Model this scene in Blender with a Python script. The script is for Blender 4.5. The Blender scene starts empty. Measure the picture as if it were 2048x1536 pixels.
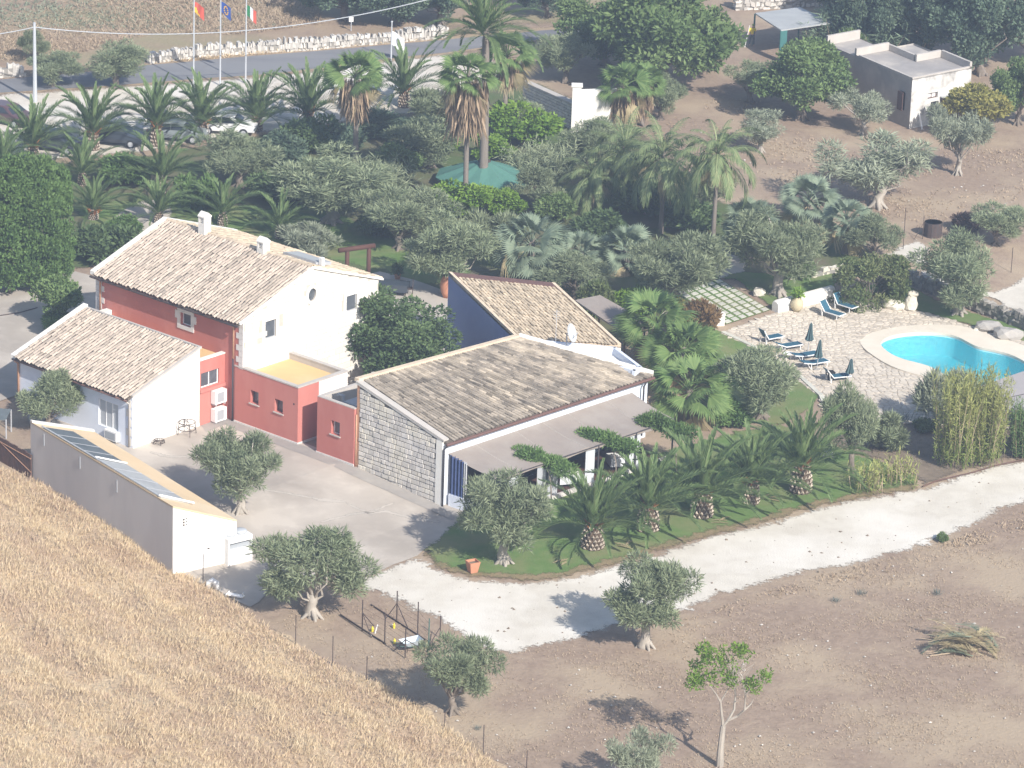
import bpy, bmesh, math, random
import numpy as np
from mathutils import Vector, Matrix
from mathutils.geometry import delaunay_2d_cdt

SC = bpy.context.scene
COL = SC.collection
rnd = random.Random(7)
NR = np.random.default_rng(11)
R = math.radians

# ------------------------------------------------------------------ camera
FPX, PITCH, ROLL, DIST = 8000.0, R(20), R(2.0), 240.0
FW = Vector((0, math.cos(PITCH), -math.sin(PITCH)))
UP0 = Vector((0, math.sin(PITCH), math.cos(PITCH)))
XI = Vector((1, 0, 0)) * math.cos(ROLL) + UP0 * math.sin(ROLL)
YI = Vector((1, 0, 0)) * math.sin(ROLL) - UP0 * math.cos(ROLL)
CAM = -FW * DIST
cd = bpy.data.cameras.new('camera')
cam = bpy.data.objects.new('camera', cd)
COL.objects.link(cam)
cd.sensor_width = 36
cd.lens = 36 * FPX / 2048
cd.clip_start, cd.clip_end = 1, 2000
mw = Matrix.Identity(4)
for i in range(3):
    mw[i][0], mw[i][1], mw[i][2], mw[i][3] = XI[i], -YI[i], -FW[i], CAM[i]
cam.matrix_world = mw
SC.camera = cam

# ------------------------------------------------------------------ sky, sun, exposure
SUN_AZ, SUN_EL = R(33), R(36)     # the sun stands behind the camera to the right
to_sun = Vector((math.sin(SUN_AZ) * math.cos(SUN_EL), -math.cos(SUN_AZ) * math.cos(SUN_EL), math.sin(SUN_EL)))
world = bpy.data.worlds.new('World')
SC.world = world
world.use_nodes = True
wn = world.node_tree
wn.nodes.clear()
sky = wn.nodes.new('ShaderNodeTexSky')
sky.sky_type = 'NISHITA'
sky.sun_disc = False
sky.sun_elevation = SUN_EL
sky.sun_rotation = math.atan2(to_sun.x, to_sun.y)
sky.air_density, sky.dust_density, sky.ozone_density = 1.0, 1.2, 1.0
bg = wn.nodes.new('ShaderNodeBackground')
bg.inputs[1].default_value = 0.12
wo = wn.nodes.new('ShaderNodeOutputWorld')
wn.links.new(sky.outputs[0], bg.inputs[0])
wn.links.new(bg.outputs[0], wo.inputs[0])
sd = bpy.data.lights.new('sun', 'SUN')
sd.energy, sd.angle, sd.color = 5.0, R(0.5), (1.0, 0.95, 0.88)
sun = bpy.data.objects.new('sun', sd)
COL.objects.link(sun)
sun.rotation_euler = to_sun.to_track_quat('Z', 'Y').to_euler()
sun.location = (30, -40, 60)
vs = SC.view_settings
vs.view_transform, vs.look, vs.exposure, vs.gamma = 'Standard', 'None', 0.58, 1.0
vs.use_curve_mapping = False
SC.cycles.max_bounces = 6
SC.cycles.diffuse_bounces = 3
SC.cycles.transparent_max_bounces = 12
HAZE = 0.00068

# ------------------------------------------------------------------ frames
YAW = R(41)
A2, B2 = (math.cos(YAW), -math.sin(YAW)), (math.sin(YAW), math.cos(YAW))

def UV(u, v, z=0.0):
    return Vector((u * A2[0] + v * B2[0], u * A2[1] + v * B2[1], z))

def uv_of(p):
    return p[0] * A2[0] + p[1] * A2[1], p[0] * B2[0] + p[1] * B2[1]

def terr(x, y):
    u = x * A2[0] + y * A2[1]
    return -0.6 * min(1.0, max(0.0, (u - 2) / 8))

def ray(px, py):
    return FW + XI * ((px - 1024) / FPX) + YI * ((py - 768) / FPX)

def PX(px, py, z=None, h=0.0):
    """world point on the plane z, or h above the ground, seen at a spot of the photograph"""
    d = ray(px, py)
    if z is not None:
        return CAM + d * ((z - CAM.z) / d.z)
    zz = h
    for _ in range(8):
        p = CAM + d * ((zz - CAM.z) / d.z)
        zz = terr(p.x, p.y) + h
    return p

def pm(p):
    return FPX / (p - CAM).dot(FW)

def height_of(p, py):
    """height above p that reaches image row py"""
    lo, hi = 0.0, 40.0
    for _ in range(40):
        m = (lo + hi) / 2
        d = Vector((p.x, p.y, p.z + m)) - CAM
        if 768 + FPX * d.dot(YI) / d.dot(FW) > py:
            lo = m
        else:
            hi = m
    return lo

# ------------------------------------------------------------------ materials
MATS = {}

def mixrgb(nt, fac, a, b, mode='MIX'):
    n = nt.nodes.new('ShaderNodeMix')
    n.data_type = 'RGBA'
    n.blend_type = mode
    for idx, v in ((0, fac), (6, a), (7, b)):
        if isinstance(v, bpy.types.NodeSocket):
            nt.links.new(v, n.inputs[idx])
        elif idx == 0:
            n.inputs[0].default_value = v
        else:
            n.inputs[idx].default_value = (v[0], v[1], v[2], 1)
    return n.outputs[2]

def mat(name, c1, c2=None, scale=3.0, rough=0.9, bump=0.0, bscale=30.0, tint=0.0, c3=None, scale2=0.3,
        rndv=0.0, stretch=(1, 1, 1), metal=0.0, spec=0.25, lo=0.35, hi=0.65, leaf=0.0, lo2=0.45, hi2=0.62, tcol=None, soft=False):
    m = bpy.data.materials.new(name)
    m.use_nodes = True
    nt = m.node_tree
    N, Lk = nt.nodes, nt.links
    N.clear()
    out = N.new('ShaderNodeOutputMaterial')
    b = N.new('ShaderNodeBsdfPrincipled')
    b.inputs['Roughness'].default_value = rough
    b.inputs['Metallic'].default_value = metal
    b.inputs['Specular IOR Level'].default_value = spec
    tc = N.new('ShaderNodeTexCoord')
    mp = N.new('ShaderNodeMapping')
    mp.inputs['Scale'].default_value = stretch
    Lk.new(tc.outputs['Object'], mp.inputs[0])

    def noise(s, d=6.0, ro=0.6):
        n = N.new('ShaderNodeTexNoise')
        n.inputs['Scale'].default_value = s
        n.inputs['Detail'].default_value = d
        n.inputs['Roughness'].default_value = ro
        Lk.new(mp.outputs[0], n.inputs[0])
        return n.outputs[0]

    def ramp(x, a0, a1):
        r = N.new('ShaderNodeMapRange')
        r.inputs[1].default_value, r.inputs[2].default_value = a0, a1
        Lk.new(x, r.inputs[0])
        return r.outputs[0]
    col = None
    if c2 is not None:
        col = mixrgb(nt, ramp(noise(scale), lo, hi), c1, c2)
    if c3 is not None:
        col = mixrgb(nt, ramp(noise(scale2, 5.0), lo2, hi2), col if col is not None else c1, c3)
    if tint or tcol is not None:
        at = N.new('ShaderNodeAttribute')
        at.attribute_name = 'tint'
        if tcol is not None:
            col = mixrgb(nt, at.outputs['Fac'], col if col is not None else c1, tcol)
        if tint:
            h = N.new('ShaderNodeHueSaturation')
            r = N.new('ShaderNodeMapRange')
            r.inputs[3].default_value, r.inputs[4].default_value = 1 - tint, 1 + tint
            Lk.new(at.outputs['Fac'], r.inputs[0])
            Lk.new(r.outputs[0], h.inputs['Value'])
            if col is None:
                h.inputs['Color'].default_value = (*c1, 1)
            else:
                Lk.new(col, h.inputs['Color'])
            col = h.outputs[0]
    if rndv:
        oi = N.new('ShaderNodeObjectInfo')
        h = N.new('ShaderNodeHueSaturation')
        r = N.new('ShaderNodeMapRange')
        r.inputs[3].default_value, r.inputs[4].default_value = 1 - rndv, 1 + rndv
        Lk.new(oi.outputs['Random'], r.inputs[0])
        Lk.new(r.outputs[0], h.inputs['Value'])
        if col is None:
            h.inputs['Color'].default_value = (*c1, 1)
        else:
            Lk.new(col, h.inputs['Color'])
        col = h.outputs[0]
    if col is None:
        b.inputs['Base Color'].default_value = (*c1, 1)
    else:
        Lk.new(col, b.inputs['Base Color'])
    if bump:
        bp = N.new('ShaderNodeBump')
        bp.inputs['Strength'].default_value = 1.0
        bp.inputs['Distance'].default_value = bump
        Lk.new(noise(bscale, 5.0), bp.inputs['Height'])
        Lk.new(bp.outputs[0], b.inputs['Normal'])
    if soft:
        at = N.new('ShaderNodeAttribute')
        at.attribute_name = 'edge'
        ad = N.new('ShaderNodeMath')
        ad.operation = 'ADD'
        Lk.new(at.outputs['Fac'], ad.inputs[0])
        Lk.new(ramp(noise(4.5, 8.0, .75), .30, .70), ad.inputs[1])
        tp = N.new('ShaderNodeBsdfTransparent')
        mx = N.new('ShaderNodeMixShader')
        Lk.new(ramp(ad.outputs[0], .68, .98), mx.inputs[0])
        Lk.new(tp.outputs[0], mx.inputs[1])
        Lk.new(b.outputs[0], mx.inputs[2])
        Lk.new(mx.outputs[0], out.inputs[0])
    elif leaf:
        t = N.new('ShaderNodeBsdfTranslucent')
        if col is None:
            t.inputs[0].default_value = (*c1, 1)
        else:
            Lk.new(col, t.inputs[0])
        mx = N.new('ShaderNodeMixShader')
        mx.inputs[0].default_value = leaf
        Lk.new(b.outputs[0], mx.inputs[1])
        Lk.new(t.outputs[0], mx.inputs[2])
        Lk.new(mx.outputs[0], out.inputs[0])
    else:
        Lk.new(b.outputs[0], out.inputs[0])
    MATS[name] = m
    return m

# grounds
mat('dirt', (.335, .25, .185), (.262, .193, .142), scale=2.6, c3=(.39, .305, .215), scale2=.14, bump=.05, bscale=6, rough=1)
mat('far_dry', (.37, .28, .19), (.30, .22, .16), scale=.35, c3=(.29, .25, .15), scale2=.09, bump=.12, bscale=3, rough=1)
mat('far_dry_soft', (.37, .28, .19), (.30, .22, .16), scale=.35, c3=(.29, .25, .15), scale2=.09, bump=.12, bscale=3, rough=1, soft=True)
mat('hill_soil', (.50, .37, .245), (.38, .27, .18), scale=1.2, c3=(.56, .44, .29), scale2=.25, bump=.15, bscale=5, rough=1)
mat('asphalt', (.19, .19, .20), (.155, .155, .165), scale=1.0, c3=(.22, .22, .225), scale2=.1, bump=.004, bscale=60, rough=.9, stretch=(.3, 1, 1))
mat('gravel_pale', (.62, .57, .49), (.52, .46, .38), scale=1.4, c3=(.66, .62, .56), scale2=.12, bump=.02, bscale=14, rough=1)
mat('gravel_pale_soft', (.62, .57, .49), (.52, .46, .38), scale=1.4, c3=(.66, .62, .56), scale2=.12, bump=.02, bscale=14, rough=1, soft=True)
mat('track', (.63, .585, .505), (.55, .505, .43), scale=.9, c3=(.69, .65, .58), scale2=.16, bump=.03, bscale=9, rough=1)
mat('track_soft', (.63, .585, .505), (.55, .505, .43), scale=.9, c3=(.69, .65, .58), scale2=.16, bump=.03, bscale=9, rough=1, soft=True)
mat('rut_soft', (.555, .51, .43), (.60, .555, .475), scale=1.5, bump=.02, bscale=9, rough=1, soft=True)
mat('concrete', (.43, .38, .325), (.32, .28, .24), scale=.5, c3=(.52, .465, .40), scale2=.25, bump=.004, bscale=20, rough=.9)
mat('concrete_dark', (.34, .31, .28), (.28, .26, .24), scale=.8, c3=(.38, .35, .31), scale2=.3, bump=.004, bscale=20, rough=.9)
mat('path', (.50, .45, .39), (.43, .39, .34), scale=.7, bump=.004, bscale=15)
mat('path_soft', (.50, .45, .39), (.43, .39, .34), scale=.7, bump=.004, bscale=15, soft=True)
mat('lawn', (.115, .20, .055), (.15, .225, .072), scale=1.6, c3=(.21, .225, .10), scale2=.35, bump=.05, bscale=22, rough=1, lo2=.44, hi2=.66)
mat('lawn_soft', (.115, .20, .055), (.15, .225, .072), scale=1.6, c3=(.21, .225, .10), scale2=.35, bump=.05, bscale=22, rough=1, lo2=.44, hi2=.66, soft=True)
mat('garden_soil', (.115, .13, .06), (.16, .135, .09), scale=.5, c3=(.09, .13, .045), scale2=.15, bump=.06, bscale=6, rough=1)
mat('garden_soil_soft', (.115, .13, .06), (.16, .135, .09), scale=.5, c3=(.09, .13, .045), scale2=.15, bump=.06, bscale=6, rough=1, soft=True)
mat('mulch', (.24, .19, .14), (.17, .135, .10), scale=1.5, bump=.06, bscale=8, rough=1)
mat('mulch_soft', (.24, .19, .14), (.17, .135, .10), scale=1.5, bump=.06, bscale=8, rough=1, soft=True)
mat('verge', (.42, .32, .20), (.30, .22, .15), scale=1.2, bump=.1, bscale=6, rough=1)
mat('verge_soft', (.42, .32, .20), (.30, .22, .15), scale=1.2, bump=.1, bscale=6, rough=1, soft=True)
mat('lawn_edge', (.30, .22, .13), (.20, .18, .09), scale=1.5, bump=.08, bscale=10, rough=1)
mat('lawn_edge_soft', (.30, .22, .13), (.20, .18, .09), scale=1.5, bump=.08, bscale=10, rough=1, soft=True)
mat('mortar', (.39, .335, .27), (.44, .385, .31), scale=2.0, bump=.01, bscale=10, rough=1)
mat('paver', (.56, .50, .42), (.48, .42, .345), scale=1.3, c3=(.57, .51, .425), scale2=.12, tint=.11, bump=.01, bscale=9)
mat('slab', (.60, .58, .50), (.52, .51, .44), scale=2.0, tint=.1, bump=.004, bscale=20)
mat('coping', (.72, .65, .54), (.66, .59, .48), scale=1.0, bump=.003, bscale=25, rough=.8)
# walls
mat('red_wall', (.48, .17, .14), (.455, .158, .13), scale=1.1, c3=(.505, .195, .162), scale2=.6, bump=.003, bscale=40, stretch=(1.0, 1.0, .35))
mat('white_wall', (.78, .76, .715), (.745, .72, .67), scale=.9, c3=(.74, .705, .635), scale2=.5, bump=.002, bscale=40, stretch=(1.0, 1.0, .35))
mat('bluish_wall', (.70, .74, .82), (.66, .70, .78), scale=.8, bump=.002, bscale=40)
mat('blue_wall', (.25, .30, .50), (.22, .265, .455), scale=.6, c3=(.28, .33, .51), scale2=.3, bump=.002, bscale=30)
mat('grey_shade_render', (.56, .52, .495), (.50, .465, .445), scale=.6, c3=(.60, .56, .53), scale2=.3, bump=.004, bscale=25, stretch=(1.0, 1.0, .40))
mat('white_stone', (.73, .70, .645), (.655, .62, .56), scale=1.2, tint=.07, c3=(.66, .62, .55), scale2=.5, bump=.006, bscale=18)
mat('grey_stone', (.64, .605, .565), (.54, .51, .475), scale=2.5, tint=.14, bump=.02, bscale=10, c3=(.64, .60, .52), scale2=.8)
mat('joint', (.10, .095, .09), (.14, .13, .12), scale=3.0)
mat('joint_white', (.44, .405, .355), (.50, .46, .40), scale=3.0)
mat('quoin', (.66, .63, .60), (.60, .57, .54), scale=2.0, bump=.006, bscale=16)
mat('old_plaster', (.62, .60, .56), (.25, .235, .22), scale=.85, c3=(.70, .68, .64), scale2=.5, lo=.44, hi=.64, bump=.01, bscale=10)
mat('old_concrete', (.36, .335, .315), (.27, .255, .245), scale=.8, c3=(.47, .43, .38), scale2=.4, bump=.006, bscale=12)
mat('membrane', (.66, .46, .22), (.62, .43, .215), scale=.7, c3=(.68, .50, .27), scale2=.4)
mat('membrane_pale', (.70, .53, .33), (.66, .50, .31), scale=.5, c3=(.72, .57, .38), scale2=.3)
mat('parapet', (.50, .46, .42), (.44, .41, .37), scale=1.5)
mat('tile_pale', (.51, .435, .355), (.40, .335, .275), scale=2.5, tint=.30, bump=.01, bscale=14, tcol=(.45, .37, .30), c3=(.42, .36, .30), scale2=.6)
mat('tile_dark', (.29, .245, .195), (.165, .145, .12), scale=1.8, tint=.5, c3=(.36, .305, .235), scale2=.5, bump=.01, bscale=14)
mat('tile_gold', (.60, .49, .35), (.49, .40, .285), scale=2.0, tint=.34, bump=.01, bscale=14)
mat('tile_bed', (.15, .12, .095), (.10, .085, .07), scale=3.0, rough=1)
mat('ridge_cap', (.68, .56, .41), (.58, .47, .35), scale=2.0, tint=.12)
mat('brown_metal', (.16, .09, .075), (.13, .075, .065), scale=3.0, rough=.6)
mat('dark_pipe', (.055, .05, .055), rough=.6)
mat('copper_pipe', (.52, .30, .19), (.44, .25, .16), scale=4.0, rough=.7)
mat('white_paint', (.80, .79, .77), rough=.6)
mat('grey_paint', (.42, .43, .45), rough=.6)
mat('dark_glass', (.035, .045, .055), rough=.08, spec=.6)
mat('pane_grey', (.075, .085, .095), (.115, .125, .14), scale=2.0, rough=.12, spec=.6)
mat('shutter_grey', (.46, .48, .50), (.43, .45, .47), scale=2.0, rough=.6)
mat('grille', (.34, .36, .38), rough=.6)
mat('black', (.02, .02, .022), rough=.7)
mat('rust', (.15, .085, .065), (.10, .065, .055), scale=2.0, rough=.9)
mat('iron', (.055, .05, .05), (.09, .06, .05), scale=5.0, rough=.8)
mat('wood_dark', (.11, .05, .035), (.08, .04, .03), scale=6.0, rough=.8, stretch=(1, 8, 8))
mat('canopy_cloth', (.31, .265, .23), (.285, .245, .215), scale=1.2, c3=(.33, .29, .255), scale2=.5, bump=.012, bscale=3)
mat('canopy_grey', (.38, .35, .34), (.35, .33, .32), scale=1.0)
mat('curtain_blue', (.05, .075, .17), (.065, .09, .20), scale=2.5, rough=.5)
mat('curtain_white', (.66, .68, .70), rough=.8)
mat('cloth_teal', (.035, .115, .165), (.03, .10, .15), scale=9.0, rough=.8)
mat('umbrella_green', (.085, .205, .165), (.078, .19, .152), scale=1.5, rough=.8)
mat('parasol_cloth', (.075, .125, .135), (.06, .105, .115), scale=8.0, rough=.9)
mat('terracotta', (.55, .25, .15), (.48, .22, .13), scale=6.0)
mat('sand_pot', (.52, .45, .30), (.46, .40, .27), scale=6.0)
mat('rock', (.62, .58, .48), (.50, .46, .38), scale=2.2, bump=.05, bscale=4, c3=(.66, .62, .54), scale2=1.2)
mat('grey_rock', (.40, .375, .34), (.32, .30, .275), scale=2.0, bump=.05, bscale=4)
mat('dry_wall', (.58, .55, .50), (.44, .41, .37), scale=2.5, tint=.2, bump=.02, bscale=8)
mat('dry_wall_dark', (.30, .28, .25), (.24, .225, .20), scale=2.5, tint=.25, bump=.02, bscale=8)
mat('pool_liner', (.56, .90, .94), (.53, .88, .93), scale=2.0, rough=.6)
mat('bark', (.25, .21, .175), (.15, .125, .10), scale=3.0, bump=.04, bscale=9, stretch=(1, 1, .3))
mat('bark_pale', (.40, .36, .31), (.30, .27, .23), scale=3.0, bump=.02, bscale=9, stretch=(1, 1, .3))
mat('palm_bark', (.24, .205, .175), (.19, .165, .14), scale=4.0, bump=.03, bscale=8, stretch=(1, 1, 3))
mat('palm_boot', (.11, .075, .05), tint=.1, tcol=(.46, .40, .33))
mat('boot_orange', (.38, .16, .055), (.24, .10, .04), scale=5.0, tint=.2)
mat('skirt', (.36, .27, .18), (.25, .18, .12), scale=6.0, tint=.3, leaf=.1)
mat('car_dark', (.045, .055, .07), rough=.25, spec=.6)
mat('car_grey', (.22, .25, .26), rough=.25, spec=.6)
mat('car_white', (.75, .75, .76), rough=.25, spec=.6)
mat('car_maroon', (.10, .055, .06), rough=.3, spec=.6)
mat('tyre', (.025, .025, .027), rough=.9)
mat('green_mesh', (.05, .16, .15), rough=.8)
mat('green_post', (.07, .13, .11), rough=.7)
mat('yellow', (.72, .60, .05), rough=.6)
mat('skin', (.45, .28, .20), rough=.6)
mat('trousers', (.10, .12, .14), rough=.9)
mat('galvanised', (.46, .52, .56), (.40, .45, .50), scale=4.0, rough=.5, metal=.2)
mat('panel_dark', (.10, .12, .13), (.15, .17, .18), scale=.8, rough=.8, spec=.08, c3=(.13, .15, .16), scale2=.6)
mat('panel_pale', (.42, .43, .42), (.34, .35, .35), scale=.6, rough=.6, spec=.5)
mat('flag_red', (.50, .10, .07), rough=.8)
mat('flag_orange', (.75, .42, .05), rough=.8)
mat('flag_blue', (.03, .07, .26), rough=.8)
mat('flag_green', (.02, .16, .06), rough=.8)
mat('flag_white', (.72, .72, .74), rough=.8)
mat('flag_mark', (.16, .17, .22), rough=.8)
# leaves: (colour, second colour by face tint)
def leafmat(name, c, t, rv=.12, tr=.22):
    return mat(name, c, tcol=t, rndv=rv, rough=.62, spec=.2, leaf=tr)
leafmat('leaf_olive', (.15, .19, .105), (.325, .365, .225))
leafmat('leaf_olive_grey', (.20, .23, .155), (.37, .40, .29))
leafmat('leaf_dark', (.050, .090, .036), (.145, .205, .085))
leafmat('leaf_mid', (.085, .145, .048), (.21, .285, .11))
leafmat('leaf_blue', (.070, .115, .074), (.175, .235, .15))
leafmat('leaf_citrus', (.085, .180, .024), (.24, .36, .060))
leafmat('leaf_hedge', (.070, .135, .040), (.175, .27, .085))
leafmat('leaf_yellow', (.23, .23, .055), (.40, .36, .11))
leafmat('leaf_bamboo', (.14, .21, .05), (.36, .37, .13))
leafmat('leaf_rust', (.15, .095, .045), (.25, .16, .07))
leafmat('leaf_brownhedge', (.085, .135, .044), (.20, .215, .10))
leafmat('leaf_palm', (.080, .140, .048), (.235, .31, .13), .1, .25)
leafmat('leaf_queen', (.115, .175, .075), (.30, .35, .17), .1, .25)
leafmat('leaf_fan', (.075, .145, .042), (.235, .325, .115), .1, .28)
leafmat('leaf_bluefan', (.14, .19, .13), (.30, .36, .25), .1, .2)
leafmat('leaf_dryfan', (.34, .285, .15), (.54, .45, .285), .15, .25)
leafmat('leaf_purple', (.11, .075, .075), (.19, .14, .12))
leafmat('leaf_agave', (.09, .12, .11), (.18, .22, .20))
mat('dry_blade', (.60, .465, .29), tcol=(.78, .655, .455), rough=.8, leaf=.25)
mat('dry_blade_red', (.49, .36, .26), tcol=(.65, .515, .385), rough=.8, leaf=.25)
mat('weed', (.36, .275, .195), tcol=(.47, .375, .265), rough=.9, leaf=.15)

# ------------------------------------------------------------------ objects
WM = {}

def tag(o, label=None, cat=None, group=None, kind=None):
    if label:
        o['label'] = label
    if cat:
        o['category'] = cat
    if group:
        o['group'] = group
    if kind:
        o['kind'] = kind
    return o

def put(o, parent=None, m=None):
    COL.objects.link(o)
    if m is not None:
        o.matrix_basis = m
    if parent is not None:
        o.parent = parent
    WM[o.name] = (WM[parent.name] if parent is not None else Matrix.Identity(4)) @ (m if m is not None else Matrix.Identity(4))
    return o

def thing(name, label, cat, loc, rz=0.0, group=None):
    o = bpy.data.objects.new(name, None)
    o.empty_display_size = .3
    put(o, None, Matrix.Translation(loc) @ Matrix.Rotation(rz, 4, 'Z'))
    return tag(o, label, cat, group)

def inst(name, mesh, parent=None, m=None, material=None):
    o = bpy.data.objects.new(name, mesh)
    put(o, parent, m)
    if material is not None:
        o.material_slots[0].link = 'OBJECT'
        o.material_slots[0].material = MATS[material]
    return o

class MB:
    def __init__(s):
        s.v, s.f, s.m, s.t = [], [], [], []

    def face(s, pts, m=0, t=.5):
        k = len(s.v)
        s.v.extend([tuple(p) for p in pts])
        s.f.append(tuple(range(k, k + len(pts))))
        s.m.append(m)
        s.t.append(t)

    def obox(s, o, a, b, c, m=0, t=.5):
        o, a, b, c = Vector(o), Vector(a), Vector(b), Vector(c)
        if a.cross(b).dot(c) < 0:
            a, b = b, a
        k = len(s.v)
        s.v.extend([tuple(p) for p in (o, o + a, o + a + b, o + b, o + c, o + a + c, o + a + b + c, o + b + c)])
        for f in ((0, 3, 2, 1), (4, 5, 6, 7), (0, 1, 5, 4), (1, 2, 6, 5), (2, 3, 7, 6), (3, 0, 4, 7)):
            s.f.append(tuple(k + i for i in f))
            s.m.append(m)
            s.t.append(t)

    def box(s, x0, y0, z0, x1, y1, z1, m=0, t=.5):
        s.obox((x0, y0, z0), (x1 - x0, 0, 0), (0, y1 - y0, 0), (0, 0, z1 - z0), m, t)

    def uvbox(s, u0, v0, z0, u1, v1, z1, m=0, t=.5):
        s.obox(UV(u0, v0, z0), UV(u1 - u0, 0), UV(0, v1 - v0), (0, 0, z1 - z0), m, t)

    def prism(s, poly, z0, z1, m=0, t=.5):
        """poly: list of xy (counter-clockwise)"""
        n = len(poly)
        k = len(s.v)
        zt = z1 if isinstance(z1, (list, tuple)) else [z1] * n
        zb = z0 if isinstance(z0, (list, tuple)) else [z0] * n
        s.v.extend([(p[0], p[1], zb[i]) for i, p in enumerate(poly)])
        s.v.extend([(p[0], p[1], zt[i]) for i, p in enumerate(poly)])
        s.f.append(tuple(range(k + n - 1, k - 1, -1)))
        s.f.append(tuple(range(k + n, k + 2 * n)))
        for i in range(n):
            j = (i + 1) % n
            s.f.append((k + i, k + j, k + n + j, k + n + i))
        s.m.extend([m] * (n + 2))
        s.t.extend([t] * (n + 2))

    def tube(s, path, radii, n=6, m=0, t=.5, cap=True):
        path = [Vector(p) for p in path]
        if not isinstance(radii, (list, tuple)):
            radii = [radii] * len(path)
        k = len(s.v)
        prev = None
        for i, p in enumerate(path):
            d = (path[min(i + 1, len(path) - 1)] - path[max(i - 1, 0)])
            if d.length < 1e-9:
                d = Vector((0, 0, 1))
            d.normalize()
            ref = prev if prev is not None else (Vector((1, 0, 0)) if abs(d.x) < .9 else Vector((0, 1, 0)))
            x = (ref - d * ref.dot(d)).normalized()
            prev = x
            y = d.cross(x)
            for j in range(n):
                a = 2 * math.pi * j / n
                s.v.append(tuple(p + (x * math.cos(a) + y * math.sin(a)) * radii[i]))
        for i in range(len(path) - 1):
            for j in range(n):
                j2 = (j + 1) % n
                s.f.append((k + i * n + j, k + i * n + j2, k + (i + 1) * n + j2, k + (i + 1) * n + j))
                s.m.append(m)
                s.t.append(t)
        if cap:
            for base, rev in ((k, True), (k + (len(path) - 1) * n, False)):
                r = tuple(range(base, base + n))
                s.f.append(r[::-1] if rev else r)
                s.m.append(m)
                s.t.append(t)

    def lathe(s, c, prof, n=16, m=0, t=.5):
        """prof: list of (radius, z)"""
        s.tube([(c[0], c[1], c[2] + z) for r, z in prof], [max(r, 1e-3) for r, z in prof], n, m, t)

    def mesh(s, name, mats):
        me = bpy.data.meshes.new(name)
        me.from_pydata(s.v, [], s.f)
        for m in mats:
            me.materials.append(MATS[m])
        if len(mats) > 1:
            me.polygons.foreach_set('material_index', s.m)
        a = me.attributes.new('tint', 'FLOAT', 'FACE')
        a.data.foreach_set('value', s.t)
        me.update()
        return me

    def build(s, name, mats, parent=None, smooth=False, local=False, m=None):
        """vertices are in world space (unless local) and are taken into the parent's frame"""
        if isinstance(mats, str):
            mats = [mats]
        if parent is not None and not local:
            inv = WM[parent.name].inverted()
            s.v = [tuple(inv @ Vector(p)) for p in s.v]
        me = s.mesh(name, mats)
        if smooth:
            me.polygons.foreach_set('use_smooth', [True] * len(me.polygons))
        return inst(name, me, parent, m)

def quads(name, V, T, mats, smooth=False, mi=None):
    """V: (n,4,3) array of quads"""
    n = len(V)
    me = bpy.data.meshes.new(name)
    me.vertices.add(n * 4)
    me.vertices.foreach_set('co', np.ascontiguousarray(V, dtype=np.float32).ravel())
    me.loops.add(n * 4)
    me.loops.foreach_set('vertex_index', np.arange(n * 4, dtype=np.int32))
    me.polygons.add(n)
    me.polygons.foreach_set('loop_start', np.arange(0, n * 4, 4, dtype=np.int32))
    for m in mats:
        me.materials.append(MATS[m])
    if mi is not None:
        me.polygons.foreach_set('material_index', np.asarray(mi, dtype=np.int32))
    a = me.attributes.new('tint', 'FLOAT', 'FACE')
    a.data.foreach_set('value', np.asarray(T, dtype=np.float32))
    me.update(calc_edges=True)
    return me

# ------------------------------------------------------------------ sheets of ground
def inpoly(pts, poly):
    x, y = pts[:, 0], pts[:, 1]
    c = np.zeros(len(pts), bool)
    n = len(poly)
    for i in range(n):
        x0, y0 = poly[i]
        x1, y1 = poly[(i + 1) % n]
        if y0 == y1:
            continue
        k = ((y0 > y) != (y1 > y)) & (x < (x1 - x0) * (y - y0) / (y1 - y0) + x0)
        c ^= k
    return c

def densify(poly, step, jit, rg):
    out = []
    n = len(poly)
    for i in range(n):
        a, b = Vector(poly[i]), Vector(poly[(i + 1) % n])
        L = (b - a).length
        k = max(1, int(L / step))
        nr = Vector((-(b - a).y, (b - a).x)).normalized() if L > 0 else Vector((0, 0))
        for j in range(k):
            p = a.lerp(b, j / k)
            o = rg.gauss(0, jit) if jit else 0
            out.append((p.x + nr.x * o, p.y + nr.y * o))
    return out

def smooth_poly(pts, k=2):
    for _ in range(k):
        q = []
        for i in range(len(pts)):
            a, b = pts[i], pts[(i + 1) % len(pts)]
            q += [(a[0] * .75 + b[0] * .25, a[1] * .75 + b[1] * .25), (a[0] * .25 + b[0] * .75, a[1] * .25 + b[1] * .75)]
        pts = q
    return pts

def offset_poly(poly, d):
    n = len(poly)
    out = []
    for i in range(n):
        a, b = Vector(poly[i - 1]), Vector(poly[(i + 1) % n])
        t = (b - a).normalized()
        out.append((poly[i][0] + t.y * d, poly[i][1] - t.x * d))
    return out

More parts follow.
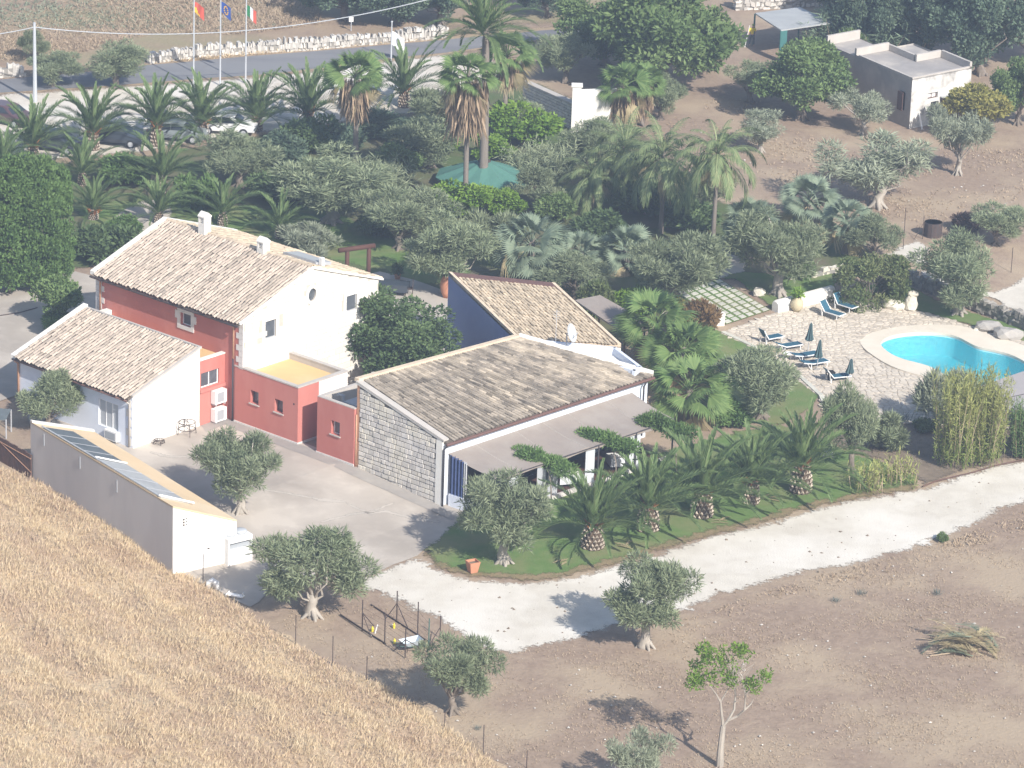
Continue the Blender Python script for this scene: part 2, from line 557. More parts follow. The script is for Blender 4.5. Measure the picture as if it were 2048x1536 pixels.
def sheet(name, pix, off, material, step=.7, jit=.08, cell=2.0, hfun=None, holes=(), world_pts=None, rounds=0, kind='structure', soft=0.0):
    rg = random.Random(name)
    if world_pts is None:
        p2 = [PX(*q) for q in pix]
        poly = [(p.x, p.y) for p in p2]
    else:
        poly = world_pts
    if rounds:
        poly = smooth_poly(poly, rounds)
    poly = densify(poly, step, jit, rg)
    P = np.array(poly)
    U = P @ np.array([A2, B2]).T
    gu = np.arange(math.floor(U[:, 0].min() / cell) * cell, U[:, 0].max() + cell, cell)
    gv = np.arange(math.floor(U[:, 1].min() / cell) * cell, U[:, 1].max() + cell, cell)
    G = np.array([(a * A2[0] + b * B2[0], a * A2[1] + b * B2[1]) for a in gu for b in gv])
    G = G[inpoly(G, poly)] if len(G) else G
    ringp = []
    if soft:
        PP = np.array(poly)
        for fr_ in (.5, 1.0):
            for sg in (1, -1):
                Q = np.array(offset_poly(poly, sg * soft * fr_))
                Q = Q[inpoly(Q, poly)]
                if len(Q):
                    dd = np.sqrt(((Q[:, None, :] - PP[None]) ** 2).sum(-1)).min(1)
                    ringp += [tuple(q) for q in Q[dd > soft * fr_ * .8]]
        if len(G):
            dd = np.sqrt(((G[:, None, :] - PP[None]) ** 2).sum(-1)).min(1)
            G = G[dd > soft * 1.1]
    vs_ = [Vector(p) for p in poly] + [Vector(p) for p in ringp] + [Vector(p) for p in G]
    n = len(poly)
    edges = [(i, (i + 1) % n) for i in range(n)]
    for h in holes:
        k = len(vs_)
        vs_ += [Vector(p) for p in h]
        edges += [(k + i, k + (i + 1) % len(h)) for i in range(len(h))]
    co, _, fc, *_ = delaunay_2d_cdt(vs_, edges, [], 0, 1e-4)
    C = np.array([((co[f[0]] + co[f[1]] + co[f[2]]) / 3)[:] for f in fc])
    ok = inpoly(C, poly)
    for h in holes:
        ok &= ~inpoly(C, h)
    V = [(c.x, c.y, (hfun(c.x, c.y) if hfun else terr(c.x, c.y)) + off) for c in co]
    me = bpy.data.meshes.new(name)
    F = []
    for f, k in zip(fc, ok):
        if k:
            a, b, c = (co[i] for i in f)
            F.append(f if (b - a).cross(c - a) > 0 else f[::-1])
    me.from_pydata(V, [], F)
    me.materials.append(MATS[material])
    if soft:
        cc = np.array([(c.x, c.y) for c in co])
        dd = np.concatenate([np.sqrt(((cc[i:i + 500, None, :] - PP[None]) ** 2).sum(-1)).min(1) for i in range(0, len(cc), 500)])
        a = me.attributes.new('edge', 'FLOAT', 'POINT')
        a.data.foreach_set('value', np.clip(dd / soft, 0, 1).astype(np.float32))
    o = inst(name, me)
    if hfun:
        me.polygons.foreach_set('use_smooth', [True] * len(me.polygons))
    if kind:
        o['kind'] = kind
    return o

# ================================================================== GROUND
def big_ground():
    us, vvs = [-260, 2, 10, 320], [-330, 330]
    mb = MB()
    us = [-200, 2, 10, 200]
    for a, b in zip(us[:-1], us[1:]):
        za = -0.6 * min(1, max(0, (a - 2) / 8))
        zb = -0.6 * min(1, max(0, (b - 2) / 8))
        mb.face([UV(a, -200, za), UV(b, -200, zb), UV(b, 200, zb), UV(a, 200, za)])
    o = mb.build('ground', 'dirt')
    o['kind'] = 'structure'
big_ground()

# the dry hillside in the foreground
EDGE = [(-160, 850), (0, 936), (62, 958), (150, 1003), (240, 1062), (345, 1136), (400, 1166), (470, 1212), (530, 1256), (600, 1300),
        (700, 1345), (780, 1378), (880, 1445), (1000, 1538), (1110, 1640), (1330, 1860)]
EW = [PX(*p) for p in EDGE]
ES = np.array([(p.x, p.y) for p in EW])

def edge_dist(P):
    P = np.atleast_2d(P)
    best = np.full(len(P), 1e9)
    for i in range(len(ES) - 1):
        a, b = ES[i], ES[i + 1]
        ab = b - a
        t = np.clip(((P - a) @ ab) / (ab @ ab), 0, 1)
        d = np.linalg.norm(P - (a + t[:, None] * ab), axis=1)
        best = np.minimum(best, d)
    return best

def hill_h(P):
    d = edge_dist(P)
    P = np.atleast_2d(P)
    x, y = P[:, 0], P[:, 1]
    w = np.minimum(1, d / 3)
    return (.17 * d - .10 * np.minimum(d, 2.0) + w * (.16 * np.sin(d * 1.7 + .35 * np.sin(x * .5)) + .10 * np.sin(x * .9 + y * .4) + .08 * np.sin(y * 1.3 - x * .3)))

HILLPOLY = [(p.x, p.y) for p in EW] + [(-2, -98), (-60, -98), (-60, EW[0].y)]

def hill_z(x, y):
    return terr(x, y) + max(0.0, float(hill_h(np.array([[x, y]]))[0]))
sheet('hillside', None, .03, 'hill_soil', step=1.2, jit=.25, cell=1.2, hfun=hill_z, world_pts=HILLPOLY)

sheet('far_field', [(-700, -420), (2500, -420), (2500, -60), (1700, -10), (1480, 20), (1290, 40), (1080, 50), (900, 62), (760, 82), (610, 92), (505, 108), (400, 112), (300, 128),
                    (150, 146), (0, 156), (-500, 190)], .012, 'far_dry_soft', soft=3, step=3, jit=.5, cell=8)
sheet('road_verge', [(-300, 178), (0, 156), (150, 146), (300, 126), (400, 110), (600, 96), (760, 84), (900, 66), (1080, 54), (1290, 44), (1290, 66), (1080, 84),
                     (900, 112), (640, 146), (500, 156), (300, 172), (0, 192), (-300, 214)], .022, 'verge_soft', soft=0.9, step=1, jit=.15, cell=5)
ROAD = [(-300, 185), (0, 160), (150, 147), (300, 130.5), (400, 122), (512, 112), (640, 102), (780, 90), (890, 80), (1080, 62), (1290, 48), (1290, 60), (1080, 80),
        (890, 106), (780, 117), (640, 137), (512, 151), (400, 158), (300, 166), (150, 177), (0, 186), (-300, 208)]
sheet('road', ROAD, .034, 'asphalt', step=2, jit=.04, cell=5)
sheet('parking_lot', [(-200, 205), (0, 189), (150, 180), (300, 169), (400, 161), (512, 154), (640, 140), (780, 120), (890, 109), (985, 112), (1010, 150), (960, 200),
                      (870, 225), (760, 236), (640, 255), (520, 268), (400, 286), (280, 306), (120, 322), (-200, 345)], .046, 'gravel_pale_soft', soft=1.2, step=1, jit=.15, cell=4)
sheet('garden_floor', [(-160, 350), (120, 326), (300, 308), (520, 270), (640, 257), (870, 228), (985, 150), (1100, 170), (1180, 222), (1270, 250), (1330, 300), (1430, 400), (1530, 420),
                       (1700, 470), (1760, 520), (1700, 545), (1560, 560), (1440, 560), (1420, 640), (1330, 660), (1240, 690), (1000, 720), (700, 780), (560, 600), (300, 520), (150, 540), (-160, 600)],
      .058, 'garden_soil_soft', soft=1.2, step=1, jit=.2, cell=4)
sheet('lawn', [(130, 410), (330, 395), (520, 420), (640, 400), (760, 470), (900, 500), (960, 560), (830, 575), (760, 545), (560, 500), (420, 470), (300, 470), (200, 470)],
      .068, 'lawn_soft', soft=0.8, step=.8, jit=.12, cell=3)
sheet('patio', [(700, 560), (760, 545), (830, 562), (880, 580), (920, 610), (960, 700), (760, 760), (640, 700)], .078, 'path', step=1, jit=.03, cell=3)
sheet('garden_path', [(215, 452), (230, 432), (270, 405), (330, 398), (350, 425), (320, 470), (300, 480)], .078, 'path_soft', soft=0.4, step=.7, jit=.05, cell=3, rounds=1)
sheet('forecourt', [(-160, 600), (0, 562), (60, 552), (150, 545), (215, 560), (300, 620), (260, 700), (150, 880), (60, 850), (40, 790), (-160, 860)], .07, 'concrete', step=1, jit=.03, cell=3)
sheet('yard', [(60, 940), (140, 850), (265, 880), (400, 830), (470, 835), (600, 885), (720, 930), (880, 1000), (960, 1035), (925, 1060), (850, 1100), (835, 1112), (740, 1150),
               (640, 1150), (560, 1170), (500, 1215), (430, 1180), (345, 1145)], .034, 'concrete', step=.8, jit=.04, cell=2)
for k_, ln in enumerate(([(500, 978), (560, 985), (640, 1000), (690, 1006), (740, 1028), (770, 1024), (820, 1036), (880, 1046)], [(640, 1045), (700, 1030), (745, 1024), (790, 1008)], [(300, 905), (340, 915), (400, 912), (470, 920)])):
    up_ = [(x, y - 2.2 - (i % 2) * .8) for i, (x, y) in enumerate(ln)]
    dn_ = [(x, y + 2.2 + (i % 3) * .6) for i, (x, y) in enumerate(ln)]
    sheet('concrete_seam', up_ + dn_[::-1], .042, 'path_soft', step=.5, jit=.05, cell=1, soft=.16)
sheet('paved_strip', [(402, 852), (452, 834), (470, 844), (597, 889.5), (637, 903), (716, 938), (873, 1009), (926, 1031), (905, 1042), (860, 1022), (700, 950), (600, 908), (470, 860), (450, 850), (412, 866)],
      .046, 'concrete_dark', step=1, jit=.01, cell=2)
TRACK = [(735, 1152), (790, 1128), (835, 1106), (868, 1136), (910, 1150), (960, 1160), (1075, 1164), (1130, 1154), (1200, 1138), (1290, 1112), (1400, 1078), (1540, 1042), (1640, 1012), (1720, 996), (1850, 974),
         (1950, 940), (2048, 916), (2400, 830), (2400, 905), (2120, 985), (2048, 1008), (1990, 1035), (1900, 1078), (1800, 1112), (1700, 1136), (1600, 1152), (1540, 1167), (1440, 1196),
         (1392, 1214), (1440, 1229), (1385, 1226), (1300, 1238), (1150, 1281), (1050, 1308), (985, 1315), (930, 1280), (880, 1250), (800, 1208), (740, 1186), (705, 1170)]
sheet('track', TRACK, .05, 'track_soft', soft=1.0, step=.3, jit=.17, cell=2)
LAWN = [(926, 1031), (1010, 1000), (1150, 960), (1330, 905), (1480, 865), (1560, 850), (1640, 880), (1700, 905), (1790, 935), (1835, 960), (1842, 974), (1720, 993), (1640, 1009), (1540, 1039), (1400, 1074),
        (1290, 1108), (1200, 1134), (1130, 1150), (1075, 1159), (960, 1154), (900, 1142), (868, 1130), (838, 1104), (880, 1078), (908, 1050)]
sheet('lawn_border', [(x, y + 7) for x, y in LAWN], .062, 'lawn_edge_soft', soft=0.8, step=.4, jit=.12, cell=2)
sheet('front_lawn', [(x, y - 3) for x, y in LAWN], .074, 'lawn_soft', soft=0.7, step=.4, jit=.12, cell=2)
sheet('side_lawn', [(1330, 690), (1395, 655), (1437, 662), (1500, 692), (1562, 729), (1640, 790), (1632, 812), (1570, 850), (1470, 850), (1380, 810)], .066, 'lawn_soft', soft=0.3, step=.6, jit=.05, cell=2)
sheet('pool_lawn', [(1400, 560), (1470, 560), (1545, 622), (1560, 600), (1668, 585), (1690, 545), (1610, 552), (1500, 545), (1430, 540)], .07, 'lawn_soft', soft=0.4, step=.6, jit=.06, cell=2)
sheet('slope_lawn', [(1690, 580), (1800, 555), (1870, 600), (1960, 630), (2120, 680), (2120, 720), (1990, 672), (1900, 640), (1790, 615), (1700, 605)], .07, 'lawn_soft', soft=0.5, step=.6, jit=.08, cell=2)
sheet('bed', [(1640, 880), (1700, 850), (1800, 845), (1900, 850), (2048, 830), (2200, 800), (2200, 870), (2048, 912), (1950, 938), (1850, 972), (1800, 935), (1700, 905)], .056, 'mulch_soft', soft=0.7, step=.6, jit=.1, cell=2)
sheet('pale_path', [(1765, 512), (1830, 478), (1862, 500), (1850, 540), (1840, 552), (1900, 580), (1985, 600), (2048, 640), (2120, 660), (2120, 560), (2048, 556), (1985, 585), (1900, 560)],
      .06, 'track_soft', soft=0.6, step=.6, jit=.12, cell=3)
sheet('garden_path', [(1405, 520), (1440, 500), (1495, 520), (1490, 545), (1440, 560)], .082, 'path_soft', soft=0.4, step=.6, jit=.05, cell=3)

# pool terrace with its own hole for the pool
POOLPX = [(1757, 693), (1768, 680), (1795, 672.5), (1835, 668.5), (1880, 670), (1915, 677), (1938, 690), (1955, 698.5), (1985, 704), (2018, 712), (2048, 726), (2072, 745), (2078, 765),
          (2062, 782), (2035, 790), (2000, 788), (1965, 779), (1935, 772), (1905, 762), (1882, 751), (1862, 739), (1840, 732), (1806, 724), (1778, 712)]
pw = [PX(*p) for p in POOLPX]
POOL = smooth_poly([(p.x, p.y) for p in pw], 2)

area = sum(POOL[i][0] * POOL[(i + 1) % len(POOL)][1] - POOL[(i + 1) % len(POOL)][0] * POOL[i][1] for i in range(len(POOL)))
if area < 0:
    POOL = POOL[::-1]
COPE = offset_poly(POOL, 1.15)
cw = [PX(*p) for p in ((1719, 690), (1722, 676), (1745, 663), (1790, 655.5), (1861, 653), (1926, 656), (1961, 668), (2048, 695), (2100, 720), (2130, 760), (2100, 800), (2040, 812),
                       (1960, 797), (1900, 777), (1861, 761), (1786, 741), (1736, 710))]
COPE = smooth_poly([(p.x, p.y) for p in cw], 2)
a_ = sum(COPE[i][0] * COPE[(i + 1) % len(COPE)][1] - COPE[(i + 1) % len(COPE)][0] * COPE[i][1] for i in range(len(COPE)))
if a_ < 0:
    COPE = COPE[::-1]
# cut the ground under the pool: the ground object is rebuilt with a hole
def recut_ground():
    g = bpy.data.objects['ground']
    old = g.data
    us = [-200, 2, 10, 200]
    hole = offset_poly(POOL, .3)
    V = [Vector(UV(a, b)[:2]) for a in us for b in (-200, 200)]
    n0 = len(V)
    V += [Vector(p) for p in hole]
    E = [(n0 + i, n0 + (i + 1) % len(hole)) for i in range(len(hole))] + [(i * 2, i * 2 + 1) for i in range(4)]
    co, _, fc, *_ = delaunay_2d_cdt(V, E, [], 0, 1e-4)
    C = np.array([((co[f[0]] + co[f[1]] + co[f[2]]) / 3)[:] for f in fc])
    ok = ~inpoly(C, hole)
    F = []
    for f, k in zip(fc, ok):
        if k:
            a, b, c = (co[i] for i in f)
            F.append(f if (b - a).cross(c - a) > 0 else f[::-1])
    me = bpy.data.meshes.new('ground')
    me.from_pydata([(c.x, c.y, terr(c.x, c.y)) for c in co], [], F)
    me.materials.append(MATS['dirt'])
    g.data = me
    bpy.data.meshes.remove(old)
recut_ground()
TERR_PX = [(1440, 668), (1548, 628), (1668, 596), (1700, 603), (1800, 615), (1830, 622), (1900, 640), (1990, 672), (2120, 700), (2260, 740), (2260, 860), (2048, 862), (1930, 855), (1870, 850), (1800, 848), (1720, 868),
           (1655, 838), (1638, 795), (1560, 731), (1500, 694)]
pth = [PX(*p) for p in TERR_PX]
TERRP = [(p.x, p.y) for p in pth]
terrace = sheet('terrace', None, .075, 'mortar', step=.8, jit=.02, cell=2, world_pts=TERRP, holes=[offset_poly(COPE, -.1)])

def terrace_stones():
    P = np.array(TERRP)
    c = .37
    pieces, flat = [], MB()
    xs = np.arange(P[:, 0].min(), P[:, 0].max(), c)
    ys = np.arange(P[:, 1].min(), P[:, 1].max(), c)
    jit = NR.uniform(-.19, .19, (len(xs) + 1, len(ys) + 1, 2)) * c / .46
    def node(i, j):
        return Vector((xs[0] + i * c + jit[i, j, 0] + (j % 2) * .2, ys[0] + j * c + jit[i, j, 1]))
    cells = []
    for i in range(len(xs)):
        for j in range(len(ys)):
            q = [node(i, j), node(i + 1 if i + 1 <= len(xs) else i, j), node(i + 1, j + 1), node(i, j + 1)] if i < len(xs) and j < len(ys) else None
            m = sum(q, Vector((0, 0))) / 4
            pt = np.array([[m.x, m.y]])
            if not inpoly(pt, TERRP)[0] or inpoly(pt, COPE)[0]:
                continue
            q = [m + (p - m) * .90 for p in q]
            pts = []
            for k in range(4):     # knock the corners off
                a, b = q[k], q[(k + 1) % 4]
                w = rnd.uniform(.12, .3)
                pts += [a.lerp(b, w), a.lerp(b, 1 - w)]
            cells.append((m, pts))
    cells.sort(key=lambda e: (Vector((e[0].x, e[0].y, 0)) - CAM).length)
    for k, (m, pts) in enumerate(cells):
        z = terr(m.x, m.y) + .075
        t = rnd.random()
        tgt = MB() if k < 300 else flat
        h = rnd.uniform(.018, .035)
        n = len(pts)
        b0 = len(tgt.v)
        tgt.v += [(p.x, p.y, z - .01) for p in pts] + [(p.x * .94 + m.x * .06, p.y * .94 + m.y * .06, z + h) for p in pts]
        tgt.f.append(tuple(range(b0 + n, b0 + 2 * n)))
        for a in range(n):
            b = (a + 1) % n
            tgt.f.append((b0 + a, b0 + b, b0 + n + b, b0 + n + a))
        tgt.m += [0] * (n + 1)
        tgt.t += [t] * (n + 1)
        if k < 300:
            tgt.build('paving_stone', 'paver', terrace)
    o = flat.build('paving_stones', 'paver', terrace)
    o['kind'] = 'stuff'
terrace_stones()

# swimming pool
zp = -0.6
pool = thing('swimming_pool', 'kidney shaped swimming pool full of turquoise water with a pale coping', 'pool', (sum(p[0] for p in POOL) / len(POOL), sum(p[1] for p in POOL) / len(POOL), zp))
mb = MB()
n = len(POOL)
rim = offset_poly(POOL, -.02)
DEEP = zp - 1.35
STEP = offset_poly(POOL, -1.0)
mb.face([(p[0], p[1], DEEP) for p in POOL])
for i in range(n):
    j = (i + 1) % n
    mb.face([(POOL[i][0], POOL[i][1], zp + .06), (POOL[j][0], POOL[j][1], zp + .06), (POOL[j][0], POOL[j][1], DEEP), (POOL[i][0], POOL[i][1], DEEP)][::-1])
mb.build('pool_shell', 'pool_liner', pool)
mb = MB()
for i in range(n):
    j = (i + 1) % n
# coping: a flat ring with a nosing
ring_o = COPE
def ring(mb, outer, inner, z0, z1):
    V = [Vector(p) for p in outer] + [Vector(p) for p in inner]
    no, ni = len(outer), len(inner)
    E = [(i, (i + 1) % no) for i in range(no)] + [(no + i, no + (i + 1) % ni) for i in range(ni)]
    co, _, fc, *_ = delaunay_2d_cdt(V, E, [], 0, 1e-5)
    C = np.array([((co[f[0]] + co[f[1]] + co[f[2]]) / 3)[:] for f in fc])
    ok = inpoly(C, outer) & ~inpoly(C, inner)
    for f, k in zip(fc, ok):
        if k:
            a, b, c = (co[i] for i in f)
            if (b - a).cross(c - a) < 0:
                a, b, c = c, b, a
            mb.face([(a.x, a.y, z1), (b.x, b.y, z1), (c.x, c.y, z1)])
    for poly, sgn in ((outer, 1), (inner, -1)):
        for i in range(len(poly)):
            p, q = poly[i], poly[(i + 1) % len(poly)]
            f = [(p[0], p[1], z0), (q[0], q[1], z0), (q[0], q[1], z1), (p[0], p[1], z1)]
            mb.face(f if sgn > 0 else f[::-1])
ring(mb, COPE, offset_poly(POOL, -.03), zp + .02, zp + .17)
mb.build('coping', 'coping', pool)
# water
wm = bpy.data.materials.new('water')
wm.use_nodes = True
nt = wm.node_tree
nt.nodes.clear()
o_ = nt.nodes.new('ShaderNodeOutputMaterial')
tr = nt.nodes.new('ShaderNodeBsdfTransparent')
tr.inputs[0].default_value = (.34, .93, 1.0, 1)
gl = nt.nodes.new('ShaderNodeBsdfGlossy')
gl.inputs['Roughness'].default_value = .04
df = nt.nodes.new('ShaderNodeBsdfDiffuse')
df.inputs[0].default_value = (.16, .70, .80, 1)
fr = nt.nodes.new('ShaderNodeFresnel')
fr.inputs[0].default_value = 1.33
tcw = nt.nodes.new('ShaderNodeTexCoord')
mpw = nt.nodes.new('ShaderNodeMapping')
mpw.inputs['Scale'].default_value = (1.2, 3.2, 1)
mpw.inputs['Rotation'].default_value = (0, 0, R(-20))
nz = nt.nodes.new('ShaderNodeTexNoise')
nz.inputs['Scale'].default_value = 2.2
nz.inputs['Detail'].default_value = 3
nz.inputs['Distortion'].default_value = 1.2
bp = nt.nodes.new('ShaderNodeBump')
bp.inputs['Distance'].default_value = .22
nt.links.new(tcw.outputs['Object'], mpw.inputs[0])
nt.links.new(mpw.outputs[0], nz.inputs[0])
nt.links.new(nz.outputs[0], bp.inputs['Height'])
for nd in (gl, df, fr):
    nt.links.new(bp.outputs[0], nd.inputs['Normal'])
m1 = nt.nodes.new('ShaderNodeMixShader')
m1.inputs[0].default_value = .16
m2 = nt.nodes.new('ShaderNodeMixShader')
nt.links.new(tr.outputs[0], m1.inputs[1])
nt.links.new(df.outputs[0], m1.inputs[2])
nt.links.new(fr.outputs[0], m2.inputs[0])
nt.links.new(m1.outputs[0], m2.inputs[1])
nt.links.new(gl.outputs[0], m2.inputs[2])
nt.links.new(m2.outputs[0], o_.inputs[0])
MATS['water'] = wm
mb = MB()
mb.face([(p[0], p[1], zp - .08) for p in offset_poly(POOL, .02)])
mb.build('water', 'water', pool)

# square slabs set in grass
pv = bpy.data.objects['pool_lawn']
a0, a1, a2 = PX(1452, 651), PX(1541, 622), PX(1441, 566)   # near-left, near-right, far corner direction
ex = (a1 - a0)
ey = PX(1440, 560) - a1
mb = MB()
mb.face([a0 + Vector((0, 0, .082)), a1 + Vector((0, 0, .082)), a1 + ey + Vector((0, 0, .082)), a0 + ey + Vector((0, 0, .082))])
pg = mb.build('slab_path', 'lawn')
pg['kind'] = 'structure'
nx, ny = 6, 10
for i in range(nx):
    for j in range(ny):
        o = a0 + ex * ((i + .15) / nx) + ey * ((j + .15) / ny)
        w, l = ex * (.70 / nx), ey * (.72 / ny)
        w, l = w * rnd.uniform(.95, 1.05), l * rnd.uniform(.95, 1.05)
        mb = MB()
        mb.obox(o + Vector((0, 0, .07)), w, l, Vector((0, 0, .035)), t=rnd.random())
        mb.build('paving_slab', 'slab', pg)

# ================================================================== BUILDING HELPERS
def panel(mb, origin, sdir, outline, holes=(), depth=.2, m=0, mh=None, flip=False):
    """upright wall face: outline and holes in (s, z); reveals of the holes run inwards"""
    sdir = Vector(sdir).normalized()
    nrm = Vector((sdir.y, -sdir.x, 0))          # outward
    if flip:
        nrm = -nrm
    def W(p, d=0.0):
        return Vector(origin) + sdir * p[0] + Vector((0, 0, p[1])) + nrm * d
    V = [Vector(p) for p in outline]
    E = [(i, (i + 1) % len(V)) for i in range(len(V))]
    for h in holes:
        k = len(V)
        V += [Vector(p) for p in h]
        E += [(k + i, k + (i + 1) % len(h)) for i in range(len(h))]
    co, _, fc, *_ = delaunay_2d_cdt(V, E, [], 0, 1e-5)
    C = np.array([((co[f[0]] + co[f[1]] + co[f[2]]) / 3)[:] for f in fc])
    ok = inpoly(C, outline)
    for h in holes:
        ok &= ~inpoly(C, h)
    for f, k in zip(fc, ok):
        if k:
            a, b, c = (co[i] for i in f)
            if ((b - a).cross(c - a) < 0) != flip:
                a, b, c = c, b, a
            mb.face([W(a), W(b), W(c)], m)
    for h in holes:
        for i in range(len(h)):
            p, q = h[i], h[(i + 1) % len(h)]
            mb.face([W(p), W(q), W(q, -depth), W(p, -depth)], m if mh is None else mh)

def rect(s0, z0, s1, z1):
    return [(s0, z0), (s1, z0), (s1, z1), (s0, z1)]

def window(parent, origin, sdir, s0, z0, s1, z1, depth=.2, frame='white_paint', pane='pane_grey', sill='parapet', bars=1, fw=.06, name='window'):
    sdir = Vector(sdir).normalized()
    nrm = Vector((sdir.y, -sdir.x, 0))
    O = Vector(origin)
    def W(s, z, d):
        return O + sdir * s + Vector((0, 0, z)) + nrm * d
    mb = MB()
    d = -depth + .03
    for (a, b, c, e) in ((s0, z0, s0 + fw, z1), (s1 - fw, z0, s1, z1), (s0 + fw, z0, s1 - fw, z0 + fw), (s0 + fw, z1 - fw, s1 - fw, z1)):
        mb.obox(W(a, b, d - .04), sdir * (c - a), Vector((0, 0, e - b)), nrm * .06)
    for k in range(1, bars + 1):
        s = s0 + (s1 - s0) * k / (bars + 1)
        mb.obox(W(s - fw / 2, z0 + fw, d - .04), sdir * fw, Vector((0, 0, z1 - z0 - 2 * fw)), nrm * .055)
    w = mb.build(name, frame, parent)
    for k in range(bars + 1):
        a = s0 + (s1 - s0) * k / (bars + 1)
        b = s0 + (s1 - s0) * (k + 1) / (bars + 1)
        mb = MB()
        mb.face([W(a, z0, d - .01), W(b, z0, d - .01), W(b, z1, d - .01), W(a, z1, d - .01)])
        mb.build('pane', pane, w)
    if sill:
        mb = MB()
        mb.obox(W(s0 - .08, z0 - .07, -depth + .05), sdir * (s1 - s0 + .16), Vector((0, 0, .065)), nrm * (depth + .02))
        mb.build('sill', sill, w)
    return w

def clip_poly(poly, clip):
    """Sutherland-Hodgman with a convex counter-clockwise clip polygon"""
    out = poly
    for i in range(len(clip)):
        a, b = clip[i], clip[(i + 1) % len(clip)]
        def side(p):
            return (b[0] - a[0]) * (p[1] - a[1]) - (b[1] - a[1]) * (p[0] - a[0])
        src, out = out, []
        for k in range(len(src)):
            p, q = src[k], src[(k + 1) % len(src)]
            sp, sq = side(p), side(q)
            if sp >= 0:
                out.append(p)
            if (sp >= 0) != (sq >= 0):
                t = sp / (sp - sq)
                out.append((p[0] + (q[0] - p[0]) * t, p[1] + (q[1] - p[1]) * t))
        if not out:
            return []
    return out

def clad(parent, origin, sdir, outline, holes, bw, bh, material, proud=.03, joint=.02, name='stone', rg=None, vary=.35):
    rg = rg or random.Random(3)
    sdir = Vector(sdir).normalized()
    nrm = Vector((sdir.y, -sdir.x, 0))
    O = Vector(origin)
    s0, s1 = min(p[0] for p in outline), max(p[0] for p in outline)
    z = min(p[1] for p in outline)
    zmax = max(p[1] for p in outline)
    cnt = 0
    while z < zmax:
        h = bh * rg.uniform(1 - vary * .4, 1 + vary * .4)
        s = s0 - rg.uniform(0, bw)
        while s < s1:
            w = bw * rg.uniform(1 - vary, 1 + vary)
            q = clip_poly(rect(s + joint / 2, z + joint / 2, s + w - joint / 2, z + h - joint / 2), outline)
            s += w
            if len(q) < 3:
                continue
            ar = abs(sum(q[i][0] * q[(i + 1) % len(q)][1] - q[(i + 1) % len(q)][0] * q[i][1] for i in range(len(q)))) / 2
            cx, cz = sum(p[0] for p in q) / len(q), sum(p[1] for p in q) / len(q)
            if ar < .25 * bw * bh or any(hh[0] - .02 < cx < hh[2] + .02 and hh[1] - .02 < cz < hh[3] + .02 for hh in holes):
                continue
            mb = MB()
            p_ = proud * rg.uniform(.5, 1.4)
            k = len(q)
            mb.v = [tuple(O + sdir * p[0] + Vector((0, 0, p[1])) - nrm * .005) for p in q]
            e = .012
            mb.v += [tuple(O + sdir * (p[0] + (e if p[0] < cx else -e)) + Vector((0, 0, p[1] + (e if p[1] < cz else -e))) + nrm * p_) for p in q]
            mb.f = [tuple(range(k, 2 * k))] + [(i, (i + 1) % k, k + (i + 1) % k, k + i) for i in range(k)]
            mb.m = [0] * (k + 1)
            mb.t = [rg.random()] * (k + 1)
            mb.build(name, material, parent)
            cnt += 1
        z += h
    return cnt

TILE_T = 8
TILES = {}
def tile_meshes(material, r, length):
    key = (material, r, length)
    if key in TILES:
        return TILES[key]
    out = []
    for k in range(TILE_T):
        mb = MB()
        nseg = 5
        r0, r1 = r * .86, r * 1.08
        a = [math.pi * i / nseg for i in range(nseg + 1)]
        mb.v = [(0, -r0 * math.cos(t), r0 * math.sin(t) * .85) for t in a] + [(length, -r1 * math.cos(t), r1 * math.sin(t) * .85) for t in a]
        N = nseg + 1
        mb.f = [(i, i + 1, N + i + 1, N + i)[::-1] for i in range(nseg)]
        mb.m = [0] * nseg
        mb.t = [k / (TILE_T - 1)] * nseg
        out.append(mb.mesh('roof_tile', [material]))
    TILES[key] = out
    return out

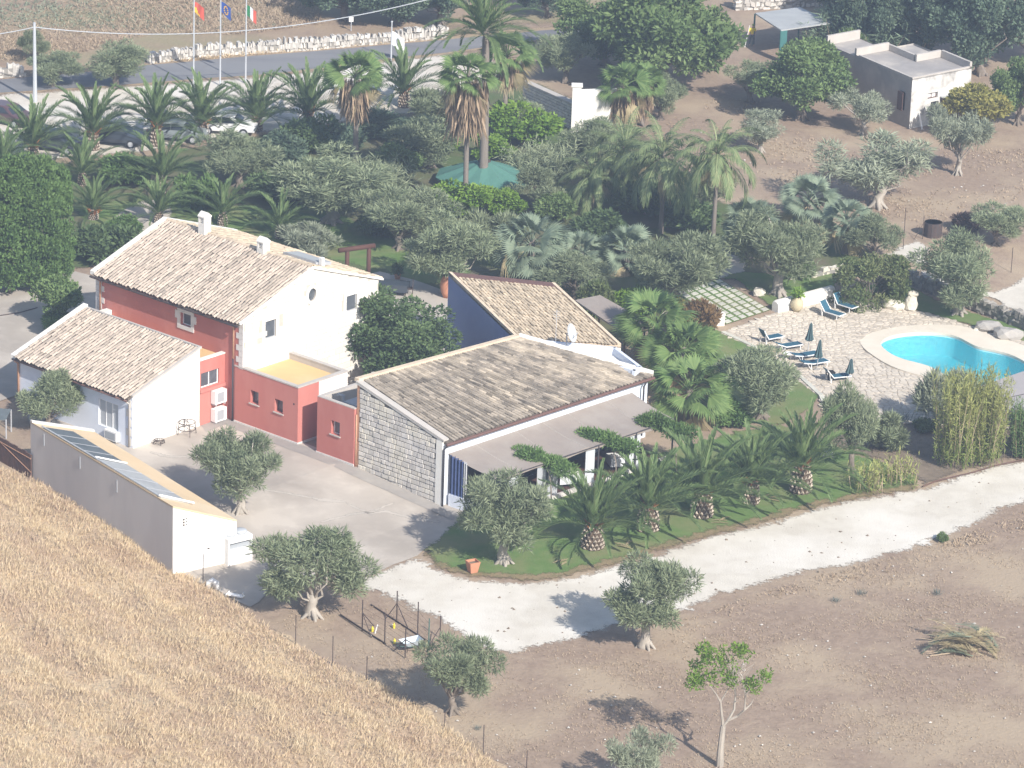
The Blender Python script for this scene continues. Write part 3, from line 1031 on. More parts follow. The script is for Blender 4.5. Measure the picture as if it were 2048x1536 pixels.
def tiled(roof, RL, RR, EL, ER, pitch, material, rg, row=.36, nparts=300, lift=.05, skip=0.0, wob=1.0):
    """rows of curved tiles running from the ridge RL-RR down to the eave EL-ER"""
    RL, RR, EL, ER = (Vector(p) for p in (RL, RR, EL, ER))
    wid = max((RR - RL).length, (ER - EL).length)
    ncol = int(wid / pitch)
    lst = []
    r = pitch * .375
    length = row * 1.22
    ms = tile_meshes(material, r, length)
    for c in range(ncol):
        f = (c + .5) / ncol
        top, bot = RL.lerp(RR, f), EL.lerp(ER, f)
        d = bot - top
        L = d.length
        d.normalize()
        side = (RR - RL + ER - EL)
        side = (side - d * side.dot(d)).normalized()
        up = d.cross(side)
        if up.z < 0:
            up = -up
        side = up.cross(d)
        nrow = int(L / row)
        off = rg.uniform(-.05, .05)
        ct = rg.random()
        for k in range(nrow):
            if rg.random() < skip:
                continue
            p = top + d * (k * (L / nrow) + off + rg.uniform(-.03, .03)) + side * rg.uniform(-.02, .02) * wob + up * (lift + rg.uniform(-.008, .018) + .012 * (k % 2))
            if (p - bot).dot(d) > -.12:
                continue
            a = rg.uniform(-.06, .06) * wob
            dd = (d * math.cos(a) + side * math.sin(a))
            ss = up.cross(dd)
            M = Matrix(((dd.x, ss.x, up.x, p.x), (dd.y, ss.y, up.y, p.y), (dd.z, ss.z, up.z, p.z), (0, 0, 0, 1)))
            tv = .55 * ct + .45 * rg.random() if rg.random() < .85 else rg.random()
            lst.append((M, min(TILE_T - 1, int(tv * TILE_T))))
    lst.sort(key=lambda e: (e[0].translation - CAM).length)
    inv = WM[roof.name].inverted()
    for M, k in lst[:nparts]:
        inst('roof_tile', ms[k], roof, inv @ M)
    rest = lst[nparts:]
    if rest:
        base = [np.array([v.co[:] for v in m.vertices]) for m in ms]
        faces = np.array([p.vertices[:] for p in ms[0].polygons])
        V, T = [], []
        for M, k in rest:
            A = np.array(inv @ M)
            w = base[k] @ A[:3, :3].T + A[:3, 3]
            V.append(w[faces])
            T += [k / (TILE_T - 1)] * len(faces)
        o = inst('roof_tiles', quads('roof_tiles', np.concatenate(V), T, [material]), roof)
        o['kind'] = 'stuff'

def slab(mb, RL, RR, ER, EL, th=.12, m=0):
    """a roof plane of some thickness"""
    q = [Vector(p) for p in (RL, RR, ER, EL)]
    n = (q[1] - q[0]).cross(q[3] - q[0])
    if n.z < 0:
        q = q[::-1]
    lo_ = [p - Vector((0, 0, th)) for p in q]
    mb.face(q, m)
    mb.face(lo_[::-1], m)
    for i in range(4):
        j = (i + 1) % 4
        mb.face([q[i], lo_[i], lo_[j], q[j]], m)

def ridge_caps(roof, a, b, material, r=.13, step=.42, name='ridge_tile'):
    a, b = Vector(a), Vector(b)
    n = int((b - a).length / step)
    d = (b - a).normalized()
    s = Vector((0, 0, 1)).cross(d).normalized()
    up = d.cross(s)
    ms = tile_meshes(material, r, step * 1.1)
    inv = WM[roof.name].inverted()
    for k in range(n):
        p = a + d * (k * (b - a).length / n) + up * (.03 + rnd.uniform(0, .015))
        M = Matrix(((d.x, s.x, up.x, p.x), (d.y, s.y, up.y, p.y), (d.z, s.z, up.z, p.z), (0, 0, 0, 1)))
        inst(name, ms[rnd.randrange(TILE_T)], roof, inv @ M)

def pipe(parent, pts, r, material, name='drainpipe'):
    mb = MB()
    mb.tube(pts, r, 7)
    return mb.build(name, material, parent, smooth=True)

RZ = -YAW
dU, dV = UV(1, 0), UV(0, 1)

# ================================================================== MAIN HOUSE
U0, U1, V0, V1 = -18.55, -6.2, -16.6, -5.3
VM = (V0 + V1) / 2
ZE, ZA = 6.25, 8.2
house = thing('farmhouse', 'two storey farmhouse with a red long side, white stone gable and pale tiled pitched roof', 'house', UV((U0 + U1) / 2, VM), RZ)
wS0, wS1, wZ0, wZ1 = -11.36 - U0, -10.46 - U0, 4.84, 5.62
mb = MB()
panel(mb, UV(U0, V0), dU, rect(0, 0, U1 - U0, ZE), [rect(wS0, wZ0, wS1, wZ1)], .25)
mb.build('red_wall', 'red_wall', house)
w = window(house, UV(U0, V0), dU, wS0, wZ0, wS1, wZ1, .25, bars=0, sill=None, fw=.05)
mb = MB()   # toothed stone surround
O = UV(U0, V0)
nf = -dV
for (a, b, c, e) in ((wS0 - .24, wZ1, wS1 + .24, wZ1 + .42), (wS0 - .24, wZ0 - .24, wS1 + .24, wZ0), (wS0 - .24, wZ0, wS0, wZ1), (wS1, wZ0, wS1 + .24, wZ1),
                     (wS0 - .42, wZ0 + .35, wS0 - .24, wZ1 + .05), (wS1 + .24, wZ0 + .30, wS1 + .42, wZ1 - .02)):
    mb.obox(O + dU * a + Vector((0, 0, b)) + nf * .002, dU * (c - a), Vector((0, 0, e - b)), nf * .05)
mb.build('surround', 'quoin', w)
# white stone gable facing right
g_out = [(0, 0), (V1 - V0, 0), (V1 - V0, ZE), (VM - V0, ZA + .1), (0, ZE)]
H1 = (-14.82 - V0, 4.80, -13.92 - V0, 5.88)
H2 = (-8.05 - V0, 4.88, -7.16 - V0, 5.86)
circ = [(-10.95 - V0 + .33 * math.cos(t), 6.65 + .40 * math.sin(t)) for t in [2 * math.pi * k / 20 for k in range(20)]]
mb = MB()
panel(mb, UV(U1, V0), dV, g_out, [rect(*H1), rect(*H2), circ], .12)
gable = mb.build('gable_wall', 'joint_white', house)
clad(gable, UV(U1, V0), dV, [(0.0, 0), (V1 - V0, 0), (V1 - V0, ZE), (VM - V0, ZA), (0.0, ZE)],
     [(H1[0] - .3, H1[1] - .2, H1[2] + .2, H1[3] + .2), (H2[0] - .3, H2[1] - .2, H2[2] + .2, H2[3] + .2), (-10.95 - V0 - .55, 6.0, -10.95 - V0 + .55, 7.3)],
     .80, .33, 'white_stone', proud=.02, joint=.022, rg=random.Random(5), vary=.4)
for H in (H1, H2):
    w = window(house, UV(U1, V0), dV, *H, .12, bars=0, sill=None, frame='grey_paint', pane='pane_grey', fw=.035)
    mb = MB()
    O = UV(U1, V0)
    for (a, b, c, e) in ((H[0] - .22, H[3], H[2] + .22, H[3] + .2), (H[0] - .22, H[1] - .2, H[2] + .22, H[1]), (H[0] - .22, H[1], H[0], H[3]), (H[2], H[1], H[2] + .22, H[3])):
        mb.obox(O + dV * a + Vector((0, 0, b)), dV * (c - a), Vector((0, 0, e - b)), dU * .04)
    mb.build('surround', 'white_wall', w)
mb = MB()   # round window
O = UV(U1, V0)
N_ = 24
for k in range(N_):
    t0, t1 = 2 * math.pi * k / N_, 2 * math.pi * (k + 1) / N_
    c0 = lambda t, r, q: O + dV * (-10.95 - V0 + r * math.cos(t)) + Vector((0, 0, 6.65 + q * math.sin(t)))
    ia, ib, oa, ob = c0(t0, .33, .40), c0(t1, .33, .40), c0(t0, .5, .6), c0(t1, .5, .6)
    e = dU * .05
    mb.face([ia + e, oa + e, ob + e, ib + e])
    mb.face([oa, ob, ob + e, oa + e])
    mb.face([ia + e, ib + e, ib, ia])
w = mb.build('round_window', 'white_wall', house)
mb = MB()
mb.face([O + dV * p[0] + Vector((0, 0, p[1])) - dU * .1 for p in circ])
mb.build('pane', 'pane_grey', w)
# back and far walls
mb = MB()
panel(mb, UV(U1, V1), -dU, rect(0, 0, U1 - U0, ZE))
mb.build('rear_wall', 'white_wall', house)
mb = MB()
panel(mb, UV(U0, V1), -dV, [(0, 0), (V1 - V0, 0), (V1 - V0, ZE), (V1 - VM, ZA), (0, ZE)])
mb.build('end_wall', 'white_wall', house)
# roof
mb = MB()
OV = .32
sl = (ZA - ZE) / (VM - V0)
e_f, e_b = ZE - OV * sl + .12, ZE - OV * sl + .12
RLp, RRp = UV(U0 + .12, VM, ZA + .12), UV(U1 - .02, VM, ZA + .12)
ELp, ERp = UV(U0 + .12, V0 - OV, e_f), UV(U1 - .02, V0 - OV, e_f)
slab(mb, RLp, RRp, ERp, ELp)
BLp, BRp = UV(U0 + .12, V1 + OV, e_b), UV(U1 - .02, V1 + OV, e_b)
slab(mb, RRp, RLp, BLp, BRp)
roof = mb.build('roof', 'tile_bed', house)
tiled(roof, RLp, RRp, ELp + (ELp - RLp).normalized() * .1, ERp + (ERp - RRp).normalized() * .1, .245, 'tile_pale', random.Random(1), row=.36)
tiled(roof, RRp, RLp, BRp, BLp, .235, 'tile_gold', random.Random(2), row=.36, nparts=0)
ridge_caps(roof, RLp, RRp, 'ridge_cap', .15)
mb = MB()  # left verge coping and right verge coping
for vv0, vv1, zz0, zz1 in ((V0 - OV, VM, e_f, ZA + .12), (VM, V1 + OV, ZA + .12, e_b)):
    for ua, w_, h_ in ((U0 - .2, .34, .16), (U1 - .02, .14, .07)):
        a, b = UV(ua, vv0, zz0 - .06), UV(ua, vv1, zz1 - .06)
        mb = MB()
        mb.obox(a, dU * w_, b - a, Vector((0, 0, h_ + .06)))
        mb.build('verge', 'white_wall', house)
mb = MB()
a = UV(U0 - .1, V0 - OV - .1, e_f - .17)
mb.tube([a, a + dU * (U1 - U0 + .1)], .075, 7)
mb.build('gutter', 'iron', house)
for uu in (-6.88, -18.15):
    pipe(house, [UV(uu, V0 - .35, e_f - .2), UV(uu, V0 - .09, e_f - .45), UV(uu, V0 - .09, 3.9)], .055, 'copper_pipe')
for k in range(8):   # quoins
    wq = .52 if k % 2 else .30
    mb = MB()
    mb.obox(UV(U1 - wq, V0 - .035, 3.4 + k * .36), dU * (wq + .035), dV * .06, Vector((0, 0, .34)), t=rnd.random())
    mb.build('quoin', 'quoin', house)
    mb = MB()
    mb.obox(UV(U0 - .035, V0 - .035, 3.4 + k * .36), dU * (wq + .2), dV * .06, Vector((0, 0, .34)), t=rnd.random())
    mb.build('quoin', 'quoin', house)
# chimneys
for uu, hh, zz in ((-15.1, 1.55, 8.0), (-10.15, 1.42, 7.75)):
    mb = MB()
    vv = VM - .1
    mb.uvbox(uu - .27, vv - .27, zz - .3, uu + .27, vv + .27, zz + hh - .55)
    for su, sv in ((-1, -1), (-1, 1), (1, -1), (1, 1)):
        mb.uvbox(uu + su * .2 - .07, vv + sv * .2 - .07, zz + hh - .55, uu + su * .2 + .07, vv + sv * .2 + .07, zz + hh - .2)
    for k in range(3):
        mb.uvbox(uu - .25, vv - .25, zz + hh - .49 + k * .1, uu + .25, vv + .25, zz + hh - .45 + k * .1)
    mb.uvbox(uu - .30, vv - .30, zz + hh - .2, uu + .30, vv + .30, zz + hh - .12)
    p = [UV(uu - .30, vv - .30, zz + hh - .12), UV(uu + .30, vv - .30, zz + hh - .12), UV(uu + .30, vv + .30, zz + hh - .12), UV(uu - .30, vv + .30, zz + hh - .12)]
    r0, r1 = UV(uu - .30, vv, zz + hh + .12), UV(uu + .30, vv, zz + hh + .12)
    mb.face([p[0], p[1], r1, r0]); mb.face([p[2], p[3], r0, r1]); mb.face([p[1], p[2], r1]); mb.face([p[3], p[0], r0])
    c = mb.build('chimney', 'white_wall', house)
# solar water panel lying near the ridge on the rear slope
mb = MB()
a, b = UV(-9.4, VM + 1.2, 8.15), UV(-6.9, VM + 1.9, 7.95)
mb.obox(UV(-9.6, VM + 1.0, 8.05), dU * 2.7, dV * 1.3 + Vector((0, 0, -.25)), Vector((0, 0, .18)))
t = thing('solar_panel', 'slim pale solar panel lying on the rear slope of the farmhouse roof', 'solar panel', UV(-8.3, VM + 1.5, 7.8), RZ)
mb.build('frame', 'grey_paint', t)
mb = MB()
mb.obox(UV(-9.5, VM + 1.05, 8.235), dU * 2.5, dV * 1.2 + Vector((0, 0, -.235)), Vector((0, 0, .012)))
mb.build('panel', 'panel_pale', t)
mb = MB()
mb.uvbox(-6.85, VM + 1.2, 7.6, -6.6, VM + 1.45, 8.5)
mb.build('post', 'white_paint', t)

# ================================================================== CONNECTING WING (orange flat roof)
wing = thing('connecting_wing', 'narrow red link with an orange flat roof between annex and farmhouse', 'building', UV(-12.5, -17.6), RZ)
mb = MB()
ws = rect(.1, 2.30, 1.55, 3.22)
panel(mb, UV(-7.66, -18.62), dV, rect(0, 0, 2.02, 4.02), [ws], .15)
mb.build('wall', 'red_wall', wing)
mb = MB()
panel(mb, UV(-17.6, -16.6), -dV, rect(0, 0, 2.0, 4.02))
mb.build('wall', 'red_wall', wing)
window(wing, UV(-7.66, -18.62), dV, .1, 2.30, 1.55, 3.22, .15, frame='white_paint', bars=1, sill=None)
mb = MB()
mb.uvbox(-7.66, -18.62, 2.05, -7.55, -16.62, 2.25)
mb.build('ledge', 'red_wall', wing)
mb = MB()
mb.uvbox(-17.55, -18.55, 3.6, -7.9, -16.62, 3.85)
mb.build('flat_roof', 'membrane', wing)
mb = MB()
mb.uvbox(-7.92, -18.66, 4.02, -7.60, -16.62, 4.09)
mb.uvbox(-17.65, -18.60, 3.85, -17.2, -16.62, 4.25)
mb.build('parapet_cap', 'white_wall', wing)
for zz, lab in ((1.22, 'white air conditioner hung on the red link wall, upper of the two'), (.12, 'white air conditioner standing on the ground below another one')):
    t = thing('air_conditioner', lab, 'air conditioner', UV(-7.4, -17.2, zz), RZ, 'air conditioners by the red link')
    mb = MB()
    mb.uvbox(-7.62, -17.75, zz, -7.22, -16.85, zz + .78)
    mb.build('casing', 'white_paint', t)
    mb = MB()
    mb.uvbox(-7.22, -17.62, zz + .10, -7.205, -17.08, zz + .68)
    mb.build('grille', 'grille', t)
    mb = MB()
    for s in (-17.65, -16.95):
        mb.uvbox(-7.655, s - .03, zz - .12, -7.25, s + .03, zz - .003)
    mb.build('bracket', 'grey_paint', t)

# ================================================================== ANNEX
au0, au1, av0, av1 = -17.35, -7.66, -23.9, -18.62
annex = thing('annex', 'low white annex with a pale single pitch tiled roof, left of the farmhouse', 'house', UV((au0 + au1) / 2, (av0 + av1) / 2), RZ)
AZE, AZR = 3.1, 4.72
mb = MB()
ds = rect(-10.5 - au0, .72, -8.85 - au0, 2.32)
panel(mb, UV(au0, av0), dU, rect(0, 0, au1 - au0, AZE), [ds], .12)
mb.build('front_wall', 'bluish_wall', annex)  # white wall, with the bluish shade of this side put into its colour
mb = MB()
panel(mb, UV(au1, av0), dV, [(0, 0), (av1 - av0, 0), (av1 - av0, AZR + .08), (0, AZE + .05)])
end_ = mb.build('end_wall', 'white_wall', annex)
mb = MB()
panel(mb, UV(au1, av1), -dU, rect(0, 0, au1 - au0, AZR))
panel(mb, UV(au0, av1), -dV, [(0, 0), (av1 - av0, 0), (av1 - av0, AZE), (0, AZR)])
mb.build('rear_wall', 'white_wall', annex)
mb = MB()
asl = (AZR - AZE) / (av1 - av0)
aRL, aRR = UV(au0, av1 - .02, AZR + .05), UV(au1 - .1, av1 - .02, AZR + .05)
aEL, aER = UV(au0, av0 - .28, AZE - .28 * asl + .08), UV(au1 - .1, av0 - .28, AZE - .28 * asl + .08)
slab(mb, aRL, aRR, aER, aEL, .14)
ar = mb.build('roof', 'tile_bed', annex)
tiled(ar, aRL, aRR, aEL + (aEL - aRL).normalized() * .08, aER + (aER - aRR).normalized() * .08, .25, 'tile_pale', random.Random(4), row=.37)
mb = MB()
a, b = UV(au0 - .3, av0 - .3, AZE - .22), UV(au0 - .3, av1 + .15, AZR - .02)
mb.obox(a, dU * .38, b - a, Vector((0, 0, .32)))
mb.build('verge', 'white_wall', annex)
mb = MB()
a, b = UV(au1 - .12, av0 - .02, AZE + .02), UV(au1 - .12, av1, AZR + .05)
mb.obox(a, dU * .15, b - a, Vector((0, 0, .12)))
a = UV(au0, av1, AZR + .02)
mb.obox(a, dU * (au1 - au0), dV * .16, Vector((0, 0, .14)))
mb.build('ridge_edge', 'parapet', annex)
a = UV(au0 - .1, av0 - .36, AZE - .14)
pipe(annex, [a, a + dU * (au1 - au0)], .06, 'brown_metal', 'gutter')
pipe(annex, [UV(au0 + .1, av0 - .36, AZE - .2), UV(au0 + .1, av0 - .08, AZE - .4), UV(au0 + .1, av0 - .08, .1)], .07, 'copper_pipe')
pipe(annex, [UV(au1 - .22, av0 - .34, AZE - .2), UV(au1 - .22, av0 - .06, AZE - .42), UV(au1 - .22, av0 - .06, .1)], .055, 'parapet')
w = window(annex, UV(au0, av0), dU, -10.5 - au0, .72, -8.85 - au0, 2.32, .12, bars=2, pane='shutter_grey', sill=None, fw=.05)
mb = MB()
for k in range(5):
    wq = .38 if k % 2 else .22
    mb = MB()
    mb.obox(UV(au1 - wq - .12, av0 - .03, .15 + k * .58), dU * wq, dV * .05, Vector((0, 0, .42)))
    mb.build('quoin', 'white_stone', annex)
mb = MB()
mb.uvbox(au1, av0, 0, au1 + .03, av1, .2)
mb.build('plinth', 'white_wall', annex)
t = thing('air_conditioner', 'boxed air conditioner set low in the annex wall under the shutters', 'air conditioner', UV(-9.3, -24.1, .15), RZ)
mb = MB()
mb.uvbox(-9.75, -24.16, .15, -8.75, -23.9, .72)
mb.build('casing', 'white_paint', t)
mb = MB()
mb.uvbox(-9.66, -24.175, .22, -8.84, -24.16, .64)
mb.build('grille', 'grille', t)

# ================================================================== RED BLOCK
ru0, ru1, rv0, rv1 = -6.84, -1.68, -16.62, -12.55
rb = thing('red_block', 'red flat roofed block with two small windows and orange roof membrane', 'building', UV(-4.3, -14.6), RZ)
RH = 3.47
wa, wb = (-5.52 - ru0, 1.55, -4.86 - ru0, 2.33), (-3.55 - ru0, 1.55, -2.89 - ru0, 2.33)
mb = MB()
panel(mb, UV(ru0, rv0), dU, rect(0, -.1, ru1 - ru0, RH), [rect(*wa), rect(*wb)], .3)
panel(mb, UV(ru1, rv0), dV, rect(0, -.1, 1.70, RH))
mb.build('red_wall', 'red_wall', rb)
mb = MB()
panel(mb, UV(ru1, rv0 + 1.70), dV, rect(0, -.1, rv1 - rv0 - 1.70, RH))
panel(mb, UV(ru1, rv1), -dU, rect(0, 0, ru1 - ru0, RH))
mb.build('white_wall', 'white_wall', rb)
for q in (wa, wb):
    window(rb, UV(ru0, rv0), dU, *q, .3, frame='brown_metal', pane='pane_grey', bars=0, fw=.05)
mb = MB()
mb.uvbox(ru0 + .1, rv0 + .2, 2.9, ru1 - .2, rv1 - .2, 3.12)
mb.build('flat_roof', 'membrane', rb)
mb = MB()   # parapet inner faces and cap
for (a, b, c, d) in ((ru0, rv0 + .02, ru1 - .02, rv0 + .24), (ru1 - .24, rv0 + .24, ru1 - .02, rv1 - .02), (ru0, rv1 - .24, ru1 - .24, rv1 - .02)):
    mb.uvbox(a, b, 3.0, c, d, RH - .02)
mb.build('parapet', 'parapet', rb)
mb = MB()
for (a, b, c, d) in ((ru0, rv0 - .03, ru1 + .03, rv0 + .26), (ru1 - .26, rv0 + .26, ru1 + .03, rv1 + .03), (ru0, rv1 - .26, ru1 - .26, rv1 + .03)):
    mb.uvbox(a, b, RH - .02, c, d, RH + .06)
mb.build('parapet_cap', 'parapet', rb)
mb = MB()
mb.obox(UV(-2.05, rv0 - .01, 2.35), dU * .09, dV * .02, Vector((0, 0, .1)))
mb.build('vent', 'black', rb)
pipe(rb, [UV(ru0 - .08, rv0 - .06, 3.9), UV(ru0 - .08, rv0 - .06, .05)], .05, 'dark_pipe')
mb = MB()
mb.uvbox(ru0, rv0 - .04, 0, ru1 + .04, rv0, .13)
mb.uvbox(ru1, rv0, 0, ru1 + .04, rv0 + 1.9, .13)
mb.build('plinth', 'quoin', rb)

# ================================================================== SECOND RED BLOCK (plant roof)
bu0, bu1, bv0, bv1 = -.05, 2.86, -16.72, -12.4
b2 = thing('red_plant_block', 'small red block with one window and an open white rooftop holding machinery', 'building', UV(1.4, -14.6), RZ)
BH = 3.42
q = (1.06 - bu0, 1.48, 1.74 - bu0, 2.30)
mb = MB()
panel(mb, UV(bu0, bv0), dU, rect(0, -.3, bu1 - bu0, BH), [rect(*q)], .3)
panel(mb, UV(bu1, bv0), dV, rect(0, -.3, .5, BH))
panel(mb, UV(bu0, bv1), -dV, rect(0, -.3, bv1 - bv0, BH))
mb.build('red_wall', 'red_wall', b2)
window(b2, UV(bu0, bv0), dU, *q, .3, frame='white_paint', pane='pane_grey', bars=0, fw=.05)
mb = MB()
mb.uvbox(bu0 + .2, bv0 + .2, 2.3, bu1 - .02, bv1, 2.55)
mb.build('flat_roof', 'panel_pale', b2)
mb = MB()
for (a, b, c, d) in ((bu0 + .002, bv0 + .002, bu1 - .002, bv0 + .25), (bu0 + .002, bv0 + .25, bu0 + .25, bv1)):
    mb.uvbox(a, b, 2.4, c, d, BH + .05)
mb.uvbox(bu0 + .25, bv1 - .2, 2.5, bu1, bv1, BH + .5)
mb.build('parapet', 'parapet', b2)
mb = MB()
mb.uvbox(bu0 - .04, bv0 - .04, -.3, bu1 + .04, bv0, .12)
mb.build('plinth', 'quoin', b2)
t = thing('rooftop_unit', 'dark rooftop machine sunk behind the parapet of the small red block', 'machine', UV(1.9, -15.2, 2.55), RZ)
mb = MB()
mb.uvbox(1.2, -15.9, 2.55, 2.6, -14.6, 3.25)
mb.build('casing', 'grey_paint', t)
mb = MB()
mb.uvbox(1.3, -15.92, 2.62, 2.5, -15.9, 3.15)
mb.build('grille', 'black', t)
mb = MB()
mb.tube([UV(.9, -15.6, 2.55), UV(.9, -15.6, 3.45), UV(.75, -15.9, 3.55)], .09, 8)
mb.build('vent_pipe', 'grey_paint', t)
pipe(b2, [UV(bu1 + .07, bv0 + .1, 3.1), UV(bu1 + .07, bv0 + .1, -.1)], .05, 'copper_pipe')

# ================================================================== DINING HALL
dining = thing('dining_hall', 'long hall with a grey stone gable and weathered brown tiled roof', 'building', UV(6.2, -8.5, -.3), RZ)
dv = -16.55
gout = [(2.9, -.15), (9.42, -.75), (9.42, 3.32), (2.9, 4.95)]
mb = MB()
panel(mb, UV(0, dv), dU, gout)
sg = mb.build('stone_gable', 'joint', dining)
nst = clad(sg, UV(0, dv), dU, [(3.12, -.15), (9.02, -.70), (9.02, 3.30), (3.12, 4.78)], [], .43, .285, 'grey_stone', proud=.05, joint=.036, rg=random.Random(9), vary=.45)
mb = MB()
panel(mb, UV(0, dv - .02), dU, [(2.9, -.15), (3.12, -.17), (3.12, 4.895), (2.9, 4.95)])
mb.build('edge_strip', 'copper_pipe', dining)
mb = MB()   # white corner pier and the white line under the verge
mb.obox(UV(9.04, dv - .07, -.75), dU * .46, dV * .5, Vector((0, 0, 4.06)))
a, b = UV(2.86, dv - .08, 4.93), UV(9.45, dv - .08, 3.29)
mb.obox(a, b - a, dV * .2, Vector((0, 0, .10)))
mb.build('white_edge', 'white_wall', dining)
P1, P2, P3, P4 = UV(2.85, dv + .05, 5.02), UV(4.15, -4.3, 5.02), UV(10.55, .35, 3.22), UV(9.72, dv + .05, 3.25)
mb = MB()
slab(mb, P1, P2, P3, P4, .14)
dr = mb.build('roof', 'tile_bed', dining)
tiled(dr, P1.lerp(P2, .03), P2, P4.lerp(P3, .025), P3, .25, 'tile_dark', random.Random(6), row=.40, wob=.6)
mb = MB()
a, b = UV(2.86, dv - .1, 5.02), UV(9.62, dv - .1, 3.33)
mb.obox(a, b - a, dV * .42, Vector((0, 0, .10)))
mb.build('verge', 'parapet', dining)
mb = MB()
mb.obox(P1 + Vector((0, 0, 0)) - dU * .24, P2 - P1, dU * .32, Vector((0, 0, .2)))
mb.build('ridge_edge', 'ridge_cap', dining)
mb = MB()
sd_ = (P3 - P2)
nn = Vector((-sd_.y, sd_.x, 0)).normalized()
mb.obox(P2, sd_, nn * .38, Vector((0, 0, .20)))
mb.build('side_coping', 'white_wall', dining)
mb = MB()   # other walls
f0, f1 = UV(9.5, dv, 0), UV(10.28, .2, 0)
panel(mb, f0 + Vector((0, 0, 0)), (f1 - f0), rect(0, -.8, (f1 - f0).length, 3.12))
mb.build('front_wall', 'bluish_wall', dining)
for k_ in range(4):     # dark sheets, added to stand for the shade under the canopy
    mb = MB()
    s_a = 1.2 + 3.9 * k_
    nrm_ = Vector(((f1 - f0).y, -(f1 - f0).x, 0)).normalized()
    ee = (f1 - f0).normalized()
    mb.obox(f0 + ee * s_a + nrm_ * .004 + Vector((0, 0, -.5)), ee * 3.1, nrm_ * .05, Vector((0, 0, 2.6)))
    mb.build('door', 'dark_glass', dining)
mb = MB()
k0 = UV(4.0, -4.2)
panel(mb, f1, (k0 - f1), [(0, -.8), ((k0 - f1).length, -.8), ((k0 - f1).length, 4.9), (0, 3.1)])
k1 = UV(2.9, dv)
panel(mb, k0, (k1 - k0), rect(0, -.8, (k1 - k0).length, 4.88))
mb.build('rear_wall', 'white_wall', dining)
g0, g1 = P4 + Vector((0, 0, -.1)) + dU * .08, P3 + Vector((0, 0, -.1)) + dU * .08
mb = MB()
mb.tube([g0 - dV * .1, g1], .09, 7)
mb.build('gutter', 'brown_metal', dining)
pipe(dining, [g0 + dV * .1, UV(9.62, dv - .05, 2.85), UV(9.62, dv - .05, -.6)], .055, 'dark_pipe')
pipe(dining, [g1 - dV * .6, g1 - dV * .6 + Vector((-.2, -.1, -.35)), g1 - dV * .6 + Vector((-.2, -.1, -3.4))], .055, 'dark_pipe')

# canopy on the front of the hall
zc0, zc1 = 2.5, 1.95
cA, cB, cC, cD = PX(893, 905, zc0), PX(1264, 785, zc0), PX(1347, 838, zc1), PX(990, 957, zc1)
tent = thing('canopy', 'long taupe fabric canopy with curtains sloping off the hall front', 'canopy', UV(11.4, -9, -.6), RZ)
mb = MB()
NXc, NYc = 14, 8
def cpt(i, j):
    s, t_ = i / NXc, j / NYc
    p = cA.lerp(cB, s).lerp(cD.lerp(cC, s), t_)
    sag = -.10 * math.sin(math.pi * t_) - .09 * abs(math.sin(math.pi * s * 4)) * t_ - .03 * math.sin(s * 23) * t_
    return p + Vector((0, 0, sag))
for i in range(NXc):
    for j in range(NYc):
        mb.face([cpt(i, j), cpt(i, j + 1), cpt(i + 1, j + 1), cpt(i + 1, j)])
for i in range(NXc):     # valance along the outer edge
    a, b = cpt(i, NYc), cpt(i + 1, NYc)
    mb.face([a, a - Vector((0, 0, .16 + .03 * (i % 2))), b - Vector((0, 0, .16 + .03 * ((i + 1) % 2))), b])
mb.build('fabric', 'canopy_cloth', tent, smooth=True)
for i in (2, 5, 7, 9, 12):     # stitched seams
    mb = MB()
    for j in range(NYc):
        mb.tube([cpt(i, j) + Vector((0, 0, .012)), cpt(i, j + 1) + Vector((0, 0, .012))], .018, 4, cap=False)
    mb.build('seam', 'parapet', tent)
mb = MB()
for i in (0, 4, 8, 11, 14):
    p = cpt(i, NYc)
    mb.tube([p - Vector((0, 0, .05)), Vector((p.x, p.y, -.6))], .05, 6)
    mb.build('post', 'dark_pipe', tent)
    mb = MB()
a, b = cpt(0, NYc), cpt(NXc, NYc)
mb.tube([a - Vector((0, 0, .1)), b - Vector((0, 0, .1))], .04, 6)
mb.build('beam', 'dark_pipe', tent)

def curtain(p, q, ztop, zbot, material, name='curtain', waves=6, amp=.08):
    p, q = Vector(p), Vector(q)
    d = (q - p)
    nr = Vector((-d.y, d.x, 0)).normalized()
    mb = MB()
    N = waves * 4
    pts = [p + d * (i / N) + nr * amp * math.sin(i * math.pi / 2) for i in range(N + 1)]
    zt = ztop if isinstance(ztop, (tuple, list)) else (ztop, ztop)
    for i in range(N):
        a, b = pts[i], pts[i + 1]
        mb.face([(a.x, a.y, zbot), (b.x, b.y, zbot), (b.x, b.y, zt[0] + (zt[1] - zt[0]) * (i + 1) / N), (a.x, a.y, zt[0] + (zt[1] - zt[0]) * i / N)])
    return mb.build(name, material, tent, smooth=True)
eA, eD = UV(9.72, -16.15), UV(12.85, -15.95)
l1 = eA.lerp(eD, .30); l2 = eA.lerp(eD, .38); l3 = eA.lerp(eD, .84)
curtain(eA, l1, (2.45, 2.3), .1, 'curtain_blue', waves=4)
curtain(l1, l2, (2.3, 2.25), .1, 'grey_paint', waves=2)
curtain(l3, eD, (2.0, 1.9), -.5, 'curtain_white', waves=3)
oB = UV(13.62, -2.0)
for s0, s1, mt in ((.08, .13, 'curtain_white'), (.24, .36, 'grey_paint'), (.52, .57, 'curtain_white'), (.78, .84, 'curtain_white')):
    curtain(eD.lerp(oB, s0), eD.lerp(oB, s1), 1.75, -.55, mt, waves=4)
mb = MB()
d_ = (eD - eA)
mb.obox(Vector((eA.x, eA.y, -.7)) - dV * .1, Vector((d_.x, d_.y, 0)), dV * .18, Vector((0, 0, .85)))
mb.build('low_wall', 'bluish_wall', tent)
mb = MB()
d2 = oB - eD
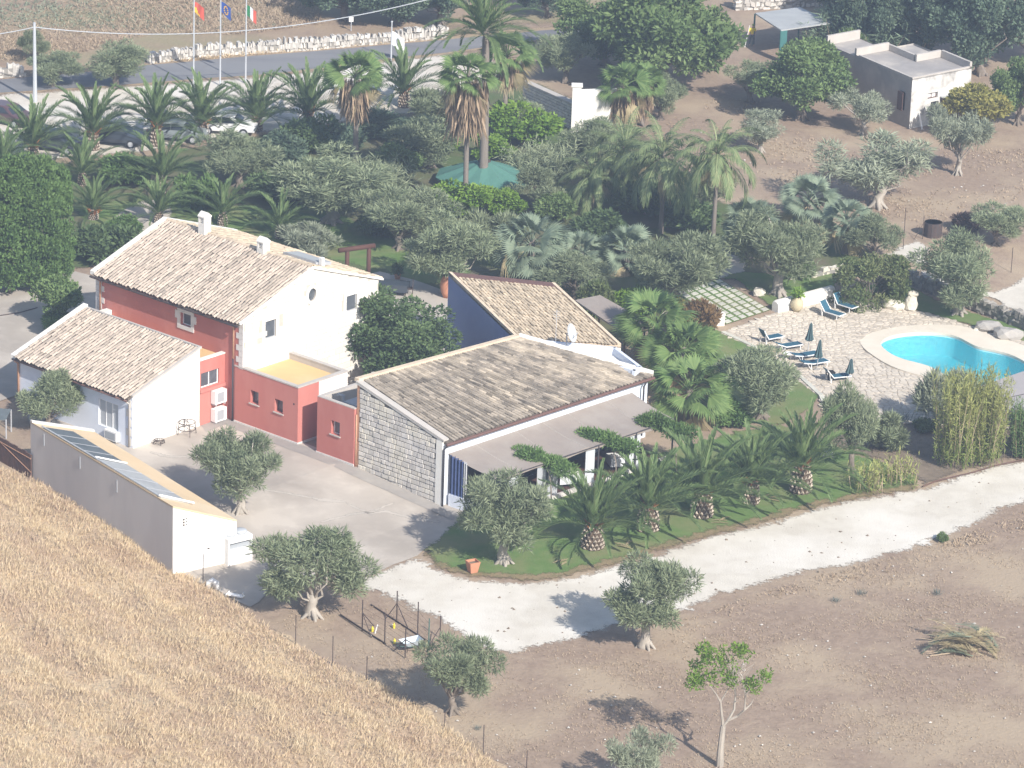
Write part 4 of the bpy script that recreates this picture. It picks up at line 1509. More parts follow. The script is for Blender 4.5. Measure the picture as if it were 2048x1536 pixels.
mb.obox(Vector((eD.x, eD.y, -.7)), Vector((d2.x, d2.y, 0)), dU * .16, Vector((0, 0, .42)))
mb.build('low_wall', 'grey_shade_render', tent)
mb = MB()
q0, q1, q2, q3 = UV(9.6, -16.1, -.52), UV(12.9, -15.9, -.52), UV(13.6, -1.7, -.52), UV(10.2, -1.2, -.52)
mb.face([q0, q1, q2, q3])
fl = mb.build('floor', 'wood_dark', tent)
# tables and chairs glimpsed under the canopy
def dining_set(x, label):
    t = thing('table', label, 'table', x, .3, 'laid tables under the canopy')
    mb = MB()
    mb.box(-.7, -.45, .70, .7, .45, .74)
    mb.build('top', 'white_paint', t, local=True)
    mb = MB()
    for k in range(40):
        a0_, a1_ = 2 * math.pi * k / 40, 2 * math.pi * (k + 1) / 40
        pr = lambda a, w: (max(-.72, min(.72, 1.1 * math.cos(a))), max(-.47, min(.47, 1.1 * math.sin(a))))
        x0, y0 = pr(a0_, 0); x1, y1 = pr(a1_, 0)
        mb.face([(x0, y0, .745), (x1, y1, .745), (x1 * 1.03, y1 * 1.03, .25), (x0 * 1.03, y0 * 1.03, .25)])
    mb.build('cloth', 'curtain_white', t, local=True)
    mb = MB()
    for sx in (-.6, .6):
        for sy in (-.35, .35):
            mb.box(sx - .03, sy - .03, 0, sx + .03, sy + .03, .70)
    mb.build('legs', 'dark_pipe', t, local=True)
dining_set(UV(12.2, -14.5, -.52), 'white draped table nearest the canopy corner, behind the lawn olive')
dining_set(UV(12.4, -9.0, -.52), 'white draped table under the canopy behind the second date palm')
dining_set(UV(12.6, -4.8, -.52), 'white draped table under the far right end of the canopy')

# ================================================================== BLUE BUILDING
zr, ze = 4.6, 3.4
bT1, bT2, bE1, bE2 = PX(897, 548, zr), PX(1110, 570, zr), PX(1032, 678, ze), PX(1242, 692, ze)
blue = thing('blue_house', 'shed roofed house with a deep blue side wall and pale gold tiles', 'house', ((bT1 + bE2) / 2 * 1.0).to_2d().to_3d() + Vector((0, 0, -.5)))
def flat(p, z):
    return Vector((p.x, p.y, z))
mb = MB()
d_ = flat(bE1, 0) - flat(bT1, 0)
panel(mb, flat(bT1, 0) , d_, [(0, -.8), (d_.length, -.8), (d_.length, ze - .05), (0, zr - .05)])
mb.build('side_wall', 'blue_wall', blue)
mb = MB()
for p, q, z0, z1 in ((bE1, bE2, ze, ze), (bE2, bT2, ze, zr), (bT2, bT1, zr, zr)):
    d_ = flat(q, 0) - flat(p, 0)
    panel(mb, flat(p, 0), d_, [(0, -.8), (d_.length, -.8), (d_.length, z1 - .05), (0, z0 - .05)])
mb.build('rear_wall', 'white_wall', blue)
mb = MB()
slab(mb, bT1, bT2, bE2, bE1, .14)
br = mb.build('roof', 'ridge_cap', blue)
tiled(br, bT1.lerp(bT2, .05), bT2.lerp(bT1, .04), bE1.lerp(bE2, .04), bE2.lerp(bE1, .04), .24, 'tile_gold', random.Random(12), row=.38, wob=1.4)
mb = MB()
mb.obox(bT1 + Vector((0, 0, -.02)), bT2 - bT1, (bE1 - bT1).normalized() * .62, Vector((0, 0, .17)))
mb.build('ridge_flashing', 'brown_metal', blue)
mb = MB()
for p, q in ((bT1, bE1), (bT2, bE2)):
    mb = MB()
    mb.obox(p + Vector((0, 0, -.1)), q - p, (bT2 - bT1).normalized() * (.22 if p is bT1 else -.22), Vector((0, 0, .26)))
    mb.build('verge', 'ridge_cap', blue)

# white link between hall and blue house, with a dish on it
zl = 3.75
lk = [PX(1078, 679, zl), PX(1232, 694, zl), PX(1284, 733, zl), PX(1270, 742, zl), PX(1180, 716, zl)]
link = thing('white_link', 'white parapet block squeezed between the hall roof and the gold tiled roof', 'building', flat(lk[1], -.6))
poly = [(p.x, p.y) for p in lk][::-1]
ar_ = sum(poly[i][0] * poly[(i + 1) % 5][1] - poly[(i + 1) % 5][0] * poly[i][1] for i in range(5))
if ar_ < 0:
    poly = poly[::-1]
mb = MB()
mb.prism(poly, -.7, zl - .45)
mb.build('body', 'white_wall', link)
mb = MB()
for i in range(len(lk)):
    p, q = lk[i], lk[(i + 1) % len(lk)]
    d_ = q - p
    n_ = Vector((-d_.y, d_.x, 0)).normalized()
    c_ = sum(lk, Vector((0, 0, 0))) / len(lk)
    if (c_ - p).dot(n_) < 0:
        n_ = -n_
    mb.obox(flat(p, zl - .6) + n_ * .003 + d_ * .001, d_ * .998, n_ * .2, Vector((0, 0, .6)))
mb.build('parapet', 'bluish_wall', link)
t = thing('satellite_dish', 'grey satellite dish on a pole above the white parapet', 'satellite dish', PX(1133, 690, 3.75))
pb = PX(1133, 690, 3.75)
mb = MB()
mb.tube([pb - Vector((0, 0, .4)), pb + Vector((0, 0, .75))], .035, 6)
mb.build('pole', 'grey_paint', t)
mb = MB()
c_ = pb + Vector((.18, -.15, .8))
ax = Vector((.85, -.45, .35)).normalized()
s_ = ax.cross(Vector((0, 0, 1))).normalized()
u_ = s_.cross(ax)
for a in range(16):
    for k in range(3):
        def dp(r, a):
            return c_ + (s_ * math.cos(a) * .85 + u_ * math.sin(a)) * r * .58 + ax * (r * r * .14)
        t0, t1 = 2 * math.pi * a / 16, 2 * math.pi * (a + 1) / 16
        mb.face([dp(k / 3, t0), dp((k + 1) / 3, t0), dp((k + 1) / 3, t1), dp(k / 3, t1)])
mb.build('dish', 'shutter_grey', t, smooth=True)
mb = MB()
mb.tube([c_ - u_ * .4, c_ + ax * .5 - u_ * .1, c_ + ax * .55], .02, 5)
mb.build('arm', 'grey_paint', t)
t = thing('aerial', 'thin rooftop aerial mast left of the satellite dish', 'aerial', PX(1111, 690, 3.8))
pb = PX(1111, 690, 3.8)
mb = MB()
mb.tube([pb, pb + Vector((0, 0, 2.2))], .018, 5)
mb.build('mast', 'grey_paint', t)
mb = MB()
for k in range(4):
    mb.tube([pb + Vector((-.2, 0, 1.6 + k * .15)), pb + Vector((.2, .1, 1.6 + k * .15))], .01, 4)
mb.build('rod', 'grey_paint', t)
# brown lean-to roof behind the blue house
mb = MB()
s1 = [PX(1150, 600, 2.6), PX(1200, 590, 2.6), PX(1290, 640, 2.2), PX(1250, 668, 2.2)]
t = thing('reed_shelter', 'brown reed covered shelter beside the gold tiled roof', 'shelter', flat(s1[0], -.6))
slab(mb, s1[0], s1[1], s1[2], s1[3], .1)
mb.build('roof', 'canopy_cloth', t)
mb = MB()
for p in s1:
    mb.tube([flat(p, p.z - .05), flat(p, -.6)], .06, 5)
mb.build('post', 'wood_dark', t)

# ================================================================== STORE SHED (lean-to in the foreground)
sA, sB = UV(-8.35, -31.0), UV(6.75, -34.55)        # far-left and near corner of the tall wall
eS = (sB - sA).normalized()
dS = UV(.78, 3.95) - UV(0, 0)
sC, sD = sB + dS, sA + dS
store = thing('store_shed', 'long low rendered store with a tan lean-to roof beside the grassy slope', 'shed', (sA + sC) / 2, math.atan2(eS.y, eS.x))
zt_l, zt_n, zl_l, zl_n = 3.25, 3.55, 1.9, 1.9
mb = MB()
L_ = (sB - sA).length
panel(mb, sA, eS, [(0, -.3), (L_, -.5), (L_, zt_n), (0, zt_l)])
mb.build('tall_wall', 'grey_shade_render', store)  # side of the white shed turned from the sun, its shade painted grey
mb = MB()
L2 = dS.length
panel(mb, sB, dS, [(0, -.5), (L2, -.5), (L2, zl_n), (0, zt_n)])
panel(mb, sC, -eS, [(0, -.5), (L_, -.3), (L_, zl_l), (0, zl_n)])
panel(mb, sD, -dS, [(0, -.3), (L2, -.3), (L2, zt_l), (0, zl_l)])
mb.build('white_wall', 'white_wall', store)
up = lambda p, z: Vector((p.x, p.y, z))
mb = MB()
slab(mb, up(sA, zt_l + .06), up(sB, zt_n + .06), up(sC, zl_n + .06), up(sD, zl_l + .06), .1)
mb.build('roof', 'membrane_pale', store)
mb = MB()
dn = dS.normalized()
for (p, z0, q, z1) in ((sA, zt_l, sD, zl_l),):
    a, b = up(p, z0 + .0), up(q, z1 + .0)
    mb.obox(a - eS * .02, b - a, eS * .22, Vector((0, 0, .17)))
mb.build('end_coping', 'white_wall', store)
rp = lambda s, t, h=0.0: up(sA, zt_l).lerp(up(sB, zt_n), s).lerp(up(sD, zl_l).lerp(up(sC, zl_n), s), t) + Vector((0, 0, .07 + h))
for s0, s1, t1, mt, nm in ((.075, .455, .52, 'panel_dark', 'dark roof light'), (.46, .90, .50, 'panel_pale', 'pale roof light')):
    mb = MB()
    a, b, c, d = rp(s0, .04, .06), rp(s1, .04, .06), rp(s1, t1, .06), rp(s0, t1, .06)
    slab(mb, a, b, c, d, .08)
    o = mb.build('roof_light', mt, store)
    for k in range(1, 4):
        s = s0 + (s1 - s0) * k / 4
        mb = MB()
        a, b = rp(s, .04, .062), rp(s, t1, .062)
        mb.obox(a, b - a, eS * .03, Vector((0, 0, .02)))
        mb.build('glazing_bar', 'grey_paint', o)
mb = MB()
mb.tube([rp(.075, .02, .10), rp(.90, .02, .10)], .04, 6)
mb.build('rail', 'shutter_grey', store)
mb = MB()
mb.tube([rp(.455, .03, .14), rp(.468, .5, .14)], .05, 6)
mb.tube([rp(.895, .03, .12), rp(.905, .55, .12)], .06, 6)
mb.build('roof_pipe', 'white_paint', store)
mb = MB()
O = sB
mb.obox(O + dn * 1.35 + Vector((0, 0, -.3)) - eS * -.002, dn * .95, eS * .03, Vector((0, 0, 2.4)))
dr_ = mb.build('door', 'white_paint', store)
mb = MB()
mb.obox(O + dn * 2.15 + Vector((0, 0, .72)) + eS * .032, dn * .12, eS * .05, Vector((0, 0, .05)))
mb.build('handle', 'iron', dr_)
mb = MB()
for k in range(3):
    mb.obox(O + dn * .62 + Vector((0, 0, 2.35 + k * .16)) + eS * .002, dn * .10, eS * .02, Vector((0, 0, .09)))
    mb.obox(O + dn * .82 + Vector((0, 0, 2.38 + k * .16)) + eS * .002, dn * .06, eS * .02, Vector((0, 0, .06)))
mb.build('wall_fixing', 'iron', store)
for s in (.10, .36, .62):
    mb = MB()
    a = sA.lerp(sB, s)
    n_ = Vector((eS.y, -eS.x, 0))
    mb.obox(a + Vector((0, 0, 2.4)) + n_ * .002, eS * .05, n_ * .04, Vector((0, 0, .7)))
    mb.build('wall_stain', 'grille', store)

# chiller next to the store
cb = PX(455, 1133)
chl = thing('chiller', 'white box shaped chiller unit with twin fans beside the store shed', 'chiller', PX(470, 1128), math.atan2(dn.y, dn.x))
c0 = PX(456, 1134)
lx, ly, hz = dn * 1.55, -eS * 1.0, 1.55
mb = MB()
def cb_(a, b, z0, c, d, z1, m=0):
    mb.obox(c0 + lx * a + ly * b + Vector((0, 0, z0)), lx * (c - a), ly * (d - b), Vector((0, 0, z1 - z0)), m)
cb_(0, 0, .05, 1, 1, .85)
cb_(0, 0, .85, .06, 1, hz); cb_(.94, 0, .85, 1, 1, hz); cb_(.06, .25, .85, .94, 1, hz)
cb_(.06, 0, 1.28, .94, .25, hz)
mb.build('casing', 'white_paint', chl)
mb = MB()
cb_(.06, .245, .852, .94, .249, 1.279)
mb.build('opening', 'grille', chl)
for k in (.28, .72):
    mb = MB()
    p = c0 + lx * k + ly * .55 + Vector((0, 0, hz))
    mb.lathe(p, [(.33, 0), (.34, .14), (.30, .18), (.12, .20), (.0, .20)], 18)
    mb.build('fan', 'shutter_grey', chl, smooth=True)
mb = MB()
a = c0 + lx * -.25 + ly * 1.3
mb.obox(up(a, c0.z - .1), lx * 1.4, ly * -1.42, Vector((0, 0, .15)))
mb.build('base_slab', 'concrete', chl)

# ================================================================== VEGETATION PROTOTYPES
def unit(a):
    return a / np.maximum(np.linalg.norm(a, axis=-1, keepdims=True), 1e-9)

def blades(P, D, L, W, rg, twist=None):
    """diamond blades: P base points, D unit directions"""
    n = len(P)
    r = rg.normal(size=(n, 3))
    S = unit(np.cross(D, r))
    L = np.broadcast_to(np.asarray(L, float), (n,))[:, None]
    W = np.broadcast_to(np.asarray(W, float), (n,))[:, None]
    mid = P + D * L * .5
    return np.stack([P, mid + S * W * .5, P + D * L, mid - S * W * .5], 1)

def cloud(rg, C, Rr, n, L, W, up=.25, out=.6, droop=0.0, flat=.85):
    C = np.asarray(C)
    Rr = np.asarray(Rr)
    w = Rr ** 2
    idx = rg.choice(len(C), n, p=w / w.sum())
    d = unit(rg.normal(size=(n, 3)))
    rad = rg.uniform(.35, 1.0, n) ** .5
    ext = np.array([1, 1, flat])
    P = C[idx] + d * ext * (rad * Rr[idx])[:, None]
    D = unit(d * out + rg.normal(size=(n, 3)) * .55 + np.array([0, 0, up]))
    if droop:
        D[:, 2] -= droop
        D = unit(D)
    ct = rg.uniform(0, 1, len(C))
    T = np.clip(.5 * ct[idx] + .5 * rg.uniform(0, 1, n), 0, 1)
    LL = L * rg.uniform(.6, 1.3, n)
    return blades(P, D, LL, W * rg.uniform(.7, 1.3, n), rg), T

def ell_points(rg, n, c, r, inner=.35, low=None):
    out = []
    while len(out) < n:
        d = unit(rg.normal(size=3))
        k = rg.uniform(inner, .85)
        p = np.array(c) + d * k * np.array(r)
        if low is not None and p[2] < low:
            continue
        out.append(p)
    return np.array(out)

def limb_path(a, b, rg, wob=.15, n=4):
    a, b = np.array(a, float), np.array(b, float)
    L = np.linalg.norm(b - a)
    return [tuple(a + (b - a) * i / n + (rg.normal(size=3) * wob * L * .5 * math.sin(math.pi * i / n))) for i in range(n + 1)]

def tree_proto(name, H, W, seed, nclump, rc, nleaf, L, Wl, leafm, barkm='bark', fork=.25, crown0=.28, tr=.05, up=.25, droop=0, out=.6, inner=.35, limbs=6, gnarl=.12, lean=(0, 0), shape=None, outer=0, lobes=0):
    rg = np.random.default_rng(seed)
    c0 = H * crown0
    cen = (lean[0], lean[1], (c0 + H) / 2)
    rad = (W / 2, W / 2, (H - c0) / 2)
    if shape is not None:
        C = shape(rg)
    elif lobes:
        Lc = ell_points(rg, lobes, cen, tuple(.80 * x for x in rad), .55)
        Lr = rg.uniform(.22, .42, lobes) * min(rad[0], rad[2] * 1.25)
        i = rg.integers(0, lobes, nclump)
        C = Lc[i] + unit(rg.normal(size=(nclump, 3))) * (Lr[i] * rg.uniform(.3, 1.25, nclump))[:, None]
        C[:nclump // 6] = np.array(cen) + rg.normal(size=(nclump // 6, 3)) * .3 * np.array(rad)
        C[:, 2] = np.maximum(C[:, 2], c0 * .9)
    else:
        C = ell_points(rg, nclump, cen, tuple(.88 * x for x in rad), inner)
    Rr = rg.uniform(rc[0], rc[1], len(C))
    V, T = cloud(rg, C, Rr, nleaf, L, Wl, up, out, droop)
    if outer:      # stray twigs that break the outline
        far = np.argsort(-np.linalg.norm((C - np.array(cen)) / np.array(rad), axis=1))[:max(4, len(C) // 2)]
        V2, T2 = cloud(rg, C[far] + unit(C[far] - np.array(cen)) * .25 * rc[1], Rr[far] * .55, outer, L * 1.2, Wl, up, 1.0)
        V, T = np.concatenate([V, V2]), np.concatenate([T, T2])
    V[:, :, 2] = np.maximum(V[:, :, 2], .02)
    crown = quads(name + '_crown', V, T, [leafm])
    pts = V.reshape(-1, 3)
    W = float(np.percentile(np.hypot(pts[:, 0] - lean[0], pts[:, 1] - lean[1]), 95)) * 2
    H_real = float(np.percentile(pts[:, 2], 99.8))
    mb = MB()
    rt = tr * H
    fz = H * fork
    tp = limb_path((0, 0, -.15), (lean[0] * .3, lean[1] * .3, fz), rg, gnarl, 4)
    mb.tube(tp, [rt * 1.5, rt * 1.15, rt * .95, rt * .9, rt * .85], 8)
    top = tp[-1]
    order = rg.permutation(len(C))[:limbs * 2]
    for k, i in enumerate(order):
        pth = limb_path(top if k < limbs else tp[3], C[i], rg, .16, 4)
        r0 = rt * (.5 if k < limbs else .3)
        mb.tube(pth, [r0, r0 * .8, r0 * .6, r0 * .4, r0 * .15], 5, cap=False)
    if barkm == 'bark_olive' or gnarl > .1:   # flared roots
        for k in range(5):
            a = 2 * math.pi * k / 5 + rg.uniform(-.3, .3)
            mb.tube([(0, 0, fz * .45), (math.cos(a) * rt * .9, math.sin(a) * rt * .9, fz * .2), (math.cos(a) * rt * 2.2, math.sin(a) * rt * 2.2, -.05)], [rt * .6, rt * .5, rt * .25], 5, cap=False)
    trunk = mb.mesh(name + '_trunk', [barkm])
    trunk.polygons.foreach_set('use_smooth', [True] * len(trunk.polygons))
    return dict(parts=[('trunk', trunk), ('crown', crown)], H=H_real, W=W)

PROTO = {}
PROTO['olive'] = [tree_proto('olive', 4.4, 5.0, s, 44, (.30, .72), 8200, .36, .055, 'leaf_olive', 'bark', .24, .24, .05, up=.5, outer=1600, gnarl=.14, lobes=9) for s in (1, 2, 3, 4)]
PROTO['olive_big'] = [tree_proto('olive', 4.4, 5.0, s, 60, (.28, .66), 11500, .32, .05, 'leaf_olive', 'bark_pale', .28, .27, .05, up=.45, outer=2200, gnarl=.15, lobes=11) for s in (21, 22, 23, 24)]
PROTO['olive_sparse'] = [tree_proto('olive', 4.0, 5.4, s, 36, (.28, .62), 5200, .36, .052, 'leaf_olive_grey', 'bark_pale', .30, .36, .045, up=.3, outer=1200, gnarl=.2, limbs=8, inner=.5, lobes=8) for s in (5, 6, 7)]
PROTO['carob'] = [tree_proto('carob', 7.0, 9.0, s, 80, (.5, 1.05), 17000, .30, .15, 'leaf_mid', 'bark', .22, .18, .04, outer=2400, limbs=9, lobes=15) for s in (8, 9, 10)]
PROTO['dark'] = [tree_proto('dark', 7.5, 8.5, s, 80, (.5, 1.05), 16000, .32, .17, 'leaf_blue', 'bark', .22, .10, .04, outer=2400, limbs=9, lobes=15) for s in (11, 12, 13)]
PROTO['ficus'] = [tree_proto('ficus', 6.0, 7.5, 14, 80, (.45, .9), 18000, .26, .13, 'leaf_dark', 'bark', .2, .08, .03, outer=3200, limbs=9, out=.9, lobes=14)]
PROTO['small'] = [tree_proto('small', 3.0, 3.4, s, 26, (.35, .6), 5200, .22, .11, 'leaf_mid', 'bark', .3, .25, .03, outer=500) for s in (15, 16)]
PROTO['bush'] = [tree_proto('bush', 1.8, 2.6, s, 22, (.3, .55), 4600, .24, .09, 'leaf_mid', 'bark', .2, .02, .02, outer=500) for s in (17, 18, 19)]
PROTO['greybush'] = [tree_proto('greybush', 2.0, 2.8, s, 30, (.2, .5), 5200, .38, .05, 'leaf_olive', 'bark', .2, .02, .02, up=.8, outer=1100, lobes=8) for s in (31, 32, 33)]
PROTO['citrus'] = [tree_proto('citrus', 2.6, 3.6, s, 26, (.4, .65), 5600, .23, .13, 'leaf_citrus', 'bark', .25, .08, .03, outer=500, out=.9) for s in (34, 35)]

def column_shape(W, H, n, power=1.0):
    def f(rg):
        z = rg.uniform(.06, .96, n)
        a = rg.uniform(0, 2 * math.pi, n)
        r = W / 2 * .72 * np.sqrt(np.clip(1 - (np.abs(z - .42) / .62) ** 2.4, .05, 1)) * rg.uniform(.75, 1, n)
        return np.stack([r * np.cos(a), r * np.sin(a), z * H], 1)
    return f
PROTO['cypress'] = [tree_proto('cypress', 8.0, 3.4, s, 170, (.3, .55), 24000, .20, .11, 'leaf_hedge', 'bark', .1, .02, .02, up=1.0, outer=900, shape=column_shape(3.4, 8.0, 170)) for s in (41, 42)]

def box_shape(W, D, H, n):
    def f(rg):
        P = rg.uniform(-1, 1, (n, 3))
        k = rg.integers(0, 3, n)
        P[np.arange(n), k] = np.sign(P[np.arange(n), k]) * rg.uniform(.8, 1, n)
        P[:, 2] = np.abs(P[:, 2])
        return P * np.array([W / 2 - .3, D / 2 - .3, H - .3])
    return f
PROTO['hedge'] = [tree_proto('hedge', 2.8, 4.2, 43, 60, (.35, .6), 12000, .20, .09, 'leaf_brownhedge', 'bark', .1, .02, .02, outer=700, shape=box_shape(4.2, 2.6, 2.8, 60))]

def cane_proto(name, seed, H, W, n, leafm, stemm, Ll=.5, Lw=.05, nstem=120, lean=.22):
    rg = np.random.default_rng(seed)
    b = rg.normal(size=(nstem, 2)) * W * .22
    b = np.clip(b, -W * .42, W * .42)
    d = unit(np.concatenate([rg.normal(size=(nstem, 2)) * lean, np.ones((nstem, 1))], 1))
    hh = H * rg.uniform(.55, 1.0, nstem)
    B = np.concatenate([b, np.zeros((nstem, 1))], 1)
    V1 = blades(B, d, hh, .05, rg)
    i = rg.integers(0, nstem, n)
    t = rg.uniform(.12, 1.02, n)
    P = B[i] + d[i] * (hh[i] * t)[:, None]
    D = unit(rg.normal(size=(n, 3)) * .8 + np.array([0, 0, .55]))
    V2 = blades(P, D, Ll * rg.uniform(.6, 1.3, n), Lw * rg.uniform(.7, 1.3, n), rg)
    T2 = np.clip(.15 + .75 * t + rg.normal(size=n) * .15, 0, 1)
    stems = quads(name + '_stems', V1, rg.uniform(0, 1, nstem), [stemm])
    leaves = quads(name + '_leaves', V2, T2, [leafm])
    return dict(parts=[('stem', stems), ('foliage', leaves)], H=H, W=W)
PROTO['bamboo'] = [cane_proto('bamboo', s, 4.6, 3.2, 11000, 'leaf_bamboo', 'weed', .42, .055, 170, .16) for s in (51, 52)]
PROTO['canna'] = [cane_proto('canna', 53, 1.9, 2.6, 620, 'leaf_bamboo', 'weed', .4, .06, 60, .16)]
PROTO['reed'] = [cane_proto('reed', s, 4.5, 4.0, 5200, 'leaf_blue', 'weed', .7, .08, 120, .14) for s in (54, 55)]
PROTO['broom'] = [cane_proto('broom', 56, 2.2, 3.0, 5200, 'leaf_olive', 'leaf_olive', .5, .045, 160, .55)]
PROTO['agave'] = [cane_proto('agave', 57, 1.2, 1.8, 0, 'leaf_agave', 'leaf_agave', nstem=60, lean=.6)]

def frond_mesh(name, e0, L, seed, leafm, nl=26, ll=.55, lw=.06, bend=1.1, vee=.35, droop=0.0, arch=1.5):
    """one feather leaf in the xz plane, starting at the origin with elevation e0"""
    rg = np.random.default_rng(seed)
    N = 14
    pts = [np.zeros(3)]
    angs = []
    for i in range(N):
        t = (i + .5) / N
        e = e0 - bend * t ** arch
        angs.append(e)
        pts.append(pts[-1] + np.array([math.cos(e), 0, math.sin(e)]) * L / N)
    pts = np.array(pts)
    V, T = [], []
    # rachis as a thin strip pair
    for i in range(N):
        w = .045 * (1 - i / N) + .012
        a, b = pts[i], pts[i + 1]
        V.append([a + [0, w, 0], b + [0, w, 0], b - [0, w, 0], a - [0, w, 0]])
        T.append(.95)
    ts = np.linspace(.10, .99, nl)
    for t in ts:
        f = t * N
        i = min(N - 1, int(f))
        p = pts[i] + (pts[i + 1] - pts[i]) * (f - i)
        e = angs[i]
        fw = np.array([math.cos(e), 0, math.sin(e)])
        un = np.array([-math.sin(e), 0, math.cos(e)])
        prof = (math.sin(math.pi * (.12 + .80 * t)) ** .7)
        for sgn in (-1, 1):
            side = np.array([0, sgn, 0])
            d = fw * (.55 + .6 * t + .25 * (droop == 0)) + side * (.9 - .4 * t - .22 * (droop == 0)) + un * vee + rg.normal(size=3) * .06
            d = d / np.linalg.norm(d)
            l = ll * prof * rg.uniform(.85, 1.1)
            ax = np.cross(d, un)
            ax = ax / max(np.linalg.norm(ax), 1e-6)
            w = ax * lw * .5
            q = p + d * l * .5
            tip = p + d * l + np.array([0, 0, -1]) * droop * l
            q = q + np.array([0, 0, -1]) * droop * l * .25
            V.append([p, q + w, tip, q - w])
            T.append(float(np.clip(.35 + .35 * rg.uniform(-1, 1) + .15 * t, 0, 1)))
    return quads(name, np.array(V), T, [leafm])

def fan_mesh(name, e0, pet, rad, seed, leafm, nseg=22, spread=2.5, droop=.16):
    """a fan leaf: petiole plus pleated segments with hanging tips"""
    rg = np.random.default_rng(seed)
    d0 = np.array([math.cos(e0), 0, math.sin(e0)])
    e1 = e0 - .28
    d1 = np.array([math.cos(e1), 0, math.sin(e1)])
    h = d0 * pet * .6 + d1 * pet * .4
    V, T = [], []
    for a, b in ((np.zeros(3), d0 * pet * .6), (d0 * pet * .6, h)):
        V.append([a + [0, .03, 0], b + [0, .025, 0], b - [0, .025, 0], a - [0, .03, 0]])
        T.append(.9)
    e2 = e1 - .12
    fx = np.array([math.cos(e2), 0, math.sin(e2)])
    fy = np.array([0, 1.0, 0])
    nn = np.cross(fx, fy)
    for k in range(nseg):
        a = (k / (nseg - 1) - .5) * spread
        d = fx * math.cos(a) + fy * math.sin(a) + nn * .18 * abs(math.sin(a)) * -1
        d = d / np.linalg.norm(d)
        s = np.cross(d, nn)
        s = s / np.linalg.norm(s)
        r = rad * rg.uniform(.85, 1.08) * (1 - .12 * abs(a))
        w = s * rad * .041
        m = h + d * r * .62
        tip = h + d * r + np.array([0, 0, -1]) * droop * r * rg.uniform(.6, 1.3)
        t = float(rg.uniform(.2, .9))
        V.append([h, m + w, m, h]); T.append(t)
        V.append([h, m, m - w, h]); T.append(max(0, t - .2))
        V.append([m + w, tip, tip, m]); T.append(t)
        V.append([m, tip, tip, m - w]); T.append(max(0, t - .2))
    V = np.array(V)
    # make the degenerate quads tolerable: nudge doubled points
    V[:, 3] += 1e-4
    return quads(name, V, T, [leafm])

ELEV = [85, 72, 58, 42, 25, 8, -12]
FR = {
    'phoenix': [frond_mesh('frond', R(e), 3.0, 60 + i, 'leaf_palm', 34, .52, .066, bend=.42 + .75 * math.cos(R(e)), vee=.42) for i, e in enumerate(ELEV)],
    'tall': [frond_mesh('frond', R(e), 4.2, 70 + i, 'leaf_palm', 40, .62, .085, bend=.6 + .7 * math.cos(R(e)), vee=.30) for i, e in enumerate(ELEV)],
    'queen': [frond_mesh('frond', R(e), 3.6, 80 + i, 'leaf_queen', 38, .72, .07, bend=1.2 + .6 * math.cos(R(e)), vee=.0, droop=.55) for i, e in enumerate(ELEV)],
    'fan': [fan_mesh('fan_leaf', R(e), 1.05, 1.15, 90 + i, 'leaf_fan') for i, e in enumerate(ELEV)],
    'bluefan': [fan_mesh('fan_leaf', R(e), .95, 1.0, 100 + i, 'leaf_bluefan', 20, 2.6, .10) for i, e in enumerate(ELEV)],
    'dryfan': [fan_mesh('fan_leaf', R(e), 1.0, 1.05, 110 + i, 'leaf_dryfan', 16, 1.7, .7) for i, e in enumerate([-15, -35, -50, -62])],
}

def boot_trunk(r_base, r_top, h, seed, mats=('palm_boot',)):
    """date palm trunk: overlapping diamond leaf scars"""
    rg = np.random.default_rng(seed)
    mb = MB()
    rad = lambda z: (r_base + (r_top - r_base) * (z / h)) * (1 + .18 * math.sin(math.pi * min(1, z / h * 1.1)))
    mb.lathe((0, 0, 0), [(rad(z) * .9, z) for z in np.linspace(-.1, h, 7)], 12, t=0.0)
    rows = max(5, int(h / .16))
    per = 13
    for i in range(rows):
        z = (i + .5) * h / rows
        for k in range(per):
            a = 2 * math.pi * (k + (i % 2) * .5) / per + rg.normal() * .03
            r = rad(z)
            hw, hh = 1.0 * math.pi / per, h / rows * .95
            def P(da, dz, rr):
                return (rr * math.cos(a + da), rr * math.sin(a + da), z + dz)
            tip = P(0, hh * .35, r * 1.10 + .02)
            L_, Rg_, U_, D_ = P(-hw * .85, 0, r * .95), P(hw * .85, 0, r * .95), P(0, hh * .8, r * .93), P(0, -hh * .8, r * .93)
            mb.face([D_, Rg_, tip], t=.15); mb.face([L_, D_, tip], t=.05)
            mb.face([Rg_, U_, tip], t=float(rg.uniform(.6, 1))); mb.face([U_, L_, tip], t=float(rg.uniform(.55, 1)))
    return mb.mesh('boot_trunk', list(mats))
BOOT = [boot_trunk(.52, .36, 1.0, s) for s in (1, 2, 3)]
def smooth_trunk(seed, material='palm_bark', taper=.72, bend=.02):
    rg = np.random.default_rng(seed)
    mb = MB()
    n = 9
    c = [(bend * math.sin(i * .7 + seed), bend * math.cos(i * .9 + seed), i / (n - 1)) for i in range(n)]
    mb.tube([(x, y, z - .02) for x, y, z in c], [1.25 if i == 0 else 1 - (1 - taper) * i / (n - 1) for i in range(n)], 9)
    m = mb.mesh('trunk', [material])
    m.polygons.foreach_set('use_smooth', [True] * len(m.polygons))
    return m
STRAIGHT = [smooth_trunk(s) for s in (1, 2)]
